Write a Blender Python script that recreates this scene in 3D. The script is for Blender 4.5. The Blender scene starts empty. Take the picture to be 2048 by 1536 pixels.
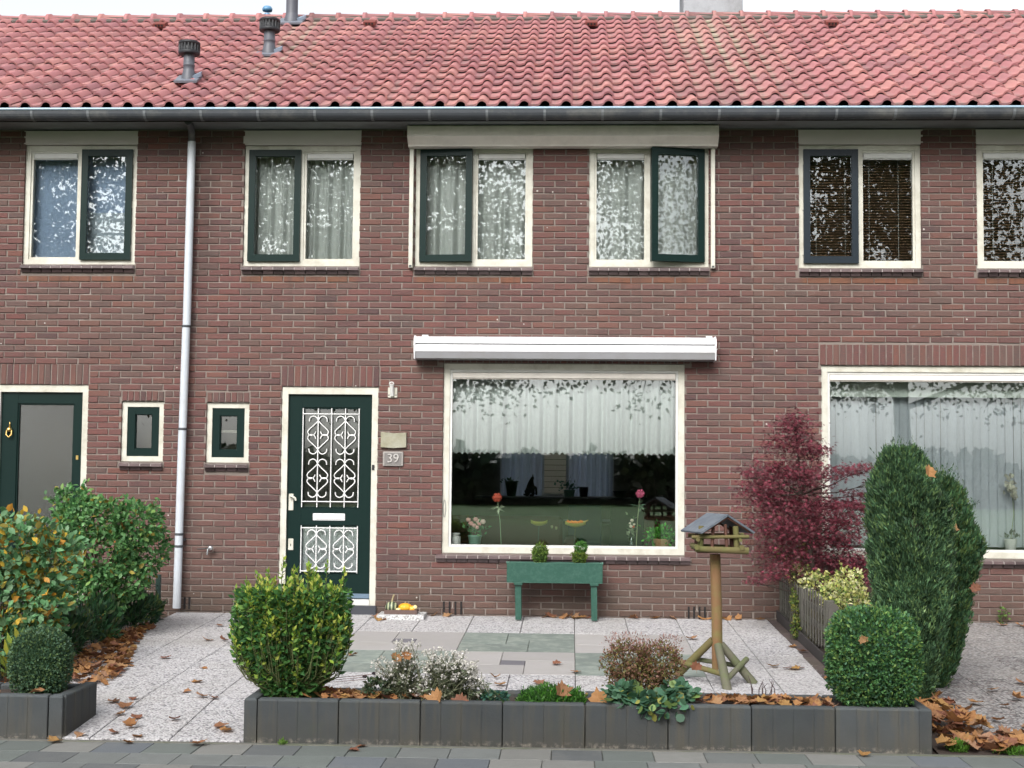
import bpy, math, random
import numpy as np
from mathutils import Vector, Matrix, noise

R = math.radians
sc = bpy.context.scene
COL = sc.collection

# ------------------------------------------------------------------ camera, sky, sun, exposure
cam_data = bpy.data.cameras.new('camera')
cam = bpy.data.objects.new('camera', cam_data)
COL.objects.link(cam)
yaw, pit, rol = .0425, .0626, .0087
fwd = Vector((-math.sin(yaw) * math.cos(pit), math.cos(yaw) * math.cos(pit), math.sin(pit)))
rgt = Vector((math.cos(yaw), math.sin(yaw), 0))
upv = rgt.cross(fwd)
rr = rgt * math.cos(rol) + upv * math.sin(rol)
uu = -rgt * math.sin(rol) + upv * math.cos(rol)
m = Matrix((rr, uu, -fwd)).transposed().to_4x4()
m.translation = Vector((.6415, -14.0081, 1.4323))
cam.matrix_world = m
cam_data.sensor_fit = 'HORIZONTAL'
cam_data.sensor_width = 36.0
cam_data.lens = 2800.0 / 2048.0 * 36.0
cam_data.clip_start = .1
cam_data.clip_end = 1500
sc.camera = cam

SUN_EL, SUN_ROT = R(39), R(196)
world = bpy.data.worlds.new('World')
sc.world = world
world.use_nodes = True
wn = world.node_tree
for n in list(wn.nodes): wn.nodes.remove(n)
sky = wn.nodes.new('ShaderNodeTexSky'); sky.sky_type = 'NISHITA'
sky.sun_disc = False; sky.sun_elevation = SUN_EL; sky.sun_rotation = SUN_ROT
sky.air_density = 1.0; sky.dust_density = 4.0; sky.ozone_density = 1.0
hs = wn.nodes.new('ShaderNodeHueSaturation'); hs.inputs['Saturation'].default_value = .18
bg = wn.nodes.new('ShaderNodeBackground'); bg.inputs['Strength'].default_value = .15
wo = wn.nodes.new('ShaderNodeOutputWorld')
wn.links.new(sky.outputs[0], hs.inputs['Color']); wn.links.new(hs.outputs[0], bg.inputs['Color']); wn.links.new(bg.outputs[0], wo.inputs[0])

sun_d = bpy.data.lights.new('sun', 'SUN'); sun_d.energy = 1.15; sun_d.angle = R(30); sun_d.color = (1, .97, .93)
sun = bpy.data.objects.new('sun', sun_d); COL.objects.link(sun)
# sun direction: rotation measured like the sky texture (0 = +Y, clockwise seen from above)
sd = Vector((math.sin(SUN_ROT) * math.cos(SUN_EL), math.cos(SUN_ROT) * math.cos(SUN_EL), math.sin(SUN_EL)))
sun.rotation_euler = sd.to_track_quat('Z', 'Y').to_euler()
sun.location = sd * 30
sc.view_settings.view_transform = 'Standard'
sc.view_settings.look = 'None'
sc.view_settings.gamma = 1
sc.view_settings.use_curve_mapping = False
sc.view_settings.exposure = 0.95
sc.cycles.max_bounces = 8
sc.cycles.diffuse_bounces = 4
sc.cycles.glossy_bounces = 4
sc.cycles.transparent_max_bounces = 16
sc.cycles.caustics_reflective = False
sc.cycles.caustics_refractive = False

# ------------------------------------------------------------------ materials
MATS = {}
def _nt(name):
    m = bpy.data.materials.new(name); m.use_nodes = True
    nt = m.node_tree
    for n in list(nt.nodes): nt.nodes.remove(n)
    out = nt.nodes.new('ShaderNodeOutputMaterial')
    return m, nt, out
def N(nt, t, **kw):
    n = nt.nodes.new(t)
    for k, v in kw.items():
        if hasattr(n, k): setattr(n, k, v)
    return n
def setin(n, **kw):
    for k, v in kw.items():
        n.inputs[k.replace('_', ' ')].default_value = v
    return n
def mathn(nt, op, a, b=None, c=None, clamp=False):
    n = nt.nodes.new('ShaderNodeMath'); n.operation = op; n.use_clamp = clamp
    for i, v in enumerate((a, b, c)):
        if v is None: continue
        if isinstance(v, (int, float)): n.inputs[i].default_value = v
        else: nt.links.new(v, n.inputs[i])
    return n.outputs[0]
def mixc(nt, fac, a, b, blend='MIX'):
    n = nt.nodes.new('ShaderNodeMix'); n.data_type = 'RGBA'; n.blend_type = blend
    for i, v in ((0, fac), (6, a), (7, b)):
        if isinstance(v, (int, float)): n.inputs[i].default_value = v
        elif isinstance(v, tuple): n.inputs[i].default_value = (*v, 1) if len(v) == 3 else v
        else: nt.links.new(v, n.inputs[i])
    return n.outputs[2]
def ramp(nt, fac, stops, interp='LINEAR'):
    n = nt.nodes.new('ShaderNodeValToRGB'); cr = n.color_ramp; cr.interpolation = interp
    while len(cr.elements) < len(stops): cr.elements.new(.5)
    for e, (p, c) in zip(cr.elements, stops):
        e.position = p; e.color = (*c, 1) if len(c) == 3 else c
    nt.links.new(fac, n.inputs[0]); return n.outputs[0]
def noise_tex(nt, scale, vec=None, detail=4, rough=.55, dim='3D'):
    n = nt.nodes.new('ShaderNodeTexNoise'); n.noise_dimensions = dim
    n.inputs['Scale'].default_value = scale; n.inputs['Detail'].default_value = detail; n.inputs['Roughness'].default_value = rough
    if vec is not None: nt.links.new(vec, n.inputs['Vector'])
    return n.outputs['Fac']
def pos(nt):
    return nt.nodes.new('ShaderNodeNewGeometry').outputs['Position']
def rnd(nt):
    g = nt.nodes.new('ShaderNodeNewGeometry'); o = nt.nodes.new('ShaderNodeObjectInfo')
    return mathn(nt, 'FRACT', mathn(nt, 'ADD', g.outputs['Random Per Island'], o.outputs['Random']))
def bumpn(nt, h, strength, dist=.01):
    b = nt.nodes.new('ShaderNodeBump'); b.inputs['Strength'].default_value = strength; b.inputs['Distance'].default_value = dist
    nt.links.new(h, b.inputs['Height']); return b.outputs[0]
def scaled(nt, vec, s):
    n = nt.nodes.new('ShaderNodeVectorMath'); n.operation = 'MULTIPLY'; n.inputs[1].default_value = s
    nt.links.new(vec, n.inputs[0]); return n.outputs[0]
def pbsdf(nt, out, color, rough=.6, normal=None, metal=0, spec=.5):
    p = nt.nodes.new('ShaderNodeBsdfPrincipled')
    if isinstance(color, tuple): p.inputs['Base Color'].default_value = (*color, 1)
    else: nt.links.new(color, p.inputs['Base Color'])
    if isinstance(rough, (int, float)): p.inputs['Roughness'].default_value = rough
    else: nt.links.new(rough, p.inputs['Roughness'])
    p.inputs['Metallic'].default_value = metal
    p.inputs['Specular IOR Level'].default_value = spec
    if normal is not None: nt.links.new(normal, p.inputs['Normal'])
    if out is not None: nt.links.new(p.outputs[0], out.inputs['Surface'])
    return p

def mat(name, c, c2=None, scale=6, rough=.6, bump=.15, bscale=80, metal=0, vary=0.0, spec=.5, dirt=None, dirt_amt=.5, dscale=3, stretch=None):
    """plain painted / cast / sawn material: two tones mixed by noise, fine relief, optional stains and per-piece variation"""
    if name in MATS: return MATS[name]
    m, nt, out = _nt(name)
    p = pos(nt)
    v = scaled(nt, p, stretch) if stretch else p
    c2 = c2 or tuple(x * .82 for x in c)
    col = mixc(nt, noise_tex(nt, scale, v, 5, .6), c, c2)
    if vary:
        r = rnd(nt)
        hs = nt.nodes.new('ShaderNodeHueSaturation')
        nt.links.new(mathn(nt, 'ADD', mathn(nt, 'MULTIPLY', r, 2 * vary), 1 - vary), hs.inputs['Value'])
        nt.links.new(col, hs.inputs['Color']); col = hs.outputs[0]
    if dirt:
        d = noise_tex(nt, dscale, p, 6, .7)
        d = mathn(nt, 'MULTIPLY', mathn(nt, 'SUBTRACT', d, .45, clamp=True), 5 * dirt_amt, clamp=True)
        col = mixc(nt, d, col, dirt)
    nrm = bumpn(nt, noise_tex(nt, bscale, v, 3), bump, .004) if bump else None
    pbsdf(nt, out, col, rough, nrm, metal, spec)
    MATS[name] = m
    return m

# bricks: hand-formed, mauve-brown with red and grey ones, sooty and washed zones on the wall
def brick_mat():
    m, nt, out = _nt('brick_clay')
    r = rnd(nt); p = pos(nt)
    base = ramp(nt, r, [(0, (.076, .047, .048)), (.13, (.112, .056, .053)), (.3, (.138, .060, .055)), (.42, (.116, .065, .060)),
                        (.55, (.146, .058, .052)), (.66, (.106, .070, .064)), (.78, (.156, .066, .052)), (.88, (.124, .072, .062)), (1, (.088, .064, .060))])
    mott = noise_tex(nt, 38, p, 5, .7)
    base = mixc(nt, mathn(nt, 'MULTIPLY', mathn(nt, 'SUBTRACT', mott, .42, clamp=True), 2.2, clamp=True), base, (.098, .068, .061))
    streak = noise_tex(nt, 20, scaled(nt, p, (1.2, 1, 7)), 4, .6)
    base = mixc(nt, mathn(nt, 'MULTIPLY', mathn(nt, 'SUBTRACT', streak, .5, clamp=True), 3.0, clamp=True), base, (.175, .072, .060))
    # weathering over whole zones of the wall: damp greyish and brownish
    big = noise_tex(nt, .85, p, 3, .6)
    z1 = mathn(nt, 'MULTIPLY', mathn(nt, 'SUBTRACT', big, .47, clamp=True), 3.5, clamp=True)
    base = mixc(nt, mathn(nt, 'MULTIPLY', z1, .7), base, (.112, .073, .060))
    big2 = noise_tex(nt, 2.3, scaled(nt, p, (1, 1, .6)), 4, .6)
    base = mixc(nt, mathn(nt, 'MULTIPLY', mathn(nt, 'SUBTRACT', big2, .56, clamp=True), 3.0, clamp=True), base, (.060, .043, .043))
    # green-brown damp near the ground
    sx = nt.nodes.new('ShaderNodeSeparateXYZ'); nt.links.new(p, sx.inputs[0])
    low = mathn(nt, 'MULTIPLY', mathn(nt, 'SUBTRACT', 1.0, mathn(nt, 'MULTIPLY', sx.outputs[2], 1.6), clamp=True), mathn(nt, 'MULTIPLY', noise_tex(nt, 3, p, 3), 1.5))
    base = mixc(nt, low, base, (.085, .064, .050))
    zz = sx.outputs[2]; xx = sx.outputs[0]
    st = mathn(nt, 'SUBTRACT', 1.0, mathn(nt, 'DIVIDE', mathn(nt, 'ABSOLUTE', mathn(nt, 'SUBTRACT', mathn(nt, 'ADD', xx, mathn(nt, 'MULTIPLY', noise_tex(nt, 2.5, p, 3), .12)), -3.03)), .16), clamp=True)
    st = mathn(nt, 'MULTIPLY', st, mathn(nt, 'MULTIPLY', mathn(nt, 'SUBTRACT', zz, 3.1, clamp=True), mathn(nt, 'MULTIPLY', mathn(nt, 'SUBTRACT', 4.55, zz, clamp=True), 6.0, clamp=True)), clamp=True)
    base = mixc(nt, mathn(nt, 'MULTIPLY', st, .75), base, (.050, .032, .028))
    lm = mathn(nt, 'MULTIPLY', mathn(nt, 'MULTIPLY', mathn(nt, 'SUBTRACT', xx, 1.6, clamp=True), mathn(nt, 'SUBTRACT', zz, 1.7, clamp=True)), mathn(nt, 'MULTIPLY', mathn(nt, 'SUBTRACT', noise_tex(nt, 9, p, 6, .75), .60, clamp=True), 6.0, clamp=True), clamp=True)
    base = mixc(nt, mathn(nt, 'MULTIPLY', lm, .55), base, (.33, .30, .28))
    # rain-washed rusty band and dark runs under the sills
    us = None
    for (xc, hw_) in ((-4.40, .62), (-2.11, .62), (-.36, .62), (1.41, .62), (3.52, .63), (5.27, .63)):
        b_ = mathn(nt, 'MULTIPLY', mathn(nt, 'SUBTRACT', hw_, mathn(nt, 'ABSOLUTE', mathn(nt, 'SUBTRACT', xx, xc)), clamp=True), 12.0, clamp=True)
        us = b_ if us is None else mathn(nt, 'MAXIMUM', us, b_)
    rz = mathn(nt, 'MULTIPLY', mathn(nt, 'MULTIPLY', mathn(nt, 'SUBTRACT', zz, 3.31, clamp=True), 30.0, clamp=True), mathn(nt, 'MULTIPLY', mathn(nt, 'SUBTRACT', 3.44, zz, clamp=True), 30.0, clamp=True))
    base = mixc(nt, mathn(nt, 'MULTIPLY', mathn(nt, 'MULTIPLY', us, rz), mathn(nt, 'MULTIPLY', noise_tex(nt, 4, p, 3), 1.1), clamp=True), base, (.185, .078, .040))
    run = noise_tex(nt, 11, scaled(nt, p, (1, 1, .06)), 4, .6)
    rm = mathn(nt, 'MULTIPLY', mathn(nt, 'SUBTRACT', zz, 2.75, clamp=True), mathn(nt, 'MULTIPLY', mathn(nt, 'SUBTRACT', 3.5, zz, clamp=True), 8.0, clamp=True), clamp=True)
    base = mixc(nt, mathn(nt, 'MULTIPLY', mathn(nt, 'MULTIPLY', us, rm), mathn(nt, 'MULTIPLY', mathn(nt, 'SUBTRACT', run, .50, clamp=True), 4.0, clamp=True), clamp=True), base, (.060, .042, .038))
    # white lime specks
    v = nt.nodes.new('ShaderNodeTexVoronoi'); v.inputs['Scale'].default_value = 5.5; nt.links.new(p, v.inputs['Vector'])
    sp = mathn(nt, 'LESS_THAN', v.outputs['Distance'], mathn(nt, 'MULTIPLY', noise_tex(nt, 2, p, 2), .085))
    base = mixc(nt, mathn(nt, 'MULTIPLY', sp, .8), base, (.55, .52, .48))
    pit = mathn(nt, 'MULTIPLY', mathn(nt, 'SUBTRACT', noise_tex(nt, 75, scaled(nt, p, (.5, 1, 1.4)), 3, .6), .60, clamp=True), 6.0, clamp=True)
    base = mixc(nt, mathn(nt, 'MULTIPLY', pit, .6), base, (.040, .026, .026))
    h = mathn(nt, 'ADD', mathn(nt, 'MULTIPLY', noise_tex(nt, 55, p, 6, .65), .7), mathn(nt, 'MULTIPLY', streak, .6))
    pbsdf(nt, out, base, .85, bumpn(nt, h, .75, .008), 0, .3)
    return m
def mortar_mat():
    m, nt, out = _nt('mortar')
    p = pos(nt)
    col = mixc(nt, noise_tex(nt, 2.2, p, 5, .65), (.255, .215, .19), (.155, .13, .115))
    col = mixc(nt, mathn(nt, 'MULTIPLY', mathn(nt, 'SUBTRACT', noise_tex(nt, 7, p, 4), .6, clamp=True), 4, clamp=True), col, (.40, .37, .34))
    pbsdf(nt, out, col, .95, bumpn(nt, noise_tex(nt, 90, p, 4), .5, .004), 0, .2)
    return m
def tile_mat():
    m, nt, out = _nt('clay_roof_tile')
    r = rnd(nt); p = pos(nt)
    base = ramp(nt, r, [(0, (.275, .118, .122)), (.2, (.36, .160, .162)), (.45, (.31, .132, .140)), (.65, (.39, .185, .172)), (.85, (.33, .150, .158)), (1, (.25, .115, .125))])
    a = nt.nodes.new('ShaderNodeAttribute'); a.attribute_name = 'pan'
    ns = noise_tex(nt, 7, p, 5, .65)
    g = mathn(nt, 'MULTIPLY', a.outputs['Fac'], mathn(nt, 'MULTIPLY', mathn(nt, 'SUBTRACT', ns, .40, clamp=True), 3.6, clamp=True))
    big = noise_tex(nt, .8, p, 2)
    g = mathn(nt, 'MULTIPLY', g, mathn(nt, 'ADD', .45, big), clamp=True)
    base = mixc(nt, mathn(nt, 'MULTIPLY', g, .9), base, (.17, .135, .125))
    base = mixc(nt, mathn(nt, 'MULTIPLY', mathn(nt, 'SUBTRACT', noise_tex(nt, 3.2, scaled(nt, p, (1, .5, .5)), 6, .75), .52, clamp=True), 3.0, clamp=True), base, (.20, .115, .105))
    # pale moss and lime below the chimney and below the vent flue
    sx = nt.nodes.new('ShaderNodeSeparateXYZ'); nt.links.new(p, sx.inputs[0])
    def band(x0, w):
        return mathn(nt, 'SUBTRACT', 1.0, mathn(nt, 'DIVIDE', mathn(nt, 'ABSOLUTE', mathn(nt, 'SUBTRACT', sx.outputs[0], x0)), w), clamp=True)
    bnd = mathn(nt, 'MAXIMUM', band(2.35, .85), mathn(nt, 'MULTIPLY', band(-2.7, .5), .7))
    hgt = mathn(nt, 'SUBTRACT', mathn(nt, 'MULTIPLY', sx.outputs[2], .6), 2.9, clamp=True)
    ms = mathn(nt, 'MULTIPLY', mathn(nt, 'MULTIPLY', bnd, mathn(nt, 'ADD', hgt, .15)), mathn(nt, 'MULTIPLY', mathn(nt, 'SUBTRACT', noise_tex(nt, 13, p, 5, .7), .35, clamp=True), 4, clamp=True), clamp=True)
    ms = mathn(nt, 'MULTIPLY', ms, mathn(nt, 'ADD', a.outputs['Fac'], .25), clamp=True)
    base = mixc(nt, ms, base, (.30, .29, .22))
    # orange algae flecks
    base = mixc(nt, mathn(nt, 'MULTIPLY', mathn(nt, 'SUBTRACT', noise_tex(nt, 30, p, 4), .60, clamp=True), 3.5, clamp=True), base, (.46, .21, .11))
    pbsdf(nt, out, base, .8, bumpn(nt, noise_tex(nt, 60, p, 4), .35, .005), 0, .3)
    return m
def gravel_slab_mat(name, white, dark, mix=.5, scale=60, warm=(.40, .38, .38)):
    m, nt, out = _nt(name)
    p = pos(nt)
    v = nt.nodes.new('ShaderNodeTexVoronoi'); v.inputs['Scale'].default_value = scale; nt.links.new(p, v.inputs['Vector'])
    sep = nt.nodes.new('ShaderNodeSeparateColor'); nt.links.new(v.outputs['Color'], sep.inputs[0])
    c = ramp(nt, sep.outputs[0], [(0, dark), (.22, warm), (.40, white), (1, tuple(min(1, x * 1.12) for x in white))])
    gap = mathn(nt, 'MULTIPLY', mathn(nt, 'SUBTRACT', v.outputs['Distance'], .42, clamp=True), 4.0, clamp=True)
    c = mixc(nt, mathn(nt, 'MULTIPLY', gap, mix), c, dark)
    r = rnd(nt)
    c = mixc(nt, mathn(nt, 'MULTIPLY', r, .25), c, (.42, .40, .38))
    big = noise_tex(nt, 1.3, p, 5, .65)
    c = mixc(nt, mathn(nt, 'MULTIPLY', mathn(nt, 'SUBTRACT', big, .5, clamp=True), 1.6, clamp=True), c, (.30, .28, .25))
    pbsdf(nt, out, c, .75, bumpn(nt, mathn(nt, 'SUBTRACT', 1.0, v.outputs['Distance']), .8, .01), 0, .4)
    return m
def leaf_mat(name='leaf', rough=.5, trans=.32, spec=.3):
    if name in MATS: return MATS[name]
    m, nt, out = _nt(name)
    a = nt.nodes.new('ShaderNodeAttribute'); a.attribute_name = 'Col'
    r = rnd(nt)
    hs = nt.nodes.new('ShaderNodeHueSaturation')
    nt.links.new(mathn(nt, 'ADD', mathn(nt, 'MULTIPLY', r, .5), .75), hs.inputs['Value']); nt.links.new(a.outputs['Color'], hs.inputs['Color'])
    p = pbsdf(nt, None, hs.outputs[0], rough, None, 0, spec)
    t = nt.nodes.new('ShaderNodeBsdfTranslucent'); nt.links.new(hs.outputs[0], t.inputs[0])
    mx = nt.nodes.new('ShaderNodeMixShader'); mx.inputs[0].default_value = trans
    nt.links.new(p.outputs[0], mx.inputs[1]); nt.links.new(t.outputs[0], mx.inputs[2]); nt.links.new(mx.outputs[0], out.inputs[0])
    MATS[name] = m
    return m
def leafcol_mat(name, c, c2, rough=.7):
    """dry fallen leaf: colour varies with the piece"""
    if name in MATS: return MATS[name]
    m, nt, out = _nt(name)
    r = rnd(nt)
    col = ramp(nt, r, [(0, c), (.3, c2), (.45, (.33, .18, .09)), (.6, (.19, .080, .055)), (.72, (.34, .21, .14)), (.86, (.40, .25, .08)), (.95, (.16, .07, .05)), (1, (.13, .05, .035))])
    col = mixc(nt, mathn(nt, 'MULTIPLY', noise_tex(nt, 45, pos(nt), 4), .6), col, (.20, .075, .03))
    p = pbsdf(nt, None, col, rough, None, 0, .3)
    t = nt.nodes.new('ShaderNodeBsdfTranslucent'); nt.links.new(col, t.inputs[0])
    mx = nt.nodes.new('ShaderNodeMixShader'); mx.inputs[0].default_value = .2
    nt.links.new(p.outputs[0], mx.inputs[1]); nt.links.new(t.outputs[0], mx.inputs[2]); nt.links.new(mx.outputs[0], out.inputs[0])
    MATS[name] = m
    return m
def glass_mat(name, base=.07, gain=1.6, tint=(.96, .985, .975), rough=0.0, frost=0.0):
    m, nt, out = _nt(name)
    tr = nt.nodes.new('ShaderNodeBsdfTransparent'); tr.inputs[0].default_value = (*tint, 1)
    gl = nt.nodes.new('ShaderNodeBsdfGlossy'); gl.inputs['Roughness'].default_value = rough; gl.inputs[0].default_value = (.93, .97, 1, 1)
    n = bumpn(nt, noise_tex(nt, 1.6, pos(nt), 2), .012, .02); nt.links.new(n, gl.inputs['Normal'])
    fr = nt.nodes.new('ShaderNodeFresnel'); fr.inputs[0].default_value = 1.5
    f = mathn(nt, 'ADD', mathn(nt, 'MULTIPLY', fr.outputs[0], gain), base, clamp=True)
    mx = nt.nodes.new('ShaderNodeMixShader'); nt.links.new(f, mx.inputs[0]); nt.links.new(tr.outputs[0], mx.inputs[1]); nt.links.new(gl.outputs[0], mx.inputs[2])
    nt.links.new(mx.outputs[0], out.inputs[0])
    return m
def net_mat(name, c, opacity=.8):
    m, nt, out = _nt(name)
    d = nt.nodes.new('ShaderNodeBsdfDiffuse'); d.inputs[0].default_value = (*c, 1)
    t = nt.nodes.new('ShaderNodeBsdfTranslucent'); t.inputs[0].default_value = (*c, 1)
    a = nt.nodes.new('ShaderNodeMixShader'); a.inputs[0].default_value = .25
    nt.links.new(d.outputs[0], a.inputs[1]); nt.links.new(t.outputs[0], a.inputs[2])
    tr = nt.nodes.new('ShaderNodeBsdfTransparent')
    mx = nt.nodes.new('ShaderNodeMixShader')
    f = mathn(nt, 'ADD', opacity - .12, mathn(nt, 'MULTIPLY', noise_tex(nt, 60, scaled(nt, pos(nt), (1, 1, .3)), 3), .25), clamp=True)
    nt.links.new(f, mx.inputs[0]); nt.links.new(tr.outputs[0], mx.inputs[1]); nt.links.new(a.outputs[0], mx.inputs[2])
    nt.links.new(mx.outputs[0], out.inputs[0])
    return m

M_BRICK, M_MORTAR, M_TILE = brick_mat(), mortar_mat(), tile_mat()
M_CREAM = mat('cream_paint', (.60, .59, .52), (.54, .53, .46), rough=.35, bump=.05, scale=2, dirt=(.36, .33, .26), dirt_amt=.55, dscale=5)
M_WHITEP = mat('white_paint', (.64, .64, .62), rough=.35, bump=.03, c2=(.58, .58, .56), dirt=(.5, .48, .44), dirt_amt=.3)
M_GREEN = mat('dark_green_paint', (.0018, .013, .0115), (.0028, .0165, .014), rough=.38, bump=.03, spec=.2)
M_GREYBLUE = mat('grey_blue_paint', (.016, .024, .033), (.013, .020, .027), rough=.35, bump=.03, spec=.25)
M_PANEL = mat('grey_green_panel', (.62, .57, .55), (.56, .52, .50), rough=.6, bump=.05)
M_SOFFIT = mat('grey_soffit', (.19, .21, .21), (.15, .165, .165), rough=.6, bump=.05, dirt=(.10, .10, .09))
M_ZINC = mat('zinc', (.066, .072, .082), (.045, .05, .058), rough=.6, bump=.1, metal=0, spec=.3, dirt=(.16, .16, .15), dirt_amt=.6)
M_ZINC_LIGHT = mat('bright_zinc_rim', (.34, .46, .56), (.28, .38, .47), rough=.4, bump=.05, metal=.1)
M_PIPE = mat('pale_grey_pvc', (.52, .56, .61), (.47, .51, .56), rough=.4, bump=.03, dirt=(.40, .38, .34), dirt_amt=.4)
M_ALU = mat('white_aluminium', (.72, .72, .74), (.67, .67, .69), rough=.3, bump=.02, dirt=(.6, .58, .55), dirt_amt=.25)
M_BEIGE = mat('beige_aluminium', (.76, .71, .65), (.70, .66, .60), rough=.4, bump=.02, dirt=(.40, .37, .32), dirt_amt=.3)
M_GLAZED = mat('glazed_sill_tile', (.12, .085, .085), (.085, .060, .062), rough=.3, bump=.15, vary=.35)
M_GLASS = glass_mat('window_glass', base=.025, gain=1.5)
M_GLASS_DOORLOW = glass_mat('lower_door_glass', base=.02, gain=1.2)
M_GLASS_DARK = glass_mat('door_glass', base=.02, gain=1.0, tint=(.82, .83, .80))
M_NET = net_mat('net_curtain', (.80, .82, .80), .95)
M_NET2 = net_mat('lace_curtain', (.72, .77, .75), .94)
M_NETBLUE = net_mat('blue_white_net', (.76, .84, 1.0), .88)
M_SLAB = gravel_slab_mat('washed_gravel_slab', (.53, .52, .53), (.13, .13, .145), .45, 62)
M_SLAB_GREY = gravel_slab_mat('coarse_grey_gravel', (.29, .28, .275), (.055, .052, .055), .8, 45, warm=(.22, .18, .17))
M_PINK = mat('pinkish_slab', (.355, .338, .332), (.30, .287, .282), scale=9, rough=.8, bump=.3, vary=.08, dirt=(.30, .29, .26), dirt_amt=.4)
M_SLABGREEN = mat('green_slab', (.185, .215, .195), (.15, .178, .163), scale=9, rough=.8, bump=.3, vary=.14, dirt=(.33, .36, .31), dirt_amt=.5, dscale=8)
M_SLABDARK = mat('dark_insert', (.15, .145, .16), (.11, .105, .12), scale=9, rough=.8, bump=.3, vary=.2)
def kerb_mat():
    m, nt, out = _nt('weathered_anthracite'); p = pos(nt); r = rnd(nt)
    c = mixc(nt, noise_tex(nt, 5, p, 5, .6), (.062, .069, .072), (.034, .039, .042))
    st = noise_tex(nt, 16, scaled(nt, p, (1, 1, .10)), 4, .6)
    c = mixc(nt, mathn(nt, 'MULTIPLY', mathn(nt, 'SUBTRACT', st, .48, clamp=True), 3.0, clamp=True), c, (.076, .070, .054))
    sx = nt.nodes.new('ShaderNodeSeparateXYZ'); nt.links.new(p, sx.inputs[0])
    low = mathn(nt, 'MULTIPLY', mathn(nt, 'SUBTRACT', -.03, sx.outputs[2], clamp=True), 5.0, clamp=True)
    c = mixc(nt, mathn(nt, 'MULTIPLY', low, mathn(nt, 'MULTIPLY', noise_tex(nt, 2.3, p, 4, .6), .9)), c, (.062, .054, .040))
    g2 = mathn(nt, 'MULTIPLY', mathn(nt, 'SUBTRACT', noise_tex(nt, 1.7, p, 5, .7), .55, clamp=True), 3.0, clamp=True)
    c = mixc(nt, mathn(nt, 'MULTIPLY', g2, .6), c, (.045, .060, .030))
    bt = mathn(nt, 'MULTIPLY', mathn(nt, 'SUBTRACT', -.195, sx.outputs[2], clamp=True), 40.0, clamp=True)
    c = mixc(nt, mathn(nt, 'MULTIPLY', bt, mathn(nt, 'MULTIPLY', mathn(nt, 'SUBTRACT', noise_tex(nt, 24, p, 5, .7), .48, clamp=True), 5.0, clamp=True)), c, (.20, .18, .15))
    tp_ = mathn(nt, 'MULTIPLY', mathn(nt, 'SUBTRACT', sx.outputs[2], .016, clamp=True), 50.0, clamp=True)
    c = mixc(nt, mathn(nt, 'MULTIPLY', tp_, .5), c, (.085, .098, .105))
    hs = nt.nodes.new('ShaderNodeHueSaturation'); nt.links.new(mathn(nt, 'ADD', mathn(nt, 'MULTIPLY', r, .35), .85), hs.inputs['Value']); nt.links.new(c, hs.inputs['Color'])
    pbsdf(nt, out, hs.outputs[0], .75, bumpn(nt, mathn(nt, 'ADD', noise_tex(nt, 70, p, 4), mathn(nt, 'MULTIPLY', st, .8)), .45, .004), 0, .3); return m
M_KERB = kerb_mat()
M_KERB_OLD = mat('anthracite_concrete', (.042, .048, .050), (.031, .035, .037), scale=4, rough=.75, bump=.4, vary=.14, dirt=(.052, .046, .030), dirt_amt=.7, dscale=2.2)
M_SOIL = mat('dark_soil', (.055, .038, .030), (.030, .022, .018), scale=20, rough=.95, bump=1.0, bscale=35)
M_LAWN = mat('lawn_green', (.075, .23, .030), (.070, .085, .028), scale=.22, rough=.9, bump=.6, bscale=20)
M_ASPHALT = mat('asphalt', (.052, .052, .054), (.04, .04, .042), rough=.9, bump=.6)
M_DARKROOM = mat('dim_room_wall', (.34, .31, .27), rough=.9, bump=0)
M_FLOORWOOD = mat('brown_floor', (.10, .065, .045), rough=.6, bump=0)
M_LEAF = leaf_mat()
M_BARK = mat('bark', (.10, .075, .055), (.05, .038, .03), scale=14, rough=.9, bump=.9, bscale=30)
M_DRY = leafcol_mat('dry_leaf', (.31, .145, .055), (.42, .23, .09))

# ------------------------------------------------------------------ mesh helpers
WL = {}
def reg(o, loc=(0, 0, 0)):
    WL[o.name] = Vector(loc)
def adopt(o, parent):
    if parent is None: return
    o.parent = parent
    o.matrix_parent_inverse = Matrix.Translation(-WL.get(parent.name, Vector((0, 0, 0))))
def tag(o, label=None, cat=None, group=None, kind=None):
    if label: o['label'] = label
    if cat: o['category'] = cat
    if group: o['group'] = group
    if kind: o['kind'] = kind
    return o
def thing(name, label, cat, loc=(0, 0, 0), group=None):
    o = bpy.data.objects.new(name, None); COL.objects.link(o); o.location = loc; o.empty_display_size = .1
    reg(o, loc); return tag(o, label, cat, group)
def mesh_obj(name, me, parent=None, material=None, loc=None, rot=None, scale=None):
    o = bpy.data.objects.new(name, me); COL.objects.link(o)
    if material is not None and not me.materials: me.materials.append(material)
    if loc is not None: o.location = loc
    if rot is not None: o.rotation_euler = rot
    if scale is not None: o.scale = scale
    reg(o, loc or (0, 0, 0)); adopt(o, parent); return o

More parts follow.
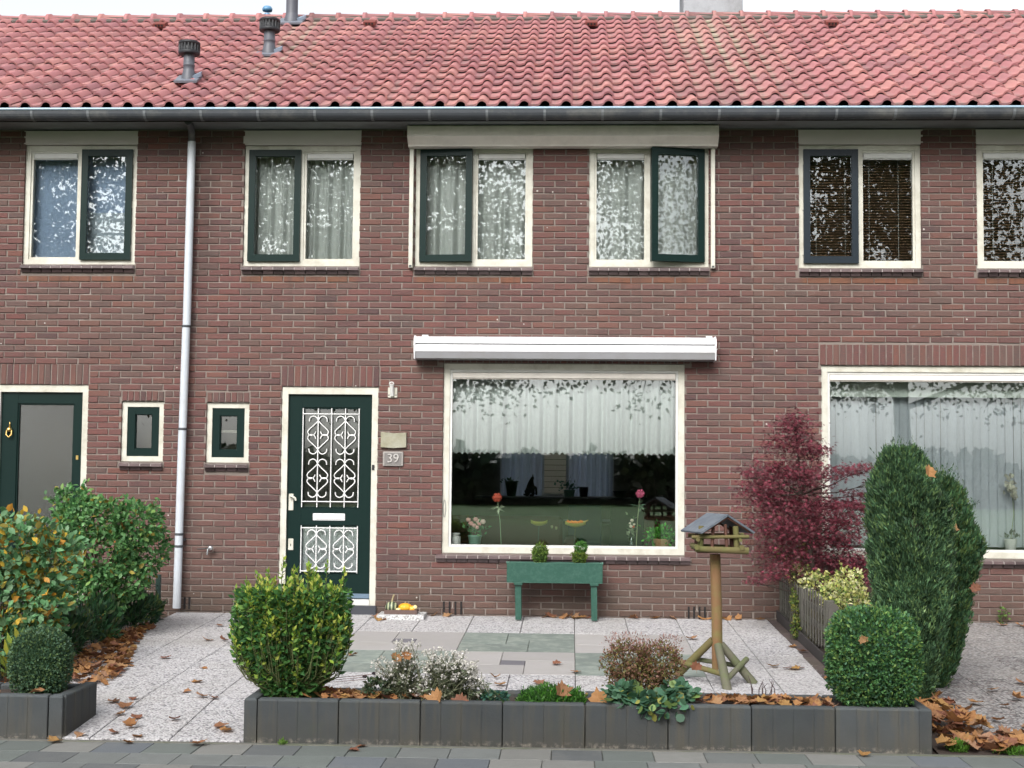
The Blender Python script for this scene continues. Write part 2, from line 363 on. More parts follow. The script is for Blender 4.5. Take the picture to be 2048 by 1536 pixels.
class MB:
    """collects polygons; build() links them as ONE mesh object"""
    def __init__(s): s.v = []; s.f = []; s.sm = []
    def add(s, vs, fs, smooth=False):
        n = len(s.v); s.v += [tuple(v) for v in vs]; s.f += [tuple(i + n for i in f) for f in fs]; s.sm += [smooth] * len(fs); return s
    def box(s, x0, x1, y0, y1, z0, z1):
        vs = [(x, y, z) for z in (z0, z1) for y in (y0, y1) for x in (x0, x1)]
        return s.add(vs, [(0, 2, 3, 1), (4, 5, 7, 6), (0, 1, 5, 4), (2, 6, 7, 3), (0, 4, 6, 2), (1, 3, 7, 5)])
    def cbox(s, x0, x1, y0, y1, z0, z1, c=.005):
        """box with all edges chamfered by c (facing -y and +y, sides, top)"""
        vs = []; 
        for (z, ins) in ((z0, c), (z0 + c, 0), (z1 - c, 0), (z1, c)):
            for (x, y) in ((x0 + c + ins * .0, y0 + ins), (x1 - c, y0 + ins), (x1 - ins, y0 + c), (x1 - ins, y1 - c), (x1 - c, y1 - ins), (x0 + c, y1 - ins), (x0 + ins, y1 - c), (x0 + ins, y0 + c)):
                vs.append((x, y, z))
        fs = [tuple(range(7, -1, -1)), tuple(range(24, 32))]
        for k in range(3):
            for i in range(8):
                j = (i + 1) % 8
                fs.append((k * 8 + i, k * 8 + j, k * 8 + 8 + j, k * 8 + 8 + i))
        return s.add(vs, fs)
    def obox(s, c, ax, ay, az):
        """oriented box: centre and three half-axis vectors"""
        c = Vector(c); ax, ay, az = Vector(ax), Vector(ay), Vector(az)
        vs = [c + ax * i + ay * j + az * k for k in (-1, 1) for j in (-1, 1) for i in (-1, 1)]
        return s.add(vs, [(0, 2, 3, 1), (4, 5, 7, 6), (0, 1, 5, 4), (2, 6, 7, 3), (0, 4, 6, 2), (1, 3, 7, 5)])
    def tube(s, pts, r, n=6, cap=True, smooth=True):
        pts = [Vector(p) for p in pts]; rs = r if isinstance(r, (list, tuple)) else [r] * len(pts)
        vs = []; fs = []; prev = None
        for i, p in enumerate(pts):
            t = (pts[min(i + 1, len(pts) - 1)] - pts[max(i - 1, 0)]).normalized()
            if prev is None:
                a = Vector((0, 0, 1)) if abs(t.z) < .9 else Vector((1, 0, 0)); u = t.cross(a).normalized()
            else:
                u = (prev - t * prev.dot(t)).normalized()
            prev = u; w = t.cross(u)
            for k in range(n):
                a = 2 * math.pi * k / n
                vs.append(p + (u * math.cos(a) + w * math.sin(a)) * rs[i])
        for i in range(len(pts) - 1):
            for k in range(n):
                j = (k + 1) % n
                fs.append((i * n + k, i * n + j, i * n + n + j, i * n + n + k))
        s.add(vs, fs, smooth)
        if cap:
            s.add(vs[:n], [tuple(range(n - 1, -1, -1))]); s.add(vs[-n:], [tuple(range(n))])
        return s
    def lathe(s, prof, c=(0, 0, 0), n=16, smooth=True, cap=True):
        """prof: list of (radius, z) bottom to top round the vertical axis through c"""
        vs = []; fs = []
        for (r, z) in prof:
            for k in range(n):
                a = 2 * math.pi * k / n; vs.append((c[0] + r * math.cos(a), c[1] + r * math.sin(a), c[2] + z))
        for i in range(len(prof) - 1):
            for k in range(n):
                j = (k + 1) % n; fs.append((i * n + k, i * n + j, i * n + n + j, i * n + n + k))
        s.add(vs, fs, smooth)
        if cap: s.add(vs[:n], [tuple(range(n - 1, -1, -1))]); s.add(vs[-n:], [tuple(range(n))])
        return s
    def prism(s, poly, axis, a0, a1):
        """poly: 2D outline extruded along axis ('x': poly in y,z; 'y': poly in x,z; 'z': poly in x,y)"""
        def P(p, a):
            return (a, p[0], p[1]) if axis == 'x' else (p[0], a, p[1]) if axis == 'y' else (p[0], p[1], a)
        n = len(poly); vs = [P(p, a0) for p in poly] + [P(p, a1) for p in poly]
        fs = [tuple(range(n - 1, -1, -1)), tuple(range(n, 2 * n))] + [(i, (i + 1) % n, n + (i + 1) % n, n + i) for i in range(n)]
        return s.add(vs, fs)
    def sphere(s, c, r, n=10, m_=7, sq=(1, 1, 1), jitter=0, rng=None):
        vs = [(c[0], c[1], c[2] - r * sq[2])]; fs = []
        for i in range(1, m_):
            ph = -math.pi / 2 + math.pi * i / m_
            for k in range(n):
                a = 2 * math.pi * k / n; q = r * (1 + (rng.uniform(-jitter, jitter) if rng else 0))
                vs.append((c[0] + q * math.cos(ph) * math.cos(a) * sq[0], c[1] + q * math.cos(ph) * math.sin(a) * sq[1], c[2] + q * math.sin(ph) * sq[2]))
        vs.append((c[0], c[1], c[2] + r * sq[2])); top = len(vs) - 1
        for k in range(n): fs.append((0, 1 + (k + 1) % n, 1 + k))
        for i in range(m_ - 2):
            for k in range(n):
                j = (k + 1) % n; b = 1 + i * n
                fs.append((b + k, b + j, b + n + j, b + n + k))
        b = 1 + (m_ - 2) * n
        for k in range(n): fs.append((b + k, b + (k + 1) % n, top))
        return s.add(vs, fs, True)
    def mesh(s, name):
        me = bpy.data.meshes.new(name); me.from_pydata(s.v, [], s.f)
        if any(s.sm): me.polygons.foreach_set('use_smooth', s.sm)
        return me
    def build(s, name, material, parent=None):
        me = s.mesh(name)
        import bmesh as _b
        bm = _b.new(); bm.from_mesh(me); _b.ops.recalc_face_normals(bm, faces=bm.faces); bm.to_mesh(me); bm.free()
        return mesh_obj(name, me, parent, material)

def frame_mb(x0, x1, z0, z1, w, y0, y1, wb=None, wt=None):
    """four members butted together: stiles run full height, rails sit between them"""
    wb = wb or w; wt = wt or w
    b = MB()
    b.box(x0, x0 + w, y0, y1, z0, z1); b.box(x1 - w, x1, y0, y1, z0, z1)
    b.box(x0 + w, x1 - w, y0 + .0015, y1, z0, z0 + wb); b.box(x0 + w, x1 - w, y0 + .0015, y1, z1 - wt, z1)
    return b

def np_mesh(name, V, F, C=None, smooth=False):
    V = np.asarray(V, np.float32); F = np.asarray(F, np.int32)
    me = bpy.data.meshes.new(name); k = F.shape[1]
    me.vertices.add(len(V)); me.vertices.foreach_set('co', V.ravel())
    me.loops.add(F.size); me.loops.foreach_set('vertex_index', F.ravel())
    me.polygons.add(len(F)); me.polygons.foreach_set('loop_start', np.arange(0, F.size, k, dtype=np.int32))
    try: me.polygons.foreach_set('loop_total', np.full(len(F), k, np.int32))
    except Exception: pass
    if smooth: me.polygons.foreach_set('use_smooth', np.ones(len(F), bool))
    me.update(calc_edges=True)
    if C is not None:
        a = me.color_attributes.new('Col', 'FLOAT_COLOR', 'POINT')
        cc = np.ones((len(V), 4), np.float32); cc[:, :3] = C; a.data.foreach_set('color', cc.ravel())
    me.validate()
    return me

TMPL = {
    'oval': (np.array([(0, 0, 0), (.30, .42, .07), (0, 1, -.03), (-.30, .42, .07), (0, .5, 0)], float), np.array([(0, 1, 2, 4), (0, 4, 2, 3)])),
    'wide': (np.array([(0, 0, 0), (.42, .38, .08), (0, 1, -.06), (-.42, .38, .08), (0, .45, 0)], float), np.array([(0, 1, 2, 4), (0, 4, 2, 3)])),
    'slim': (np.array([(0, 0, 0), (.16, .5, .05), (0, 1, 0), (-.16, .5, .05)], float), np.array([(0, 1, 2, 3)])),
    'blade': (np.array([(-.06, 0, 0), (.06, 0, 0), (.03, .8, .0), (0, 1, .0)], float), np.array([(0, 1, 2, 3)])),
    'ovate': (np.array([(0, 0, 0), (.24, .30, .06), (0, .32, -.02), (-.24, .30, .06), (.24, .62, .05), (0, .65, -.03), (-.24, .62, .05), (0, 1, -.06)], float),
              np.array([(0, 1, 2), (0, 2, 3), (1, 4, 5), (1, 5, 2), (2, 5, 6), (2, 6, 3), (4, 7, 5), (5, 7, 6)])),
    'plane': (np.array([(0, 0, 0), (.20, .02, .0), (.52, .02, -.03), (.46, .24, .0), (.62, .50, -.04), (.40, .56, .0), (.34, .80, .01), (.14, .78, .02), (0, 1.02, -.05), (-.14, .78, .02), (-.34, .80, .01), (-.40, .56, .0), (-.62, .50, -.04), (-.46, .24, .0), (-.52, .02, -.03), (-.20, .02, .0)], float), np.array([tuple(range(16))])),
    'lace': (np.array(sum([[(math.sin(a + d) * r * .5, .42 + math.cos(a + d) * r * .5, z) for d, r, z in ((-.9, .16, 0), (.9, .16, 0), (0, l, -.09))] for a, l in ((0, 1.25), (.75, 1.05), (-.75, 1.05), (1.5, .9), (-1.5, .9), (2.4, .55), (-2.4, .55))], []), float), np.array([(i * 3, i * 3 + 1, i * 3 + 2) for i in range(7)])),
    'star': (np.array([(0, 0, 0), (.22, .10, 0), (.55, .05, -.05), (.30, .38, .02), (.58, .72, -.05), (.16, .55, .03), (0, 1.05, -.08), (-.16, .55, .03), (-.58, .72, -.05), (-.30, .38, .02), (-.55, .05, -.05), (-.22, .10, 0)], float), np.array([tuple(range(12))])),
    'round': (np.array([(0, 0, 0), (.34, .06, .05), (.5, .42, .10), (.36, .82, .05), (0, .92, -.02), (-.36, .82, .05), (-.5, .42, .10), (-.34, .06, .05)], float), np.array([tuple(range(8))])),
}
def unit(a): return a / np.maximum(np.linalg.norm(a, axis=1, keepdims=True), 1e-9)
def leaves(name, tmpl, P, D, Nn, S, C, parent=None, material=None, wid=1.0):
    """many separate leaf faces: positions P, growth directions D, face normals Nn, sizes S, colours C -> one foliage object"""
    T, F = TMPL[tmpl]; n = len(P)
    D = unit(D); X = unit(np.cross(D, Nn)); Z = np.cross(X, D)
    S = np.asarray(S).reshape(-1, 1, 1)
    V = P[:, None, :] + S * (T[None, :, 0:1] * wid * X[:, None, :] + T[None, :, 1:2] * D[:, None, :] + T[None, :, 2:3] * Z[:, None, :])
    k = len(T)
    FF = (F[None] + (np.arange(n) * k)[:, None, None]).reshape(-1, F.shape[1])
    me = np_mesh(name, V.reshape(-1, 3), FF, np.repeat(C, k, axis=0))
    return mesh_obj(name, me, parent, material or M_LEAF)
def pick(rng, n, pal, w=None):
    pal = np.array(pal, float); w = None if w is None else np.array(w, float) / sum(w)
    c = pal[rng.choice(len(pal), n, p=w)]
    return c * rng.uniform(.8, 1.25, (n, 1))
def rdir(rng, n): return unit(rng.normal(size=(n, 3)))

# ------------------------------------------------------------------ terraced houses
HC = .06515           # brick course
Z_TOP = 4.905
SL = math.atan2(7.205 - 4.965, 3.6 + .53)
EAVE_Y, EAVE_Z, RIDGE_Y, RIDGE_Z = -.53, 4.965, 3.6, 7.205
CAMP = Vector((.6415, -14.0081, 1.4323))
brng = random.Random(7)

def brick_variants(L, H, D, n, name):
    out = []
    for k in range(n):
        j = lambda a: brng.uniform(-a, a)
        c = .005
        fr = [(-L / 2 + c + j(.003), j(.002), -H / 2 + c + j(.0028)), (L / 2 - c + j(.003), j(.002), -H / 2 + c + j(.0028)), (L / 2 - c + j(.003), j(.002), H / 2 - c + j(.0028)), (-L / 2 + c + j(.003), j(.002), H / 2 - c + j(.0028))]
        rg = [(-L / 2 + j(.002), .005, -H / 2 + j(.0022)), (L / 2 + j(.002), .005, -H / 2 + j(.0022)), (L / 2 + j(.002), .005, H / 2 + j(.0022)), (-L / 2 + j(.002), .005, H / 2 + j(.0022))]
        bk = [(x, D, z) for x, y, z in rg]
        vs = fr + rg + bk
        fs = [(0, 1, 2, 3)] + [(4 + i, 4 + (i + 1) % 4, (i + 1) % 4, i) for i in range(4)] + [(8 + i, 8 + (i + 1) % 4, 4 + (i + 1) % 4, 4 + i) for i in range(4)]
        me = bpy.data.meshes.new(name); me.from_pydata(vs, [], fs); me.materials.append(M_BRICK)
        out.append((me, np.array(vs), fs))
    return out
BR = brick_variants(.21, .0555, .045, 14, 'brick')
SO = brick_variants(.0555, .205, .045, 4, 'soldier_brick')
SOH = brick_variants(.0555, .100, .045, 4, 'half_brick')

def scatter_pieces(name, variants, items, parent, limit, label=None):
    """items: (x, y, z, sx, sz). The nearest ones become objects of their own, the rest one joined part."""
    items = sorted(items, key=lambda t: (Vector(t[:3]) - CAMP).length + (50 if abs(t[0]) > 5.6 else 0))
    for t in items[:limit]:
        me = brng.choice(variants)[0]
        mesh_obj(name, me, parent, None, (t[0], t[1], t[2]), None, (t[3], 1, t[4]))
    rest = items[limit:]
    if rest:
        V = []; F = []
        for t in rest:
            _, vs, fs = brng.choice(variants)
            b = len(V); V += [(v[0] * t[3] + t[0], v[1] + t[1], v[2] * t[4] + t[2]) for v in vs]
            F += [tuple(b + i for i in f) for f in fs]
        me = bpy.data.meshes.new(name); me.from_pydata(V, [], F)
        o = mesh_obj(name, me, parent, M_BRICK); o['kind'] = 'stuff'

# roof tile: S-profiled pan with its own thickness at the lower edge
def tile_mesh(seed):
    r = random.Random(seed); n = 13; Wt = .206
    us = [i / (n - 1) * 1.09 for i in range(n)]
    def h(u):
        if u < .50: return .010 * ((u / .25 - 1) ** 2) + .001
        if u < .60: return .011 + .006 * (u - .5) / .1
        return .011 + .046 * math.sin(math.pi * min(1, (u - .54) / .51)) ** .62
    j = lambda a: r.uniform(-a, a)
    skew = j(.0025); lift = j(.002)
    vs = []; col = []
    def row(s, dz):
        for u in us:
            vs.append((u * Wt + skew * (1 - s / .36), s, h(u) + dz)); col.append(max(0, 1 - abs(u - .27) / .30))
    row(0.0, .028 + lift); row(0.0, .050 + lift); row(.007, .053 + lift); row(.20, .030 + lift * .5); row(.365, .008)
    fs = [(k * n + i, k * n + i + 1, (k + 1) * n + i + 1, (k + 1) * n + i) for k in range(4) for i in range(n - 1)]
    me = bpy.data.meshes.new('roof_tile'); me.from_pydata(vs, [], fs); me.materials.append(M_TILE)
    me.polygons.foreach_set('use_smooth', [f[0] >= 2 * n for f in fs])
    a = me.attributes.new('pan', 'FLOAT', 'POINT'); a.data.foreach_set('value', col)
    return me, np.array(vs), fs, col
TILES = [tile_mesh(i) for i in range(6)]
RROT = Matrix.Rotation(SL, 4, 'X')

def build_roof(house, x0, x1, vis0, vis1):
    roof = MB()
    L = (RIDGE_Y - EAVE_Y) / math.cos(SL)
    # rafter deck under the tiles, both slopes, and a fascia board
    t = .10
    dz = -.045
    roof.prism([(EAVE_Y + .10, EAVE_Z + dz + .055), (RIDGE_Y, RIDGE_Z + dz), (7.8, EAVE_Z + dz), (7.8, EAVE_Z + dz - t), (RIDGE_Y, RIDGE_Z + dz - t), (EAVE_Y + .10, EAVE_Z + dz + .055 - t)], 'x', x0, x1)
    rf = roof.build('roof', mat('roof_boards', (.03, .028, .027), rough=.9), house)
    items = []
    ncol0 = math.floor(x0 / .206 + .5); ncol1 = math.floor(x1 / .206 + .5)
    nrow = 15; gauge = (L - .05) / nrow
    n = 0; V = []; F = []; PC = []
    lst = []
    for c in range(ncol0, ncol1):
        for r in range(nrow):
            lst.append((c, r))
    lst.sort(key=lambda t: (t[1], t[0]))
    for (c, r) in lst:
        s = r * gauge
        p = Vector((c * .206, EAVE_Y + s * math.cos(SL), EAVE_Z + s * math.sin(SL)))
        half = 5.7 + (r / nrow) * 1.3
        seen = -half + .3 < p.x < half
        k = brng.randrange(len(TILES))
        if seen and n < 300:
            mesh_obj('roof_tile', TILES[k][0], rf, None, p, (SL + brng.uniform(-.006, .006), brng.uniform(-.01, .01), brng.uniform(-.012, .012)))
            n += 1
        else:
            me, vs, fs, col = TILES[k]; b = len(V)
            V += [tuple(p + RROT.to_3x3() @ Vector(v)) for v in vs]; F += [tuple(b + i for i in f) for f in fs]; PC += col
    if V:
        me = bpy.data.meshes.new('roof_tile'); me.from_pydata(V, [], F)
        me.polygons.foreach_set('use_smooth', [True] * len(F))
        a = me.attributes.new('pan', 'FLOAT', 'POINT'); a.data.foreach_set('value', PC)
        o = mesh_obj('roof_tile', me, rf, M_TILE); o['kind'] = 'stuff'
    # ridge: mortar bed and lapped half-round ridge tiles, each with a raised collar
    bed = MB(); bed.box(x0, x1, RIDGE_Y - .12, RIDGE_Y + .12, RIDGE_Z - .06, RIDGE_Z + .035)
    sv = Vector((0, math.cos(SL), math.sin(SL))); nv = Vector((0, -math.sin(SL), math.cos(SL)))
    q_ = Vector(((x0 + x1) / 2, RIDGE_Y, RIDGE_Z)) - sv * .165 + nv * .030
    bed.obox(q_, ((x1 - x0) / 2, 0, 0), sv * .06, nv * .036)
    bed.build('ridge_bedding', mat('ridge_mortar', (.13, .115, .10), (.05, .045, .04), scale=9, rough=.95, bump=.6), rf)
    rt = ridge_tile_mesh()
    x = math.floor(x0 / .343) * .343
    while x < x1 - .1:
        if x >= x0 - .1:
            mesh_obj('ridge_tile', rt, rf, None, (x, RIDGE_Y, RIDGE_Z + .0), (0, brng.uniform(-.01, .01), 0))
        x += .343
    return rf
_rt = []
def ridge_tile_mesh():
    if _rt: return _rt[0]
    n = 12; vs = []; fs = []
    prof = [(0, .135), (.0, .152), (.045, .152), (.05, .132), (.36, .118)]
    for (x, r) in prof:
        for k in range(n + 1):
            a = -.15 + (math.pi + .3) * k / n
            vs.append((x, -r * math.cos(a), r * .72 * math.sin(a)))
    for i in range(len(prof) - 1):
        for k in range(n): fs.append((i * (n + 1) + k, i * (n + 1) + k + 1, (i + 1) * (n + 1) + k + 1, (i + 1) * (n + 1) + k))
    me = bpy.data.meshes.new('ridge_tile'); me.from_pydata(vs, [], fs); me.materials.append(M_TILE)
    me.polygons.foreach_set('use_smooth', [True] * len(fs))
    # small knob on the collar
    _rt.append(me); return me

def build_wall(house, x0, x1, opens, zones, sills):
    """backing with real openings; bricks laid round openings and soldier courses"""
    xs = sorted({x0, x1} | {v for o in opens for v in (o[0] - .004, o[1] + .004)}); zs = sorted({-.3, Z_TOP} | {v for o in opens for v in (o[2] - .004, min(Z_TOP, o[3] + .004))})
    def void(cx, cz): return any(o[0] - .004 < cx < o[1] + .004 and o[2] - .004 < cz < min(Z_TOP, o[3] + .004) for o in opens)
    b = MB(); y0, y1 = .009, .28
    nx, nz = len(xs) - 1, len(zs) - 1
    sol = [[not void((xs[i] + xs[i + 1]) / 2, (zs[k] + zs[k + 1]) / 2) for k in range(nz)] for i in range(nx)]
    for i in range(nx):
        for k in range(nz):
            if not sol[i][k]: continue
            a, c, d, e = xs[i], xs[i + 1], zs[k], zs[k + 1]
            b.add([(a, y0, d), (c, y0, d), (c, y0, e), (a, y0, e)], [(0, 1, 2, 3)])
            b.add([(a, y1, d), (c, y1, d), (c, y1, e), (a, y1, e)], [(3, 2, 1, 0)])
            if i == 0 or not sol[i - 1][k]: b.add([(a, y0, d), (a, y0, e), (a, y1, e), (a, y1, d)], [(0, 1, 2, 3)])
            if i == nx - 1 or not sol[i + 1][k]: b.add([(c, y0, d), (c, y1, d), (c, y1, e), (c, y0, e)], [(0, 1, 2, 3)])
            if k == 0 or not sol[i][k - 1]: b.add([(a, y0, d), (a, y1, d), (c, y1, d), (c, y0, d)], [(0, 1, 2, 3)])
            if k == nz - 1 or not sol[i][k + 1]: b.add([(a, y0, e), (c, y0, e), (c, y1, e), (a, y1, e)], [(0, 1, 2, 3)])
    me = b.mesh('wall'); wall = mesh_obj('wall', me, house, M_MORTAR)
    wall['label'] = 'mauve brown brick front wall with pale grey pointing'
    blocked = list(opens) + list(zones) + list(sills)
    items = []
    rows = int(Z_TOP / HC) + 4
    for r in range(-3, rows):
        za, zb = r * HC + .013, (r + 1) * HC + .003
        zc = (za + zb) / 2
        if zb > Z_TOP - .002: zb = Z_TOP - .002
        if zb - za < .02: continue
        segs = [(x0, x1)]
        for o in blocked:
            if o[2] - .004 < zc < o[3] + .004:
                new = []
                for (a, c) in segs:
                    if o[1] <= a or o[0] >= c: new.append((a, c)); continue
                    if o[0] > a: new.append((a, o[0] - (0 if o in opens else .010)))
                    if o[1] < c: new.append((o[1] + (0 if o in opens else .010), c))
                segs = new
        ph = .682 + (.11 if r % 2 else 0) + .0
        for (a, c) in segs:
            k = math.floor((a - ph) / .22)
            x = ph + k * .22
            while x < c:
                l, rr_ = max(a, x + .0062), min(c, x + .2138)
                if l > a + .001: l += brng.uniform(-.003, .003)
                if rr_ < c - .001: rr_ += brng.uniform(-.003, .003)
                if rr_ - l > .022:
                    items.append(((l + rr_) / 2, brng.uniform(-.0025, .003), zc + brng.uniform(-.0015, .0015), (rr_ - l) / .21, (zb - za) / .0555 * brng.uniform(.93, 1.04)))
                x += .22
    scatter_pieces('brick', BR, items, wall, 300)
    # soldier courses
    for z in zones:
        if len(z) > 4 and z[4] == 'skip': continue
        n = max(1, round((z[1] - z[0]) / .0655)); w = (z[1] - z[0]) / n
        var, hh = (SO, .205) if z[3] - z[2] > .15 else (SOH, .1)
        for i in range(n):
            mesh_obj('soldier_brick', brng.choice(var)[0], wall, None, (z[0] + (i + .5) * w, brng.uniform(-.002, .003), (z[2] + z[3]) / 2), None, ((w - .010) / .0555, 1, (z[3] - z[2] - .008) / hh))
    # glazed sill tiles with light pointing between them
    for s in sills:
        n = max(1, round((s[1] - s[0]) / .105)); w = (s[1] - s[0]) / n
        zt = s[3]
        q = MB(); q.prism([(.06, zt - .004), (-.050, zt - .026), (-.050, zt - .050), (.06, zt - .052)], 'x', s[0] + .004, s[1] - .004)
        q.build('sill_mortar', mat('sill_mortar', (.48, .44, .42), (.30, .27, .26), scale=15, rough=.95, bump=.3), wall)
        pr = [(.06, zt - .001), (-.046, zt - .021), (-.055, zt - .026), (-.056, zt - .050), (-.03, zt - .056), (-.012, zt - .088), (.06, zt - .088)]
        key = round(w, 3)
        if key not in _st:
            qq = MB(); qq.prism([(a, c - zt) for a, c in pr], 'x', -w / 2 + .0045, w / 2 - .0045); me = qq.mesh('sill_tile'); me.materials.append(M_GLAZED); _st[key] = me
        for i in range(n):
            mesh_obj('sill_tile', _st[key], wall, None, (s[0] + (i + .5) * w, brng.uniform(-.002, .002), zt + brng.uniform(-.0015, .0015)))
    return wall
_st = {}

FY0, FY1 = .030, .105     # front and back of the outer frames
def pane(name, x0, x1, z0, z1, y, parent, material=None):
    return MB().box(x0, x1, y, y + .006, z0, z1).build(name, material or M_GLASS, parent)

def upper_window(house, x0, x1, z0, z1, casement, sash_mat, open_deg=0, label=None):
    w = .052; mid = (x0 + x1) / 2 + (-.003)
    f = frame_mb(x0, x1, z0, z1, w, FY0, FY1)
    f.box(mid - .018, mid + .018, FY0 + .001, FY1, z0 + w, z1 - w)
    win = f.build('window_frame', M_CREAM, house)
    if label: win['label'] = label
    halves = {'left': (x0 + w, mid - .018), 'right': (mid + .018, x1 - w)}
    fx = halves['right' if casement == 'left' else 'left']
    a, c = fx
    # fixed side: inner bead, ventilation strip, pane
    bead = frame_mb(a + .001, c - .001, z0 + w + .001, z1 - w - .001, .022, FY0 + .012, FY1 - .006)
    bead.build('glazing_bead', M_CREAM, win)
    vz = z1 - w - .022
    v = MB(); v.box(a + .03, c - .03, FY0 + .004, FY1 - .01, vz - .052, vz - .006); v.box(a + .023, c - .023, FY0 + .016, FY1 - .012, vz - .064, vz - .053)
    v.build('ventilation_strip', M_WHITEP, win)
    pane('glass_pane', a + .023, c - .023, z0 + w + .023, vz - .064, FY0 + .040, win)
    # opening sash, hinged on the outer jamb
    a, c = halves[casement]
    z_0, z_1 = z0 + w - .008, z1 - w + .008
    W_, H_ = c - a + .012, z_1 - z_0
    s = frame_mb(0, W_, 0, H_, .066, -.030, .035, wb=.070, wt=.066)
    me = s.mesh('casement'); 
    o = mesh_obj('casement', me, None, sash_mat)
    gl = MB().box(.068, W_ - .068, .0, .006, .072, H_ - .068).mesh('casement_glass')
    g = mesh_obj('casement_glass', gl, None, M_GLASS)
    hx = a - .006 if casement == 'left' else c + .006
    ang = R(open_deg) * (-1 if casement == 'left' else 1)
    M = Matrix.Translation((hx, FY0 - .002, z_0)) @ Matrix.Rotation(ang, 4, 'Z')
    if casement == 'right': M = M @ Matrix.Translation((-W_, 0, 0))
    for q in (o, g): q.data.transform(M)
    adopt(o, win); adopt(g, win)
    # hinges on the jamb
    for zz in (z_0 + .12, (z_0 + z_1) / 2, z_1 - .12):
        MB().box(hx - .012, hx + .004, FY0 - .012, FY0 + .002, zz - .035, zz + .035).build('hinge', M_CREAM, win)
    return win

def big_window(house, x0, x1, z0, z1, label=None):
    w = .062
    f = frame_mb(x0, x1, z0, z1, w, FY0, FY1, wb=.058, wt=.06)
    win = f.build('window_frame', M_CREAM, house)
    if label: win['label'] = label
    bead = frame_mb(x0 + w + .001, x1 - w - .001, z0 + .059, z1 - .061, .024, FY0 + .014, FY1 - .004)
    bead.build('glazing_bead', M_WHITEP, win)
    v = MB(); zt = z1 - .086
    v.box(x0 + w + .028, x1 - w - .028, FY0 + .006, FY1 - .01, zt - .055, zt - .004); v.box(x0 + w + .026, x1 - w - .026, FY0 + .02, FY1 - .012, zt - .068, zt - .057)
    v.build('ventilation_strip', M_BEIGE, win)
    pane('glass_pane', x0 + w + .025, x1 - w - .025, z0 + .084, zt - .068, FY0 + .045, win)
    return win

def small_window(house, x0, x1, z0, z1, bar, label):
    w = .052
    win = frame_mb(x0, x1, z0, z1, w, FY0, FY1).build('window_frame', M_CREAM, house); win['label'] = label
    a, c, d, e = x0 + w, x1 - w, z0 + w, z1 - w
    frame_mb(a, c, d, e, .076, FY0 + .010, FY1 - .01).build('sash', M_GREEN, win)
    frame_mb(a + .077, c - .077, d + .077, e - .077, .006, FY0 + .022, FY1 - .02).build('glazing_bead', M_GREEN, win)
    pane('glass_pane', a + .084, c - .084, d + .084, e - .084, FY0 + .04, win, M_GLASS_DARK)
    if bar: MB().cbox(a + .083, c - .083, FY0 + .046, FY0 + .062, 1.800, 1.828, .003).build('glazing_bar', M_WHITEP, win)
    MB().box(a + .03, c - .03, .30, .31, d - .05, e + .05).build('back_panel', mat('frosted_back', (.20, .20, .17), rough=.8, bump=0), win)
    return win

def interior(house, x0, x1, upper_x=None):
    b = MB()
    def quad(*v): b.add(v, [(0, 1, 2, 3)])
    X0, X1 = x0 + .06, x1 - .06
    Yb = 7.0
    for (z0, z1) in ((0.03, 2.62), (2.80, 4.95)):
        quad((X0, .285, z0), (X0, Yb, z0), (X1, Yb, z0), (X1, .285, z0))
        quad((X0, .285, z1), (X1, .285, z1), (X1, Yb, z1), (X0, Yb, z1))
        quad((X0, .285, z0), (X0, .285, z1), (X0, Yb, z1), (X0, Yb, z0))
        quad((X1, .285, z0), (X1, Yb, z0), (X1, Yb, z1), (X1, .285, z1))
    quad((X0, Yb, 2.80), (X0, Yb, 4.95), (X1, Yb, 4.95), (X1, Yb, 2.80))
    o = b.build('room_shell', M_DARKROOM, house)
    return o

def rear_wall(house, x0, x1, win=None):
    """back of the ground floor; win = (x0, x1, z0, z1) leaves an opening to the back garden"""
    b = MB(); Y = 7.0
    if win is None: b.box(x0, x1, Y, Y + .25, -.3, Z_TOP)
    else:
        a, c, d, e = win
        b.box(x0, a, Y, Y + .25, -.3, Z_TOP); b.box(c, x1, Y, Y + .25, -.3, Z_TOP); b.box(a, c, Y, Y + .25, -.3, d); b.box(a, c, Y, Y + .25, e, Z_TOP)
    b.build('rear_wall', M_DARKROOM, house)

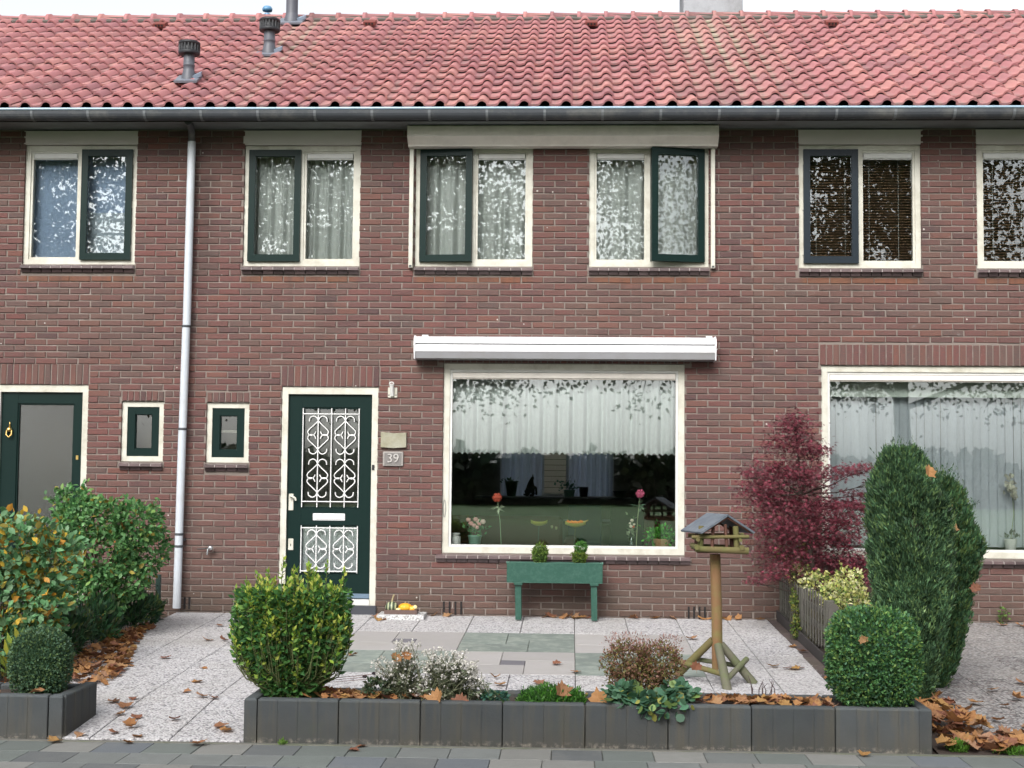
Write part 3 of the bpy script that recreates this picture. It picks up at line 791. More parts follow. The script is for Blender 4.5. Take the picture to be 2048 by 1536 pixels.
M_BRACK = mat('galvanised_strap', (.16, .17, .18), (.11, .12, .13), rough=.5, bump=.1)
def gutter(house, x0, x1):
    """box gutter with a rolled bright rim, bottom and back to the soffit"""
    yo, zt = -.55, 4.978
    g = MB(); cy_, cz_ = yo + .078, zt - .022; arc = [(cy_ + .078 * math.cos(a), cz_ + .078 * math.sin(a)) for a in [math.pi + math.pi * k / 10 for k in range(11)]]
    inn = [(cy_ + (y_ - cy_) * .95, cz_ + (z_ - cz_) * .95) for y_, z_ in arc][::-1]
    g.prism([(yo, zt)] + arc + [(yo + .156, zt + .005), (yo + .152, zt + .005)] + inn + [(yo + .004, zt)], 'x', x0, x1)
    gt = g.build('gutter', M_ZINC, house)
    q = MB(); q.tube([(x0, yo + .001, zt), (x1, yo + .001, zt)], .0135, 8); q.build('gutter_rim', M_ZINC_LIGHT, gt)
    x = math.ceil((x0 + .1) / .565) * .565 - .2
    while x < x1:
        if x > x0:
            arc2 = [(cy_ + .083 * math.cos(a), cz_ + .083 * math.sin(a)) for a in [math.pi * .98 + math.pi * .9 * k / 8 for k in range(9)]]; inn2 = [(cy_ + (y_ - cy_) * .945, cz_ + (z_ - cz_) * .945) for y_, z_ in arc2][::-1]
            MB().prism(arc2 + inn2, 'x', x - .012, x + .012).build('gutter_bracket', M_BRACK, gt)
        x += .565
    # soffit boards and fascia under and behind the gutter
    s = MB(); s.prism([(yo + .158, zt - .088), (yo + .158, zt + .03), (.30, zt + .03), (.30, Z_TOP + .004), (-.02, Z_TOP + .004)], 'x', x0, x1)
    sf = s.build('soffit', M_SOFFIT, house)
    return gt

def flue(name, label, x, y, z, h, r, capr, caph, parent=None, group=None, slim=False):
    """roof vent: flashing, round pipe, louvred cap"""
    t = thing(name, label, 'roof vent', (x, y, z), group)
    lead = mat('lead_flashing', (.17, .19, .22), (.12, .13, .16), rough=.5, bump=.3)
    dark = mat('dark_plastic', (.014, .016, .020), rough=.6, bump=.05)
    n = Vector((0, -math.sin(SL), math.cos(SL))); sdir = Vector((0, math.cos(SL), math.sin(SL)))
    c = Vector((x, y, z)) + n * .045
    MB().obox(c, (r * 2.1, 0, 0), sdir * (r * 2.1), n * .012).build('flashing', lead, t)
    MB().obox(c + n * .03 + Vector((r * 1.6, 0, 0)) + sdir * .02, (r * .8, 0, .02), sdir * r * .5, n * .02).build('flashing_upstand', mat('blue_lead', (.26, .33, .42), rough=.5), t)
    MB().lathe([(r * 1.35, -.10), (r * 1.30, .06), (r * 1.02, .13), (r, .14), (r, h * .55), (r * 1.06, h * .56), (r * 1.06, h * .6), (r, h * .61), (r, h)], (x, y, z), 16).build('pipe', mat('grey_pipe', (.085, .09, .11), (.065, .07, .085), rough=.5, bump=.05), t)
    if caph:
        b = MB(); b.lathe([(capr, 0), (capr * 1.04, .012), (capr * 1.04, .03), (capr * .93, .034), (capr * .93, caph * .75), (capr * 1.05, caph * .78), (capr * 1.05, caph * .95), (capr * .95, caph)], (x, y, z + h - .02), 20)
        cp = b.build('cap', dark, t)
        rb = MB()
        for k in range(18):
            a = 2 * math.pi * k / 18
            px, py = x + math.cos(a) * capr * .97, y + math.sin(a) * capr * .97
            rb.box(px - .006, px + .006, py - .006, py + .006, z + h + .012, z + h + caph * .75 - .02)
        o = rb.build('cap_rib', dark, cp); o['kind'] = 'stuff'
    return t

# ---------- the three houses
def open_of(x0, x1, z0, z1): return (x0, x1, z0, z1)
UZ0, UZ1 = 3.503, 4.738
H39 = thing('terraced_house', 'brick terraced house with white awning box over its picture window and white scrolled door grille', 'house', (-.4, 0, 0), 'terraced houses in the brick row')
HL = thing('terraced_house', 'brick terraced house beyond the downpipe whose green door has one tall frosted pane', 'house', (-5.4, 0, 0), 'terraced houses in the brick row')
HR = thing('terraced_house', 'brick terraced house behind the maple with vertical blinds in its big window', 'house', (5.0, 0, 0), 'terraced houses in the brick row')
XL, XA, XB, XR = -7.8, -3.27, 2.455, 7.8

# middle house
w2 = (-2.708, -1.519, UZ0, UZ1); w3 = (-.951, .238, UZ0, UZ1); w4 = (.809, 2.011, UZ0, UZ1)
sm2 = (-3.044, -2.609, 1.500, 2.103); dr = (-2.278, -1.302, -.02, 2.268); pw = (-.643, 1.772, .619, 2.516)
up = lambda w: (w[0], w[1], w[2], Z_TOP)
sil = lambda w, a=.005: (w[0] - a, w[1] + a, w[2] - .088, w[2] - .001)
build_wall(H39, XA, XB, [up(w2), up(w3), up(w4), sm2, dr, pw],
           [(sm2[0] - .0, sm2[1], 2.107, 2.212), (-2.29, -1.29, 2.272, 2.484), (-.70, 1.83, 2.520, 2.732)],
           [sil(w2), sil(w3), sil(w4), sil(sm2, .004), (-.70, 1.83, .530, .617)])
upper_window(H39, *w2, 'left', M_GREEN, 0)
upper_window(H39, *w3, 'left', M_GREEN, 4)
upper_window(H39, *w4, 'right', M_GREEN, 11)
small_window(H39, *sm2, True, 'small cream window with dark green sash and one white glazing bar')
PWIN = big_window(H39, *pw, 'large cream framed picture window with lace half curtain behind')
for w in (w2,):
    MB().box(w[0] - .016, w[1] + .006, .002, .12, UZ1 + .006, Z_TOP - .012).build('lintel_panel', M_PANEL, H39)
MB().box(w3[0] + .001, w3[1] - .001, .012, .12, UZ1 + .003, Z_TOP).build('lintel_panel', M_PANEL, H39)
MB().box(w4[0] + .001, w4[1] - .001, .012, .12, UZ1 + .003, Z_TOP).build('lintel_panel', M_PANEL, H39)
interior(H39, XA, XB); rear_wall(H39, XA, XB, (-.42, 1.28, 1.06, 2.3))
build_roof(H39, XA, XB, -5, 5); gutter(H39, XA, XB)

# left house
w1 = (-4.988, -3.823, UZ0 + .012, UZ1 + .006)
sm1 = (-3.915, -3.482, 1.505, 2.110); d1 = (-5.235, -4.262, -.02, 2.272)
build_wall(HL, XL, XA, [up(w1), sm1, d1], [(sm1[0], sm1[1], 2.114, 2.219), (-5.24, -4.26, 2.276, 2.488)], [sil(w1), sil(sm1, .004)])
upper_window(HL, *w1, 'right', M_GREEN, 0)
small_window(HL, *sm1, False, 'small cream window with dark green sash and plain dark pane')
MB().box(w1[0] - .016, w1[1] + .006, .002, .12, UZ1 + .012, Z_TOP - .012).build('lintel_panel', M_PANEL, HL)
interior(HL, XL, XA); rear_wall(HL, XL, XA); build_roof(HL, XL, XA, -5, 5); gutter(HL, XL, XA)

# right house
w5 = (2.911, 4.123, UZ0 - .006, UZ1); w6 = (4.672, 5.88, UZ0 - .006, UZ1); rw = (3.127, 5.56, .622, 2.514)
build_wall(HR, XB, XR, [up(w5), up(w6), rw], [(3.11, 5.60, 2.518, 2.728)], [sil(w5), sil(w6), (3.07, 5.62, .533, .620)])
upper_window(HR, *w5, 'left', M_GREYBLUE, 0)
upper_window(HR, *w6, 'right', M_GREYBLUE, 0)
big_window(HR, *rw, 'large cream framed window with pale valance and grey vertical blinds')
for w in (w5, w6): MB().box(w[0] - .002, w[1] + .022, .002, .12, UZ1 + .006, Z_TOP - .012).build('lintel_panel', M_PANEL, HR)
interior(HR, XB, XR); rear_wall(HR, XB, XR); build_roof(HR, XB, XR, -5, 5); gutter(HR, XB, XR)

# ventilation slots low in the brickwork
for (x0, x1, z0, z1, hs) in ((-.643, -.412, .012, .137, H39), (1.786, 1.998, .0, .118, H39), (-3.246, -3.152, .03, .144, H39)):
    n = max(2, round((x1 - x0) / .055)); g = MB()
    for i in range(n):
        x = x0 + (i + .5) * (x1 - x0) / n; g.box(x - .009, x + .009, -.006, .004, z0, z1)
    o = g.build('air_slot', mat('black_slot', (.012, .010, .010), rough=.9, bump=0), hs); o['label'] = 'upright black air slots low in the brickwork'

# downpipe: swan neck out of the soffit, three lengths with collars
dp = MB()
dp.tube([(-3.19, -.40, 4.885), (-3.195, -.30, 4.872), (-3.22, -.15, 4.845), (-3.236, -.085, 4.80), (-3.237, -.075, 4.72)], .036, 12)
dpo = dp.build('downpipe', M_ZINC, H39); dpo['label'] = 'long pale downpipe leaning slightly down the wall'
for (a, c, za, zb) in ((-3.237, -3.246, 4.76, 2.87), (-3.250, -3.262, 2.868, 1.834), (-3.265, -3.280, 1.832, .045)):
    MB().tube([(a, -.078, za), (c, -.078, zb)], .0405, 16).build('pipe_length', M_PIPE, dpo)
for (x, z) in ((-3.249, 2.87), (-3.264, 1.833), (-3.272, .78), (-3.2735, .66)):
    MB().lathe([(.043, -.012), (.045, -.008), (.045, .008), (.043, .012)], (x, -.078, z), 16).build('pipe_collar', M_ZINC, dpo)
MB().box(-3.335, -3.225, -.06, -.002, .715, .735).build('pipe_clip', M_ZINC, dpo)

# front door of the middle house
def door_frame(house, x0, x1, z1, label):
    w = .062
    b = MB(); b.box(x0, x0 + w, FY0 - .012, FY1, -.01, z1); b.box(x1 - w, x1, FY0 - .012, FY1, -.01, z1); b.box(x0 + w, x1 - w, FY0 - .010, FY1, z1 - .070, z1)
    o = b.build('door_frame', M_CREAM, house); return o
door_frame(H39, dr[0], dr[1], dr[3], '')
DX0, DX1, DZ0, DZ1 = -2.215, -1.365, .150, 2.197
dm = MB(); y0, y1 = .050, .100
GL0, GL1 = -2.076, -1.486
dm.box(DX0, GL0, y0, y1, DZ0, DZ1); dm.box(GL1, DX1, y0, y1, DZ0, DZ1)
for (a, c) in ((2.066, DZ1), (.882, 1.048), (DZ0, .392)): dm.box(GL0, GL1, y0 + .002, y1, a, c)
DOOR = dm.build('door', M_GREEN, H39); DOOR['label'] = 'dark green front door with white scrolled grilles over two panes'
for (a, c) in ((1.05, 2.064), (.394, .880)):
    frame_mb(GL0 + .001, GL1 - .001, a, c, .014, y0 + .010, y1 - .01).build('glazing_bead', M_GREEN, DOOR)
    pane('door_glass', GL0 + .015, GL1 - .015, a + .014, c - .014, y0 + .03, DOOR, M_GLASS_DARK if a > 1 else M_GLASS_DOORLOW)
# scrolled grille
IRON = mat('white_ironwork', (.78, .78, .77), rough=.4, bump=.05)
gy = y0 - .006
sc_ = .00163
def scroll_group(b, xc, zc, parts='full'):
    A = [(56, -84), (52, -106), (30, -118), (10, -108), (0, -88)]
    B = [(0, -88), (28, -60), (58, -32), (64, -14), (50, 2), (26, -2), (14, -22)]
    for sx in (-1, 1):
        for sy in (-1, 1):
            for P in (A, B):
                pts = [(xc + sx * p[0] * sc_, gy, zc - sy * p[1] * sc_) for p in P]
                # Catmull-Rom smoothing of the bar
                q = []
                for i in range(len(pts) - 1):
                    p0, p1, p2, p3 = Vector(pts[max(i - 1, 0)]), Vector(pts[i]), Vector(pts[i + 1]), Vector(pts[min(i + 2, len(pts) - 1)])
                    for t in (0, .33, .66):
                        q.append(.5 * ((2 * p1) + (-p0 + p2) * t + (2 * p0 - 5 * p1 + 4 * p2 - p3) * t * t + (-p0 + 3 * p1 - 3 * p2 + p3) * t ** 3))
                q.append(Vector(pts[-1]))
                b.tube(q, .0062, 5)
def grille(z0, z1, groups, bars_z):
    b = MB()
    for x in (-2.066, -1.912, -1.776, -1.636, -1.497):
        b.tube([(x, gy - .002, z0 + .004), (x, gy - .002, z1 - .004)], .0062, 6)
    for z in bars_z: b.tube([(-2.066, gy - .010, z), (-1.497, gy - .010, z)], .0062, 6)
    g = b.build('door_grille', IRON, DOOR)
    for zc in groups:
        for xc in (-1.912, -1.636):
            s = MB(); scroll_group(s, xc, zc); s.build('scroll', IRON, g)
grille(1.055, 2.060, (1.785, 1.350), (1.998, 1.116))
grille(.398, .878, (.640,), (.852, .420))
MB().box(GL0 + .002, GL1 - .002, .115, .119, 1.049, 2.068).build('grey_backing', net_mat('backing_grey', (.20, .21, .20), .98), DOOR)  # added grey panel, lightens the otherwise black upper door glass
# letter plate, handle, lower lock, kick strip, sill
lp = MB().cbox(-1.952, -1.626, y0 - .008, y0 + .002, .926, .998, .004).build('letter_plate', M_ALU, DOOR)
MB().cbox(-1.925, -1.652, y0 - .014, y0 - .007, .940, .978, .003).build('letter_flap', mat('flap_light', (.70, .70, .68), rough=.3), lp)
hd = MB(); hd.cbox(-2.200, -2.150, y0 - .010, y0 + .002, 1.025, 1.192, .004)
hh = hd.build('door_handle', M_CREAM, DOOR)
MB().tube([(-2.176, y0 - .008, 1.165), (-2.176, y0 - .045, 1.165), (-2.150, y0 - .050, 1.165), (-2.126, y0 - .046, 1.150), (-2.120, y0 - .044, 1.125)], .010, 8).build('handle_grip', M_CREAM, hh)
MB().cbox(-2.196, -2.144, y0 - .010, y0 + .002, .626, .742, .004).build('lock_plate', M_CREAM, DOOR)
MB().cbox(-2.174, -2.166, y0 - .013, y0 - .009, .665, .69, .001).build('keyhole', mat('black_slot', (.012, .010, .010)), DOOR)
MB().box(DX0 + .004, DX1 - .004, y0 - .016, y0 + .001, .155, .200).build('weather_bar', mat('blue_grey_bar', (.13, .19, .26), rough=.35), DOOR)
MB().box(dr[0] + .063, dr[1] - .063, .006, .10, .088, .146).build('door_sill', M_WHITEP, H39)
MB().box(dr[0] - .0, dr[1] + .01, -.03, .12, -.06, .086).build('door_threshold', mat('dark_slate', (.045, .048, .060), rough=.45, bump=.1), H39)
MB().box(GL0 + .002, GL1 - .002, .101, .104, .392, .882).build('door_net', net_mat('door_net_white', (.80, .82, .84), .97), DOOR)

# front door of the left house
door_frame(HL, d1[0], d1[1], d1[3], '')
m1 = MB(); a0, a1 = d1[0] + .066, d1[1] - .066
m1.box(a0, -5.005, y0, y1, .12, 2.20); m1.box(-4.418, a1, y0, y1, .12, 2.20); m1.box(-5.005, -4.418, y0 + .002, y1, 2.086, 2.20); m1.box(-5.005, -4.418, y0 + .002, y1, .12, .38)
D1 = m1.build('door', M_GREEN, HL); D1['label'] = 'dark green front door with one tall frosted pane and brass fittings'
frame_mb(-5.004, -4.419, .381, 2.085, .013, y0 + .012, y1 - .01).build('glazing_bead', M_GREEN, D1)
pane('frosted_pane', -4.991, -4.432, .394, 2.072, y0 + .03, D1, glass_mat('frosted_glass', .10, 1.3, (.50, .47, .42), rough=.22))
BRASS = mat('brass', (.75, .52, .18), rough=.3, metal=.9, bump=0)
kn = MB(); kn.lathe([(.0, 0), (.022, .004), (.028, .02), (.020, .04), (.006, .046)], (-5.078, y0 - .022, 1.795), 12); kn.tube([(-5.102, y0 - .02, 1.81), (-5.106, y0 - .03, 1.765), (-5.078, y0 - .034, 1.738), (-5.050, y0 - .03, 1.765), (-5.054, y0 - .02, 1.81)], .008, 8)
kn.lathe([(.0, 0), (.010, .003), (.004, .05), (.0, .056)], (-5.078, y0 - .012, 1.84), 8)
kn.build('door_knocker', BRASS, D1)
MB().cbox(-4.388, -4.362, y0 - .008, y0 + .001, 1.515, 1.560, .003).build('brass_lock', BRASS, D1)
MB().box(d1[0], d1[1], -.02, .12, -.06, .10).build('door_threshold', mat('dark_slate', (.045, .048, .060)), HL)
MB().box(-5.2, -4.3, .4, .41, .1, 2.3).build('hall_screen', mat('hall_brown', (.20, .17, .14), rough=.9, bump=0), D1)

# bell push on the cream door jamb
bl = MB().cbox(-1.357, -1.332, .006, .019, 1.437, 1.490, .003).build('bell_push', mat('black_bell', (.02, .02, .02), rough=.4, bump=0))
tag(bl, 'tiny black bell push on the cream jamb of the grilled green door', 'doorbell')

# ---------- things fixed to the front
sb = thing('screen_box', 'long beige sun screen box under the gutter over two upper windows', 'sunscreen', (.535, 0, 4.70))
prof = [(-.004, 4.893), (-.205, 4.893), (-.220, 4.880), (-.220, 4.782), (-.205, 4.768), (-.130, 4.716), (-.120, 4.700), (-.004, 4.700)]
MB().prism(prof, 'x', -1.008, 2.080).build('box_casing', M_BEIGE, sb)
for (a, c) in ((-1.018, -1.008), (2.080, 2.090)):
    MB().prism([(y - (.003 if y < -.01 else 0), z + (.003 if z > 4.8 else -.003)) for y, z in prof], 'x', a, c).build('end_cap', M_BEIGE, sb)
MB().box(-1.006, 2.078, -.2225, -.2195, 4.781, 4.786).build('edge_trim', mat('beige_light', (.68, .65, .60), rough=.4), sb)
for (a, c) in ((-1.010, -.968), (2.028, 2.070)):
    MB().cbox(a, c, -.050, -.004, 3.478, 4.699, .004).build('guide_rail', M_CREAM, sb)
    MB().cbox(a + .008, c - .008, -.052, -.049, 3.485, 3.505, .001).build('rail_screw', M_ZINC, sb)

aw = thing('awning_box', 'bright white folded awning box over the picture window', 'awning', (.57, 0, 2.54))
MB().prism([(-.004, 2.770), (-.150, 2.772), (-.192, 2.752), (-.198, 2.722), (-.196, 2.700), (-.004, 2.700)], 'x', -.912, 2.052).build('upper_casing', M_ALU, aw)
MB().prism([(-.004, 2.6895), (-.190, 2.6895), (-.208, 2.676), (-.212, 2.650), (-.205, 2.618), (-.004, 2.618)], 'x', -.912, 2.052).build('front_bar', M_ALU, aw)
MB().prism([(-.01, 2.6165), (-.202, 2.6165), (-.190, 2.552), (-.160, 2.546), (-.01, 2.546)], 'x', -.911, 2.051).build('lower_casing', mat('grey_aluminium', (.27, .27, .285), rough=.4, bump=.02, dirt=(.22, .21, .20)), aw)
MB().box(-.91, 2.05, -.165, -.01, 2.6905, 2.699).build('dark_gap', mat('black_slot', (.012, .010, .010)), aw)
for (a, c) in ((-.926, -.9125), (2.0525, 2.066)):
    MB().prism([(-.004, 2.778), (-.155, 2.782), (-.200, 2.756), (-.218, 2.680), (-.212, 2.610), (-.195, 2.545), (-.160, 2.540), (-.004, 2.540)], 'x', a, c).build('end_plate', M_ALU, aw)
for x in (-.86, 1.98): MB().box(x, x + .06, -.05, -.003, 2.771, 2.798).build('wall_bracket', M_ALU, aw)

# window-side shutter crank handle clip on the frame
ov = MB(); ov.tube([(-.622 + .012 * math.cos(a), .026, .985 + .075 + .085 * math.sin(a)) for a in [2 * math.pi * k / 20 for k in range(21)]], .004, 6)
o = ov.build('cord_cleat', mat('grey_cleat', (.30, .30, .28), rough=.5)); tag(o, 'slim oval grey cord cleat on the left jamb of the picture window', 'cleat')

fb = thing('flagpole_bracket', 'small cream flagpole holder on the bricks above the house number', 'bracket', (-1.15, 0, 2.17))
MB().cbox(-1.203, -1.108, -.012, -.001, 2.166, 2.268, .003).build('back_plate', M_CREAM, fb)
MB().tube([(-1.158, -.02, 2.185), (-1.160, -.055, 2.300)], [.020, .022], 12).build('pole_socket', M_WHITEP, fb)
rg = MB(); rg.tube([(-1.160 + .021 * math.cos(a), -.058, 2.303 + .016 * math.sin(a)) for a in [2 * math.pi * k / 14 for k in range(15)]], .006, 6); rg.build('socket_rim', M_WHITEP, fb)
for x in (-1.192, -1.120): MB().cbox(x - .006, x + .006, -.0155, -.0118, 2.185, 2.197, .001).build('screw', M_GLAZED, fb)

pl = thing('stone_plaque', 'worn greenish blank stone plaque above the house number', 'plaque', (-1.14, 0, 1.66))
b = MB(); b.add([(-1.266, -.030, 1.668), (-1.14, -.031, 1.660), (-1.010, -.030, 1.668), (-1.010, -.030, 1.812), (-1.14, -.031, 1.806), (-1.266, -.030, 1.818), (-1.268, -.001, 1.664), (-1.14, -.001, 1.656), (-1.008, -.001, 1.664), (-1.008, -.001, 1.816), (-1.14, -.001, 1.810), (-1.268, -.001, 1.822)],
      [(0, 1, 4, 5), (1, 2, 3, 4), (6, 7, 1, 0), (7, 8, 2, 1), (8, 9, 3, 2), (9, 10, 4, 3), (10, 11, 5, 4), (11, 6, 0, 5)])
b.build('slab', mat('mossy_stone', (.33, .31, .22), (.19, .185, .13), scale=16, rough=.9, bump=1.0, bscale=28, dirt=(.42, .42, .36)), pl)

hn = thing('house_number', 'pale concrete house number plate reading 39', 'number plate', (-1.14, 0, 1.475))
STONE = mat('pale_concrete', (.34, .32, .30), (.26, .245, .23), scale=18, rough=.9, bump=.5)
MB().cbox(-1.243, -1.038, -.024, -.001, 1.478, 1.624, .006).build('plate', STONE, hn)
MB().box(-1.226, -1.055, -.0262, -.0242, 1.492, 1.610).build('plate_field', mat('grey_field', (.20, .19, .18), (.16, .15, .145), scale=20, rough=.9, bump=.4), hn)
tc = bpy.data.curves.new('digits', 'FONT'); tc.body = '39'; tc.size = .125; tc.extrude = .005
tc.align_x = 'CENTER'; tc.align_y = 'CENTER'; tc.materials.append(mat('digit_stone', (.46, .44, .42), (.38, .36, .34), scale=30, rough=.9, bump=.4))
tmp = bpy.data.objects.new('tmp', tc); COL.objects.link(tmp); bpy.context.view_layer.update()
dme = bpy.data.meshes.new_from_object(tmp.evaluated_get(bpy.context.evaluated_depsgraph_get())); bpy.data.objects.remove(tmp); bpy.data.curves.remove(tc)
dme.materials.clear(); dme.transform(Matrix.Translation((-1.140, -.031, 1.553)) @ Matrix.Rotation(R(90), 4, 'X'))
mesh_obj('digits', dme, hn, MATS['digit_stone'])

tp = thing('garden_tap', 'small chrome garden tap low on the wall beside the downpipe', 'tap', (-3.03, 0, .62))
CH = mat('chrome', (.62, .64, .66), rough=.2, metal=.9, bump=0)
MB().tube([(-2.985, -.001, .640), (-2.985, -.06, .638)], .012, 8).build('pipe_stub', CH, tp)
MB().sphere((-2.955, -.070, .645), .028, 10, 7).build('tap_body', CH, tp)
MB().tube([(-2.995, -.060, .640), (-3.06, -.062, .634), (-3.09, -.064, .632)], .007, 6).build('hose_tail', mat('black_bell', (.02, .02, .02)), tp)
MB().tube([(-2.985, -.06, .632), (-2.985, -.066, .590), (-2.99, -.064, .578)], .009, 8).build('spout', CH, tp)

# roof vents and chimney
flue('roof_vent', 'lowest black capped roof vent, farthest from the ridge', -3.400, .33, 5.48, .325, .058, .108, .135, group='capped vents on the tiles')
flue('roof_vent', 'black capped roof vent halfway up the tiles', -2.838, 1.62, 6.15, .315, .064, .114, .14, group='capped vents on the tiles')
flue('flue_pipe', 'tall grey flue pipe standing close to the ridge', -2.90, 3.15, 7.02, 1.0, .075, .14, .15)
fc = thing('rear_vent_cap', 'small blue capped vent peeping over the ridge', 'roof vent', (-3.46, 4.25, 7.0))
MB().lathe([(.045, 0), (.045, .56), (.04, .58)], (-3.46, 4.25, 6.95), 12).build('pipe', mat('blue_vent', (.10, .25, .42), rough=.4), fc)
MB().lathe([(.03, 0), (.065, .01), (.07, .04), (.05, .07), (.02, .075)], (-3.46, 4.25, 7.555), 12).build('cap', mat('blue_vent', (.10, .25, .42)), fc)
ch = thing('chimney_stack', 'broad pale rendered chimney stack rising behind the ridge', 'chimney', (2.42, 4.1, 6.8))
cm = mat('pale_render', (.34, .35, .37), (.26, .27, .29), scale=9, rough=.85, bump=.6, dirt=(.15, .15, .15))
MB().cbox(2.055, 2.815, 3.78, 4.45, 6.7, 7.92, .01).build('stack', cm, ch)
MB().cbox(2.00, 2.87, 3.72, 4.52, 7.92, 8.00, .01).build('capping_slab', cm, ch)
for i, (x, y, z, lb) in enumerate(((-4.52, 3.0, 6.93, 'terracotta vent tile nearest the black capped vents'), (-1.89, 3.03, 6.95, 'terracotta vent tile between flue pipe and screen box'), (.86, 2.96, 6.91, 'terracotta vent tile a little before the chimney stack'), (3.78, 2.90, 6.88, 'terracotta vent tile past the chimney stack'))):
    n = Vector((0, -math.sin(SL), math.cos(SL))); s_ = Vector((0, math.cos(SL), math.sin(SL)))
    t = thing('vent_tile', lb, 'vent tile', (x, y, z), 'red vent tiles near the ridge')
    c = Vector((x, y, z)) + n * .05
    MB().obox(c, (.075, 0, 0), s_ * .07, n * .022).build('hood', mat('dark_terracotta', (.20, .045, .035), (.12, .03, .025), rough=.8), t)
    q = MB()
    for k in (-1, 0, 1): q.obox(c - s_ * .071 + Vector((k * .038, 0, 0)), (.012, 0, 0), s_ * .004, n * .012)
    q.build('opening', mat('black_slot', (.012, .010, .010)), t)

# ------------------------------------------------------------------ ground
GS = .0339
def gz(y):
    y = max(min(y, 0.0), -5.41)
    return GS * y if y > -4.27 else GS * -4.27 + .070 * (y + 4.27)
PZ = -.235
g = MB()
g.add([(-120, -5.42, PZ - .03), (120, -5.42, PZ - .03), (120, -9.5, PZ - .05), (-120, -9.5, PZ - .05)], [(0, 3, 2, 1)])
# broad ground sheet: soil under everything, out to the horizon
b = MB(); b.add([(-400, -400, -.42), (400, -400, -.42), (400, 400, -.42), (-400, 400, -.42)], [(0, 1, 2, 3)])
o = b.build('ground', M_SOIL); tag(o, kind='structure', label='dark bare earth under the gardens')
b = MB(); b.add([(-30, -5.40, gz(-5.4) - .035), (30, -5.40, gz(-5.4) - .035), (30, -4.27, gz(-4.27) - .035), (-30, -4.27, gz(-4.27) - .035), (30, .3, -.035), (-30, .3, -.035)], [(0, 1, 2, 3), (3, 2, 4, 5)])
gs = b.build('garden_soil', M_SOIL); tag(gs, kind='structure', label='dark garden soil in front of the houses')

prng = random.Random(11)
def slab(name, x0, x1, y0, y1, th, material, parent, gap=.003, tilt=.0012, plane=None, cham=.004):
    """one laid slab as its own object, following the fall of the ground"""
    x0 += gap; x1 -= gap; y0 += gap; y1 -= gap
    zf = plane or gz
    j = [prng.uniform(-tilt, tilt) for _ in range(4)]
    c = cham
    top = [(x0 + c, y0 + c), (x1 - c, y0 + c), (x1 - c, y1 - c), (x0 + c, y1 - c)]; rim = [(x0, y0), (x1, y0), (x1, y1), (x0, y1)]
    cx, cy = (x0 + x1) / 2, (y0 + y1) / 2; cz = zf(cy)
    vs = [(x - cx, y - cy, zf(y) - cz + j[i]) for i, (x, y) in enumerate(top)] + [(x - cx, y - cy, zf(y) - cz + j[i] - c) for i, (x, y) in enumerate(rim)] + [(x - cx, y - cy, zf(y) - cz - th) for x, y in rim]
    fs = [(0, 1, 2, 3)] + [(4 + i, 4 + (i + 1) % 4, (i + 1) % 4, i) for i in range(4)] + [(8 + i, 8 + (i + 1) % 4, 4 + (i + 1) % 4, 4 + i) for i in range(4)]
    me = bpy.data.meshes.new(name); me.from_pydata(vs, [], fs)
    return mesh_obj(name, me, parent, material, (cx, cy, cz))

# patio: columns of washed gravel slabs with an inlaid field of coloured pinwheel paving
bed_ = MB(); bed_.add([(-3.32, -5.40, gz(-5.4) - .018), (2.63, -5.40, gz(-5.4) - .018), (2.63, -4.27, gz(-4.27) - .018), (-3.32, -4.27, gz(-4.27) - .018), (2.63, .0, -.018), (-3.32, .0, -.018)], [(0, 1, 2, 3), (3, 2, 4, 5)])
patio = bed_.build('patio', mat('joint_sand', (.12, .11, .095), (.07, .065, .055), scale=20, rough=.95)); tag(patio, kind='structure', label='patio and path of pale gravel slabs before the grilled door')
cols = [.684 + .4985 * k for k in range(-8, 4)] + [2.585]
cols[0] = -3.30
rows = [-.004, -1.11, -2.17, -3.22, -4.27, -5.40]
PX0, PX1 = cols[4], cols[10]       # coloured field from -1.31 to 1.68
for i in range(len(cols) - 1):
    a, c = cols[i], cols[i + 1]
    for k in range(len(rows) - 1):
        y1, y0 = rows[k], rows[k + 1]
        if PX0 - .01 < (a + c) / 2 < PX1 and k in (1, 2): continue
        if k == 4 and a > -1.32: continue
        if k == 0 and c < -2.7: y1 = -.02
        slab('gravel_slab', a, c, y0 + (0.0), y1, .05, M_SLAB, patio)
def pinwheel(x0, x1, y0, y1, base, ins):
    W_, D_ = x1 - x0, y1 - y0
    def r(a, c, d, e, m_): slab('paving_slab', x0 + a * W_, x0 + c * W_, y0 + d * D_, y0 + e * D_, .05, m_, patio, gap=.0018)
    r(0, .4, .4, 1, base); r(.4, 1, .6, 1, base); r(.6, 1, 0, .6, base); r(0, .6, 0, .4, base); r(.4, .6, .4, .6, ins)
ux = [PX0 + (PX1 - PX0) / 3 * i for i in range(4)]
for i in range(3):
    for k in (1, 2):
        green = (i + k) % 2 == 0
        pinwheel(ux[i], ux[i + 1], rows[k + 1], rows[k], M_SLABGREEN if green else M_PINK, M_SLABGREEN if green else (M_SLABDARK if (i, k) != (2, 1) else M_PINK))

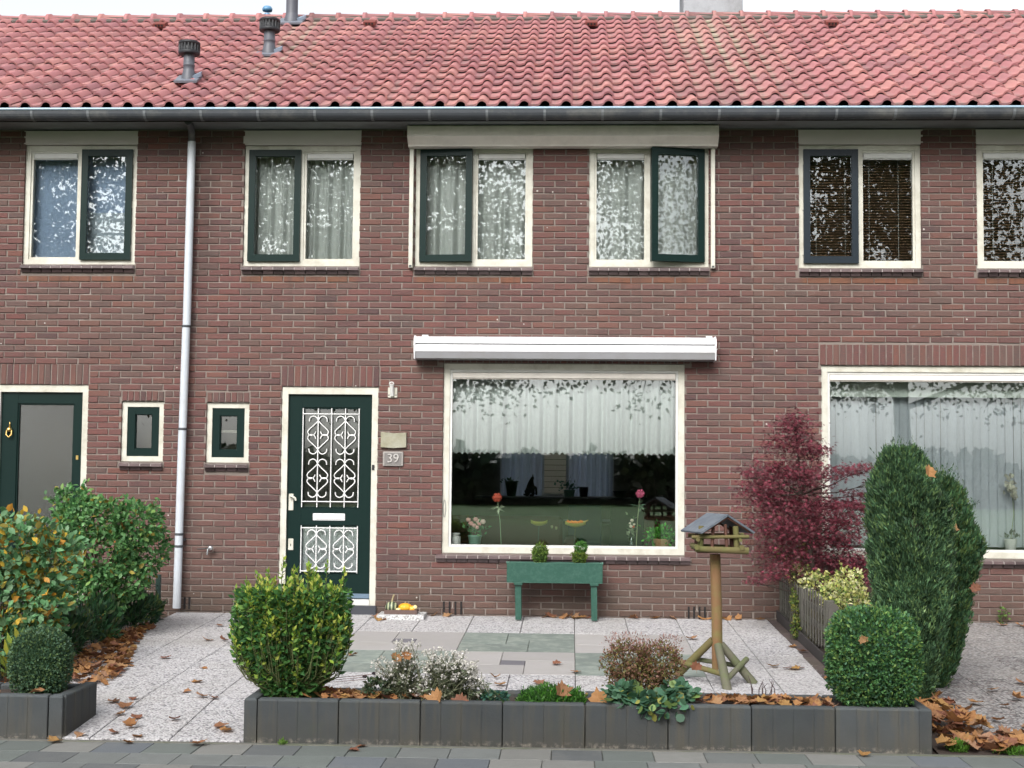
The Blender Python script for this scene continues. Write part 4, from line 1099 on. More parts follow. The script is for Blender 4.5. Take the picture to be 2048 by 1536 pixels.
# right garden: coarser grey gravel slabs
b = MB(); b.add([(2.95, -5.0, gz(-5.0) - .02), (9, -5.0, gz(-5.0) - .02), (9, -4.27, gz(-4.27) - .02), (2.95, -4.27, gz(-4.27) - .02), (9, 0, -.02), (2.95, 0, -.02)], [(0, 1, 2, 3), (3, 2, 4, 5)])
ry = b.build('neighbour_yard', mat('joint_dark', (.06, .055, .05), rough=.95)); tag(ry, kind='structure', label='grey gravel slabs before the house with vertical blinds')
xx = [3.15 + .5 * k for k in range(0, 9)]
for i in range(len(xx) - 1):
    for k in range(4):
        slab('gravel_slab', xx[i], xx[i + 1], rows[k + 1] + .12 if k < 3 else -4.98, rows[k] + (.12 if k else 0), .05, M_SLAB_GREY, ry)
# dark edging along the fence
es = MB(); es.add([(2.60, -.02, .004), (2.72, -.02, .004), (2.76, -4.9, gz(-4.9) + .004), (2.52, -4.9, gz(-4.9) + .004)], [(0, 3, 2, 1)])
es.v = [tuple(v) for v in es.v]
edging = thing('edging_strip', 'dark purplish brick edging between patio and picket fence', 'edging', (2.66, -2.4, -.08))
MP = mat('edging_brick', (.085, .062, .060), (.055, .042, .040), scale=10, rough=.85, bump=.4, vary=.25, dirt=(.10, .085, .06))
y = -.03
while y > -4.85:
    yy = y - .21
    xl = 2.592 - .012 * (-y)
    slab('brick', xl + .0, 2.70, yy, y - .006, .05, MP, edging, gap=.001)
    y -= .216

# pavement: 30 cm tiles in staggered rows
pv = MB(); pv.add([(-40, -9.2, PZ - .012), (40, -9.2, PZ - .012), (40, -5.415, PZ - .012), (-40, -5.415, PZ - .012)], [(0, 1, 2, 3)])
pave = pv.build('pavement', mat('joint_grey', (.13, .125, .11), (.07, .08, .05), scale=14, rough=.95)); tag(pave, kind='structure', label='public pavement of square grey tiles')
PTM = [mat('paver_' + n, c, scale=12, rough=.85, bump=.5, vary=.10, dirt=d, dirt_amt=.45, dscale=5) for n, c, d in
       (('grey', (.155, .165, .160), (.11, .118, .112)), ('blue', (.115, .128, .142), (.14, .148, .15)), ('green', (.135, .152, .142), (.10, .112, .10)), ('pale', (.20, .20, .188), (.15, .15, .138)), ('dark', (.108, .116, .118), (.145, .145, .138)))]
prow = -5.462; far = []
edg = MB(); edg.cbox(-30, 30, -5.460, -5.416, PZ - .05, PZ + .004, .004); eo = edg.build('pavement_edging', mat('edging_concrete', (.15, .145, .13), (.10, .10, .085), scale=9, rough=.9, bump=.5, dirt=(.07, .09, .04)), pave)
for r_ in range(9):
    y1 = prow - .302 * r_; y0 = y1 - .302
    off = .0 if r_ % 2 else .151
    if r_ == 0: off = .05
    k0 = -30
    for k in range(k0, 34):
        x = -.118 + off + .302 * k
        if -3.6 < x < 4.3 and r_ < 4:
            mt = prng.choices(PTM, [4, 1.6, 3, 1.4, 2])[0]
            slab('paving_tile', x, x + .302, y0, y1, .05, mt, pave, gap=.002, plane=lambda y: PZ, tilt=.0015, cham=.003)
        else: far.append((x, y0, y1))
b = MB()
for (x, y0, y1) in far: b.cbox(x + .002, x + .300, y0 + .002, y1 - .002, PZ - .05, PZ, .003)
o = b.build('paving_tile', PTM[0], pave); o['kind'] = 'stuff'

# behind the camera: kerb, street, verge and lawn (mirrored in the windows)
b = MB(); b.cbox(-60, 60, -8.34, -8.20, -.60, PZ - .005, .012); o = b.build('street_kerb', mat('kerb_concrete', (.25, .25, .24), rough=.85)); tag(o, kind='structure', label='street kerb along the pavement')
b = MB(); b.box(-80, 80, -13.9, -8.36, -.9, -.36); o = b.build('road', M_ASPHALT); tag(o, kind='structure', label='asphalt street before the houses')
b = MB(); b.cbox(-60, 60, -14.04, -13.9, -.60, -.24, .012); o = b.build('street_kerb', mat('kerb_concrete', (.25, .25, .24))); tag(o, kind='structure', label='far street kerb beside the lawn')
b = MB(); b.box(-90, 90, -62, -14.06, -.9, -.27); lawn = b.build('lawn', M_LAWN); tag(lawn, kind='structure', label='wide green lawn across the street, mirrored in the picture window')

# ------------------------------------------------------------------ raised beds of anthracite blocks
def block_mesh(w, h, t=.078, key={}):
    if (w, h) in key: return key[(w, h)]
    g_ = .004; e = .004
    n = max(1, round(w / .125)); pts = [(-w / 2 + e, 0)]
    for k in range(1, n):
        x = -w / 2 + w * k / n; pts += [(x - g_, 0), (x, g_ * .6), (x + g_, 0)]
    pts += [(w / 2 - e, 0), (w / 2, e), (w / 2, t), (-w / 2, t), (-w / 2, e)]
    N_ = len(pts); cen = (0, t / 2)
    def ring(z, ins): return [(p[0] * (1 - 2 * ins / w), (p[1] - t / 2) * (1 - 2 * ins / t) + t / 2, z) for p in pts]
    vs = ring(0, 0) + ring(h - .014, 0) + ring(h - .004, .004) + ring(h, .013)
    fs = [tuple(range(N_ - 1, -1, -1)), tuple(range(3 * N_, 4 * N_))]
    for r_ in range(3): fs += [(r_ * N_ + i, r_ * N_ + (i + 1) % N_, (r_ + 1) * N_ + (i + 1) % N_, (r_ + 1) * N_ + i) for i in range(N_)]
    me = bpy.data.meshes.new('kerb_block'); me.from_pydata(vs, [], fs); me.materials.append(M_KERB); key[(w, h)] = me; return me
def put_block(parent, x, y, w, rot=0, top=.033, base=-.29):
    return mesh_obj('kerb_block', block_mesh(round(w, 3), round(top - base, 3)), parent, None, (x, y + prng.uniform(-.0015, .0015), base + prng.uniform(-.0015, .0015)), (0, 0, rot + prng.uniform(-.002, .002)))
rb = thing('raised_bed', 'long raised bed of anthracite blocks holding the variegated bush and feeder', 'raised bed', (.73, -5.2, PZ), 'anthracite raised beds on the pavement edge')
for k in range(8): put_block(rb, -1.267 + .5009 * (k + .5), -5.41, .4965)
put_block(rb, -1.349, -5.158, .497, rot=R(-90))  # left end stone, faces the path
put_block(rb, 2.8145, -5.155, .497, rot=R(90))
put_block(rb, 2.8145, -4.655, .497, rot=R(90))
for k in range(8): put_block(rb, -1.265 + .5009 * (k + .5), -4.985, .4965, base=-.22)
sm_ = MB(); n = 34
rs = random.Random(3)
def soil_sheet(name, x0, x1, y0, y1, z, nx, ny, amp, parent, label=None, material=None, zf=None):
    vs = []; fs = []
    for i in range(nx + 1):
        for k in range(ny + 1):
            x = x0 + (x1 - x0) * i / nx; y = y0 + (y1 - y0) * k / ny
            zz = (zf(y) if zf else z) + amp * noise.noise(Vector((x * 6, y * 6, 3.1))) * 1.5 + rs.uniform(-amp, amp) * .4
            vs.append((x, y, zz))
    for i in range(nx):
        for k in range(ny): a = i * (ny + 1) + k; fs.append((a, a + ny + 1, a + ny + 2, a + 1))
    me = bpy.data.meshes.new(name); me.from_pydata(vs, [], fs); o = mesh_obj(name, me, parent, material or M_SOIL)
    return o
soil_sheet('soil', -1.19, 2.735, -5.333, -4.984, .002, 120, 12, .010, rb)
lb = thing('raised_bed', 'short raised bed of anthracite blocks left of the path with a dome bush', 'raised bed', (-3.5, -5.2, PZ), 'anthracite raised beds on the pavement edge')
for k in range(5): put_block(lb, -2.565 - .5009 * (k + .5), -5.41, .4965)
put_block(lb, -2.518, -5.41, .085)
put_block(lb, -2.462, -5.100, .56, rot=R(90))
for k in range(5): put_block(lb, -2.545 - .5009 * (k + .5), -4.98, .4965, base=-.22)
soil_sheet('soil', -5.0, -2.54, -5.333, -4.984, .000, 60, 12, .010, lb)

# ------------------------------------------------------------------ picket fence
FWOOD = mat('weathered_grey_wood', (.115, .108, .095), (.075, .070, .060), scale=12, rough=.85, bump=.5, vary=.18, stretch=(1, 1, .15), dirt=(.075, .095, .05), dirt_amt=.35)
FDARK = mat('damp_dark_board', (.040, .034, .034), (.028, .025, .025), scale=8, rough=.8, bump=.3)
fn = thing('picket_fence', 'low grey weathered picket fence running out from the wall under the maple', 'fence', (2.70, -1.3, 0))
FX = 2.695
for j_, yb in enumerate((-.12, -1.36)):
    for k in range(9):
        u = (k + .5) / 9; yc = yb - 1.20 * u
        top = .415 + .05 * math.sin(math.pi * u); bot = gz(yc) + .13 - .055 * math.sin(math.pi * u)
        q = MB(); hw = .024
        poly = [(yc - hw, bot + .02), (yc - hw + .015, bot), (yc + hw - .015, bot), (yc + hw, bot + .02), (yc + hw, top - .03), (yc + hw * .5, top - .006), (yc, top), (yc - hw * .5, top - .006), (yc - hw, top - .03)]
        q.prism(poly, 'x', FX - .002, FX + .005); q.build('picket', FWOOD, fn)
    for zz in (.20, .335):
        MB().box(FX + .0095, FX + .036, yb - 1.22, yb + .02, zz - .022 + gz(yb) * .6, zz + .022 + gz(yb) * .6).build('rail', FWOOD, fn)
for k in range(3):
    q = MB(); yc = -.06 - 1.24 * k; q.cbox(FX + .004, FX + .07, yc - .033, yc + .033, gz(yc) - .1, .42, .004); q.build('post', FWOOD, fn)
q = MB(); q.prism([(-.04, -.03), (-2.70, gz(-2.7) - .03), (-2.70, gz(-2.7) + .085), (-.04, .095)], 'x', FX - .028, FX - .013); q.build('base_board', FDARK, fn)
q = MB(); q.prism([(-2.70, gz(-2.7) - .03), (-4.88, gz(-4.88) - .03), (-4.88, gz(-4.88) + .07), (-2.70, gz(-2.7) + .08)], 'x', FX - .028, FX - .013); q.build('base_board', FDARK, fn)
for k in range(5):
    xc = FX + .045 + .135 * k; top = .405 - .0 * k
    hw = .041
    q = MB(); q.prism([(xc - hw, gz(-2.65) + .10), (xc + hw, gz(-2.65) + .10), (xc + hw, top - .03), (xc + hw * .5, top - .006), (xc, top), (xc - hw * .5, top - .006), (xc - hw, top - .03)], 'y', -2.665, -2.645); q.build('picket', FWOOD, fn)
MB().box(FX + .0, FX + .64, -2.644, -2.62, .28, .325).build('rail', FWOOD, fn)

# wire fence with a green post on the left edge of the path
wf = thing('wire_fence', 'thin dark green wire fence with posts between the left shrubs and path', 'fence', (-3.30, -2, 0))
GPOST = mat('dark_green_metal', (.012, .040, .030), rough=.5, bump=.05)
for (x, y, h_) in ((-3.36, -.45, .42), (-3.34, -1.9, .40), (-3.32, -3.3, .42), (-3.30, -4.6, .40)):
    MB().cbox(x - .022, x + .022, y - .022, y + .022, gz(y) - .05, gz(y) + h_, .004).build('post', GPOST, wf)
q = MB()
for zz in (.08, .2, .32): q.tube([(-3.36, -.45, gz(-.45) + zz), (-3.30, -4.6, gz(-4.6) + zz)], .003, 4)
o = q.build('wire', GPOST, wf)
q = MB(); y = -.5
while y > -4.6: q.tube([(-3.36 + (-.45 - y) * .0145, y, gz(y) + .02), (-3.36 + (-.45 - y) * .0145, y, gz(y) + .38)], .002, 4, cap=False); y -= .07
o = q.build('mesh_wire', GPOST, wf); o['kind'] = 'stuff'

# ------------------------------------------------------------------ bird feeder
bf = thing('bird_feeder', 'mossy wooden bird table with a grey pitched roof on a tripod post', 'bird table', (1.76, -3.45, -.12))
LOG = mat('mossy_round_wood', (.155, .115, .045), (.095, .085, .032), scale=7, rough=.85, bump=.5, bscale=40, stretch=(1, 1, .3), dirt=(.10, .13, .03), dirt_amt=.5, dscale=8)
LOGG = mat('grey_green_round_wood', (.135, .125, .09), (.085, .088, .055), scale=9, rough=.85, bump=.5, bscale=40, dirt=(.09, .13, .03), dirt_amt=.6, dscale=9)
BROWN = mat('red_brown_wood', (.11, .045, .028), (.07, .028, .02), scale=9, rough=.8, bump=.3)
FCX, FCY = 1.735, -3.42
MB().tube([(FCX + .005, FCY, -.02), (FCX, FCY, .40), (FCX - .012, FCY, .83)], [.041, .040, .040], 14).build('post', mat('post_wood', (.21, .095, .042), (.15, .10, .042), scale=5, rough=.8, bump=.4, stretch=(1, 1, .25), dirt=(.15, .15, .045), dirt_amt=.9, dscale=3), bf)
JZ = .165
feet = [((FCX - .30, FCY + .06, -.165 + .03), (-.02, .01)), ((FCX + .28, FCY + .0, -.16 + .03), (.02, 0)), ((FCX + .045, FCY - .34, -.19), (.01, -.03))]
MB().tube([(FCX - .03, FCY, JZ + .03), (FCX - .285, FCY + .12, -.085)], [.028, .031], 12).build('leg', LOG, bf)
MB().tube([(FCX + .03, FCY, JZ + .0), (FCX + .275, FCY - .02, -.125)], [.029, .033], 12).build('leg', LOGG, bf)
MB().tube([(FCX + .005, FCY - .045, JZ + .0), (FCX + .055, FCY - .30, -.175)], [.030, .036], 12).build('leg', LOGG, bf)
MB().tube([(FCX - .31, FCY + .08, .030), (FCX + .06, FCY - .20, -.040)], .020, 10).build('brace', LOG, bf)
MB().tube([(FCX - .18, FCY + .12, .040), (FCX + .16, FCY + .06, -.0)], .018, 10).build('brace', LOGG, bf)
MB().tube([(FCX + .04, FCY - .22, -.075), (FCX + .225, FCY + .02, .055)], .021, 10).build('brace', LOGG, bf)
# tray and rails
TZ = .845
MB().cbox(FCX - .16, FCX + .16, FCY - .15, FCY + .15, TZ, TZ + .018, .003).build('tray', BROWN, bf)
for (yy) in (-.165, .165): MB().tube([(FCX - .175, FCY + yy, TZ + .032), (FCX + .215, FCY + yy, TZ + .020)], [.022, .027], 10).build('bottom_rail', LOG, bf)
for xx_ in (-.165, .165): MB().tube([(FCX + xx_, FCY - .20, TZ + .045), (FCX + xx_, FCY + .20, TZ + .040)], [.020, .022], 10).build('bottom_rail', LOG, bf)
for (sx, sy) in ((-1, -1), (1, -1), (-1, 1), (1, 1)):
    MB().tube([(FCX + sx * .135, FCY + sy * .135, TZ + .03), (FCX + sx * .125, FCY + sy * .130, 1.045)], .022, 8).build('corner_post', LOG if sy < 0 else BROWN, bf)
for yy in (-.16, .16): MB().tube([(FCX - .20, FCY + yy, .962), (FCX + .22, FCY + yy, .970)], .014, 8).build('middle_rail', LOG, bf)
for xx_ in (-.155, .155): MB().tube([(FCX + xx_, FCY - .19, .945), (FCX + xx_, FCY + .19, .945)], .014, 8).build('middle_rail', LOG, bf)
for sx in (-.05, .06): MB().tube([(FCX + sx, FCY - .15, TZ + .03), (FCX + sx * .8, FCY - .14, 1.06)], .013, 8).build('upright', BROWN, bf)
# pitched roof turned a little: two slabs and a dark ridge line
RFM = mat('grey_roofing_felt', (.105, .125, .150), (.08, .096, .118), scale=14, rough=.8, bump=.4, dirt=(.30, .32, .34), dirt_amt=.4)
an = R(19); ax = Vector((math.cos(an), math.sin(an), 0)); ay = Vector((-math.sin(an), math.cos(an), 0))
rc = Vector((FCX + .005, FCY, 1.128))
for s_ in (-1, 1):
    dv = (ax * s_ * .83 + Vector((0, 0, -.50))).normalized(); nn = Vector((0, 0, 1)) * .86 + ax * s_ * .5; nn.normalize()
    MB().obox(rc + dv * .125 - nn * .002, dv * .127, ay * .185, nn * .007).build('roof_slab', RFM, bf)
for e_ in (-1, 1):
    c0 = rc + ay * e_ * .165 + Vector((0, 0, -.02))
    MB().tube([c0 - ax * .19 - Vector((0, 0, .105)), c0], .011, 6).build('gable_strut', BROWN, bf); MB().tube([c0 + ax * .19 - Vector((0, 0, .105)), c0 + ax * .004], .011, 6).build('gable_strut', BROWN, bf)

# ------------------------------------------------------------------ green trough bench under the picture window
tr = thing('plant_trough', 'green painted wooden trough on two legs under the picture window', 'plant trough', (.49, -.25, 0))
TG = mat('mid_green_paint', (.012, .070, .047), (.010, .058, .040), scale=3, rough=.45, bump=.12, dirt=(.16, .26, .22), dirt_amt=.12, dscale=30)
TGE = mat('worn_green_edge', (.085, .20, .155), (.05, .14, .10), scale=30, rough=.6, bump=.3)
MB().cbox(.025, .955, -.345, -.327, .362, .551, .002).build('front_board', TG, tr)
MB().cbox(.025, .955, -.135, -.117, .362, .551, .002).build('back_board', TG, tr)
MB().cbox(.0265, .0445, -.326, -.136, .362, .548, .002).build('end_board', TG, tr); MB().cbox(.9355, .9535, -.326, -.136, .362, .548, .002).build('end_board', TG, tr)
MB().box(.045, .935, -.326, -.136, .364, .385).build('bottom_board', TG, tr)
for (z0_, z1_) in ((.551, .5535), (.3595, .362)): MB().box(.024, .956, -.3465, -.3255, z0_, z1_).build('worn_edge', TGE, tr)
MB().cbox(.020, .034, -.350, -.322, .546, .564, .002).build('corner_block', TGE, tr); MB().cbox(.946, .960, -.350, -.322, .544, .564, .002).build('corner_block', TGE, tr)
for xx_ in (.108, .845):
    MB().prism([(xx_ - .004, .362), (xx_ + .056, .362), (xx_ + .060, .0), (xx_ + .004, .0)] if True else [], 'y', -.325, -.290).build('leg', TG, tr)
    MB().prism([(xx_ - .004, .362), (xx_ + .056, .362), (xx_ + .060, .0), (xx_ + .004, .0)], 'y', -.170, -.140).build('leg', TG, tr)
    MB().box(xx_ - .012, xx_ + .070, -.35, -.12, .338, .3588).build('cross_bar', TG, tr)
soil_sheet('soil', .046, .934, -.325, -.137, .52, 30, 8, .008, tr)

# ------------------------------------------------------------------ gourds on their step
st = MB().cbox(-1.235, -.775, -.375, -.03, -.018, .035, .006).build('step_slab', gravel_slab_mat('white_gravel_step', (.66, .67, .66), (.2, .2, .2), .5, 70))
tag(st, 'loose white gravel slab lying beside the grilled door', 'slab')
ty = thing('seed_tray', 'shallow brown plastic tray of gourds on the loose white slab', 'tray', (-1.01, -.22, .035))
TR = mat('brown_plastic', (.12, .075, .062), rough=.5, bump=.1)
MB().box(-1.165, -.855, -.300, -.150, .036, .041).build('tray_base', TR, ty)
for (a, c, d, e) in ((-1.170, -.850, -.306, -.300), (-1.170, -.850, -.150, -.144), (-1.170, -1.164, -.2995, -.1505), (-.856, -.850, -.2995, -.1505)): MB().box(a, c, d, e, .036, .078).build('tray_side', TR, ty)
def gourd(name, lb, c, r, sq, cm_, stem=None, ribs=0, stripe=None):
    t = thing(name, lb, 'gourd', c, 'autumn gourds in the tray')
    n, m_ = 24, 10; vs = []; fs = []
    b = MB(); prof = []
    for i in range(m_ + 1):
        ph = -math.pi / 2 + math.pi * i / m_
        for k in range(n):
            a = 2 * math.pi * k / n; rr_ = r * (1 + (ribs and .07 * math.cos(a * ribs)))
            vs.append((c[0] + rr_ * math.cos(ph) * math.cos(a) * sq[0], c[1] + rr_ * math.cos(ph) * math.sin(a) * sq[1], c[2] + r * math.sin(ph) * sq[2] - (.15 * r if i == m_ else 0)))
    for i in range(m_):
        for k in range(n): j = (k + 1) % n; fs.append((i * n + k, i * n + j, i * n + n + j, i * n + n + k))
    b.add(vs, fs, True); b.build('body', cm_, t)
    if stem: MB().tube([(c[0], c[1], c[2] + r * sq[2] * .8), (c[0] + stem[0] * .4, c[1], c[2] + r * sq[2] + stem[1] * .5), (c[0] + stem[0], c[1], c[2] + r * sq[2] + stem[1])], [.010, .007, .009], 7).build('stem', mat('gourd_stem', (.38, .32, .18), rough=.8), t)
YG = mat('yellow_gourd', (.80, .42, .02), (.70, .30, .02), scale=20, rough=.4, bump=.1)
gourd('gourd', 'flat bright yellow gourd in the middle of the tray', (-.972, -.235, .095), .062, (1.05, 1, .72), YG, (.002, .012), 8)
gourd('gourd', 'small orange-yellow gourd at the tray\'s right end', (-.902, -.245, .083), .040, (1, 1, .85), mat('orange_gourd', (.82, .26, .03), (.85, .45, .04), scale=25, rough=.4), None, 6)
gourd('gourd', 'tiny pale cream gourd at the right corner of the tray', (-.872, -.262, .100), .022, (1, 1, 1.1), mat('cream_gourd', (.78, .66, .34), rough=.4), None)
gourd('gourd', 'tiny cream gourd beside the striped one', (-1.035, -.280, .080), .020, (1.3, 1, .8), mat('cream_gourd', (.78, .66, .34)), None)
def striped():
    m, nt, out = _nt('striped_gourd'); p = nt.nodes.new('ShaderNodeNewGeometry').outputs['Position']
    w = nt.nodes.new('ShaderNodeTexWave'); w.wave_type = 'BANDS'; w.bands_direction = 'X'; w.inputs['Scale'].default_value = 9; w.inputs['Distortion'].default_value = .6; nt.links.new(p, w.inputs[0])
    c = ramp(nt, w.outputs['Fac'], [(0, (.045, .060, .035)), (.62, (.06, .08, .045)), (.75, (.34, .38, .22)), (1, (.40, .42, .26))])
    pbsdf(nt, out, c, .5); return m
gourd('gourd', 'dark green gourd with pale stripes and a long curved stalk', (-1.105, -.235, .098), .060, (1, 1, .95), striped(), (.022, .065), 10)

# ------------------------------------------------------------------ plants
def rg_(s): return np.random.default_rng(s)
def super_pts(rng, n, c, r, pw=2.6, lo=.80, hi=1.0, zmin=-1.0):
    """points near the skin of a rounded block"""
    d = rdir(rng, n * 2); d = d[d[:, 2] > zmin][:n]
    k = (np.abs(d[:, 0]) ** pw + np.abs(d[:, 1]) ** pw + np.abs(d[:, 2]) ** pw) ** (-1 / pw)
    u = rng.uniform(lo, hi, len(d))
    lump = np.array([1 + .05 * noise.noise(Vector(tuple(x * 3.3 + 7))) for x in d])
    P = np.array(c) + d * (k * u * lump)[:, None] * np.array(r)
    return P, d
def topiary(name, lb, base, c, r, n, size, pal, seed, w=None, pw=2.6, group=None):
    t = thing(name, lb, 'bush', base, group); rng = rg_(seed)
    P, d = super_pts(rng, n, c, r, pw, .80, 1.02)
    D = d * .8 + rdir(rng, len(d)) * .9 + np.array([0, 0, .35]); Nn = rdir(rng, len(d)) + d * .8
    C = pick(rng, len(d), pal, w)
    # patches of fresh growth
    pat = np.array([noise.noise(Vector(tuple(p * 5 + seed))) for p in P])
    C = C * (1 + .35 * pat)[:, None]
    leaves('foliage', 'oval', P, D, Nn, rng.uniform(.7, 1.25, len(d)) * size, C, t)
    nsp = 46; ds = rdir(rng, nsp); ds[:, 2] = np.abs(ds[:, 2]) * .9; ks = (np.abs(ds[:, 0]) ** pw + np.abs(ds[:, 1]) ** pw + np.abs(ds[:, 2]) ** pw) ** (-1 / pw); b0 = np.array(c) + ds * ks[:, None] * np.array(r) * .97
    m2 = 6; ff = np.tile(np.linspace(0, 1, m2), nsp)[:, None]; ax_ = np.repeat(unit(ds + np.array([0, 0, .5]) + rng.normal(size=(nsp, 3)) * .3) * rng.uniform(.5, 2.0, (nsp, 1)) * size, m2, 0)
    leaves('stray_shoots', 'oval', np.repeat(b0, m2, 0) + ax_ * ff, ax_ * 30 + rng.normal(size=(nsp * m2, 3)) * .6, rdir(rng, nsp * m2), rng.uniform(.7, 1.1, nsp * m2) * size, pick(rng, nsp * m2, pal[2:]), t)['kind'] = 'stuff'
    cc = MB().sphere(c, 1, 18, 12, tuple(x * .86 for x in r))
    core = cc.build('dark_core', mat('shade_core_' + name, tuple(np.array(pal[0]) * .55), tuple(np.array(pal[0]) * .3), scale=40, rough=.95, bump=1.0, bscale=60), t)  # solid core in darkened leaf colour, stands for shade inside the bush
    q = MB(); q.tube([(base[0], base[1], base[2]), (c[0], c[1], c[2])], .018, 7); q.build('stem', M_BARK, t)
    return t
BOX = [(.044, .118, .042), (.068, .170, .056), (.098, .225, .074), (.155, .25, .065), (.055, .135, .074)]
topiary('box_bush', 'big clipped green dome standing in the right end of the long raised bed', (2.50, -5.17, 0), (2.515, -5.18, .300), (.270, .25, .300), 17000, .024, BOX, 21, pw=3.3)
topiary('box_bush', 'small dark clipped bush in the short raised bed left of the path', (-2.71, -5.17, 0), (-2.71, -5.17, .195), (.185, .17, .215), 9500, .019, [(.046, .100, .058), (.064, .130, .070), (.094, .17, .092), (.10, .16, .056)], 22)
# mini box plants in the trough
topiary('small_box_plant', 'round little green plant at the trough\'s left, top touching the cream sill', (.345, -.23, .52), (.345, -.23, .625), (.066, .06, .098), 900, .020, [(.06, .12, .02), (.10, .18, .035), (.14, .22, .04)], 23, group='little plants in the green trough')
t2 = topiary('small_box_plant', 'two-lobed upright green plant at the trough\'s right half', (.735, -.23, .52), (.728, -.23, .595), (.058, .055, .065), 600, .021, [(.06, .12, .02), (.10, .18, .035), (.14, .20, .03)], 24, group='little plants in the green trough')
rng = rg_(25); P, d = super_pts(rng, 550, (.745, -.23, .700), (.060, .055, .052), 2.2, .6, 1.02); leaves('foliage', 'oval', P, d + rdir(rng, len(d)) * .8, rdir(rng, len(d)) + d, rng.uniform(.016, .026, len(d)), pick(rng, len(d), [(.06, .16, .03), (.09, .24, .05)]), t2)

# variegated bush by the path: upright shoots, yellow-green tips
def variegated():
    t = thing('variegated_bush', 'full green bush with yellow-edged upright shoots at the left end of the long raised bed', 'bush', (-1.10, -5.17, 0)); rng = rg_(31)
    Pl = []; Dl = []; Cl = []; Sl = []; st = MB()
    base = np.array([-1.10, -5.17, .01])
    dark = np.array([(.038, .110, .034), (.056, .150, .040), (.085, .20, .052), (.125, .235, .045)]); yel = np.array([(.34, .42, .06), (.24, .36, .05), (.45, .48, .10), (.16, .30, .04)])
    shoots = []
    for i in range(430):
        # target tip inside a broad inverted-pear outline
        u = rng.uniform(0, 1) ** .6
        z = .10 + u * .60
        wmax = .13 + .255 * min(1, (z - .02) / .34) if z < .36 else .385 - .06 * max(0, (z - .52) / .2)
        a = rng.uniform(0, 2 * math.pi); rr_ = wmax * math.sqrt(rng.uniform(.05, 1))
        tip = np.array([-1.115 + rr_ * math.cos(a), -5.17 + rr_ * .62 * math.sin(a), z + rng.normal() * .03])
        if tip[2] > .62 and rng.uniform() < .4: tip[2] += rng.uniform(.02, .10)
        shoots.append(tip)
    shoots += [np.array([-1.165, -5.2, .87]), np.array([-1.0, -5.22, .855]), np.array([-.885, -5.2, .855]), np.array([-.78, -5.2, .80]), np.array([-1.07, -5.22, .80]), np.array([-.95, -5.24, .80]), np.array([-1.40, -5.2, .74]), np.array([-1.33, -5.2, .745]), np.array([-1.0, -5.2, .83])]
    for tip in shoots:
        low = base + (tip - base) * rng.uniform(.30, .5); low[:2] = base[:2] + (tip[:2] - base[:2]) * .8
        L = rng.uniform(.10, .17); axis = (tip - low); axis /= np.linalg.norm(axis); axis = axis * .6 + np.array([rng.normal() * .12, rng.normal() * .12, .8]); axis /= np.linalg.norm(axis)
        n = int(rng.integers(10, 16)); yellow = rng.uniform() < (.45 + .65 * max(0, (tip[2] - .35) / .4))
        for k in range(n):
            f = k / (n - 1); p = tip - axis * L * (1 - f); a = k * 2.4 + rng.uniform(0, .5)
            side = np.array([math.cos(a), math.sin(a), 0]); dd = side * (1.0 - .55 * f) + axis * (.45 + .7 * f)
            Pl.append(p); Dl.append(dd); Sl.append(rng.uniform(.036, .056) * (1 - .25 * f))
            col = yel[rng.integers(4)] if (yellow and rng.uniform() < .35 + .6 * f) or rng.uniform() < .18 else dark[rng.integers(4)]
            Cl.append(col * rng.uniform(.8, 1.2))
        st.tube([base + rng.normal(size=3) * np.array([.05, .03, .0]), low, tip - axis * L, tip], [.006, .004, .003, .001], 4, cap=False)
    # inner filling leaves
    n = 6000; d = rdir(rng, n); Z = rng.uniform(.02, .68, n); Wd = np.where(Z < .36, .15 + .65 * (Z - .02), .37) * np.sqrt(rng.uniform(.1, .96, n)); A = rng.uniform(0, 2 * math.pi, n)
    P = np.stack([-1.115 + Wd * np.cos(A), -5.17 + .62 * Wd * np.sin(A), Z], 1)
    out_ = unit(np.stack([np.cos(A), np.sin(A), np.full(n, .3)], 1))
    Pa = np.concatenate([np.array(Pl), P]); Da = np.concatenate([np.array(Dl), out_ + d * .7]); Ca = np.concatenate([np.array(Cl), pick(rng, n, dark, [3, 3, 2, 1])]); Sa = np.concatenate([np.array(Sl), rng.uniform(.036, .058, n)])
    leaves('foliage', 'oval', Pa, Da, rdir(rng, len(Pa)) + np.array([0, -.5, .8]), Sa, Ca, t, wid=.85)
    o = st.build('stems', mat('green_stem', (.10, .12, .04), rough=.8, bump=0), t); o['kind'] = 'stuff'
variegated()

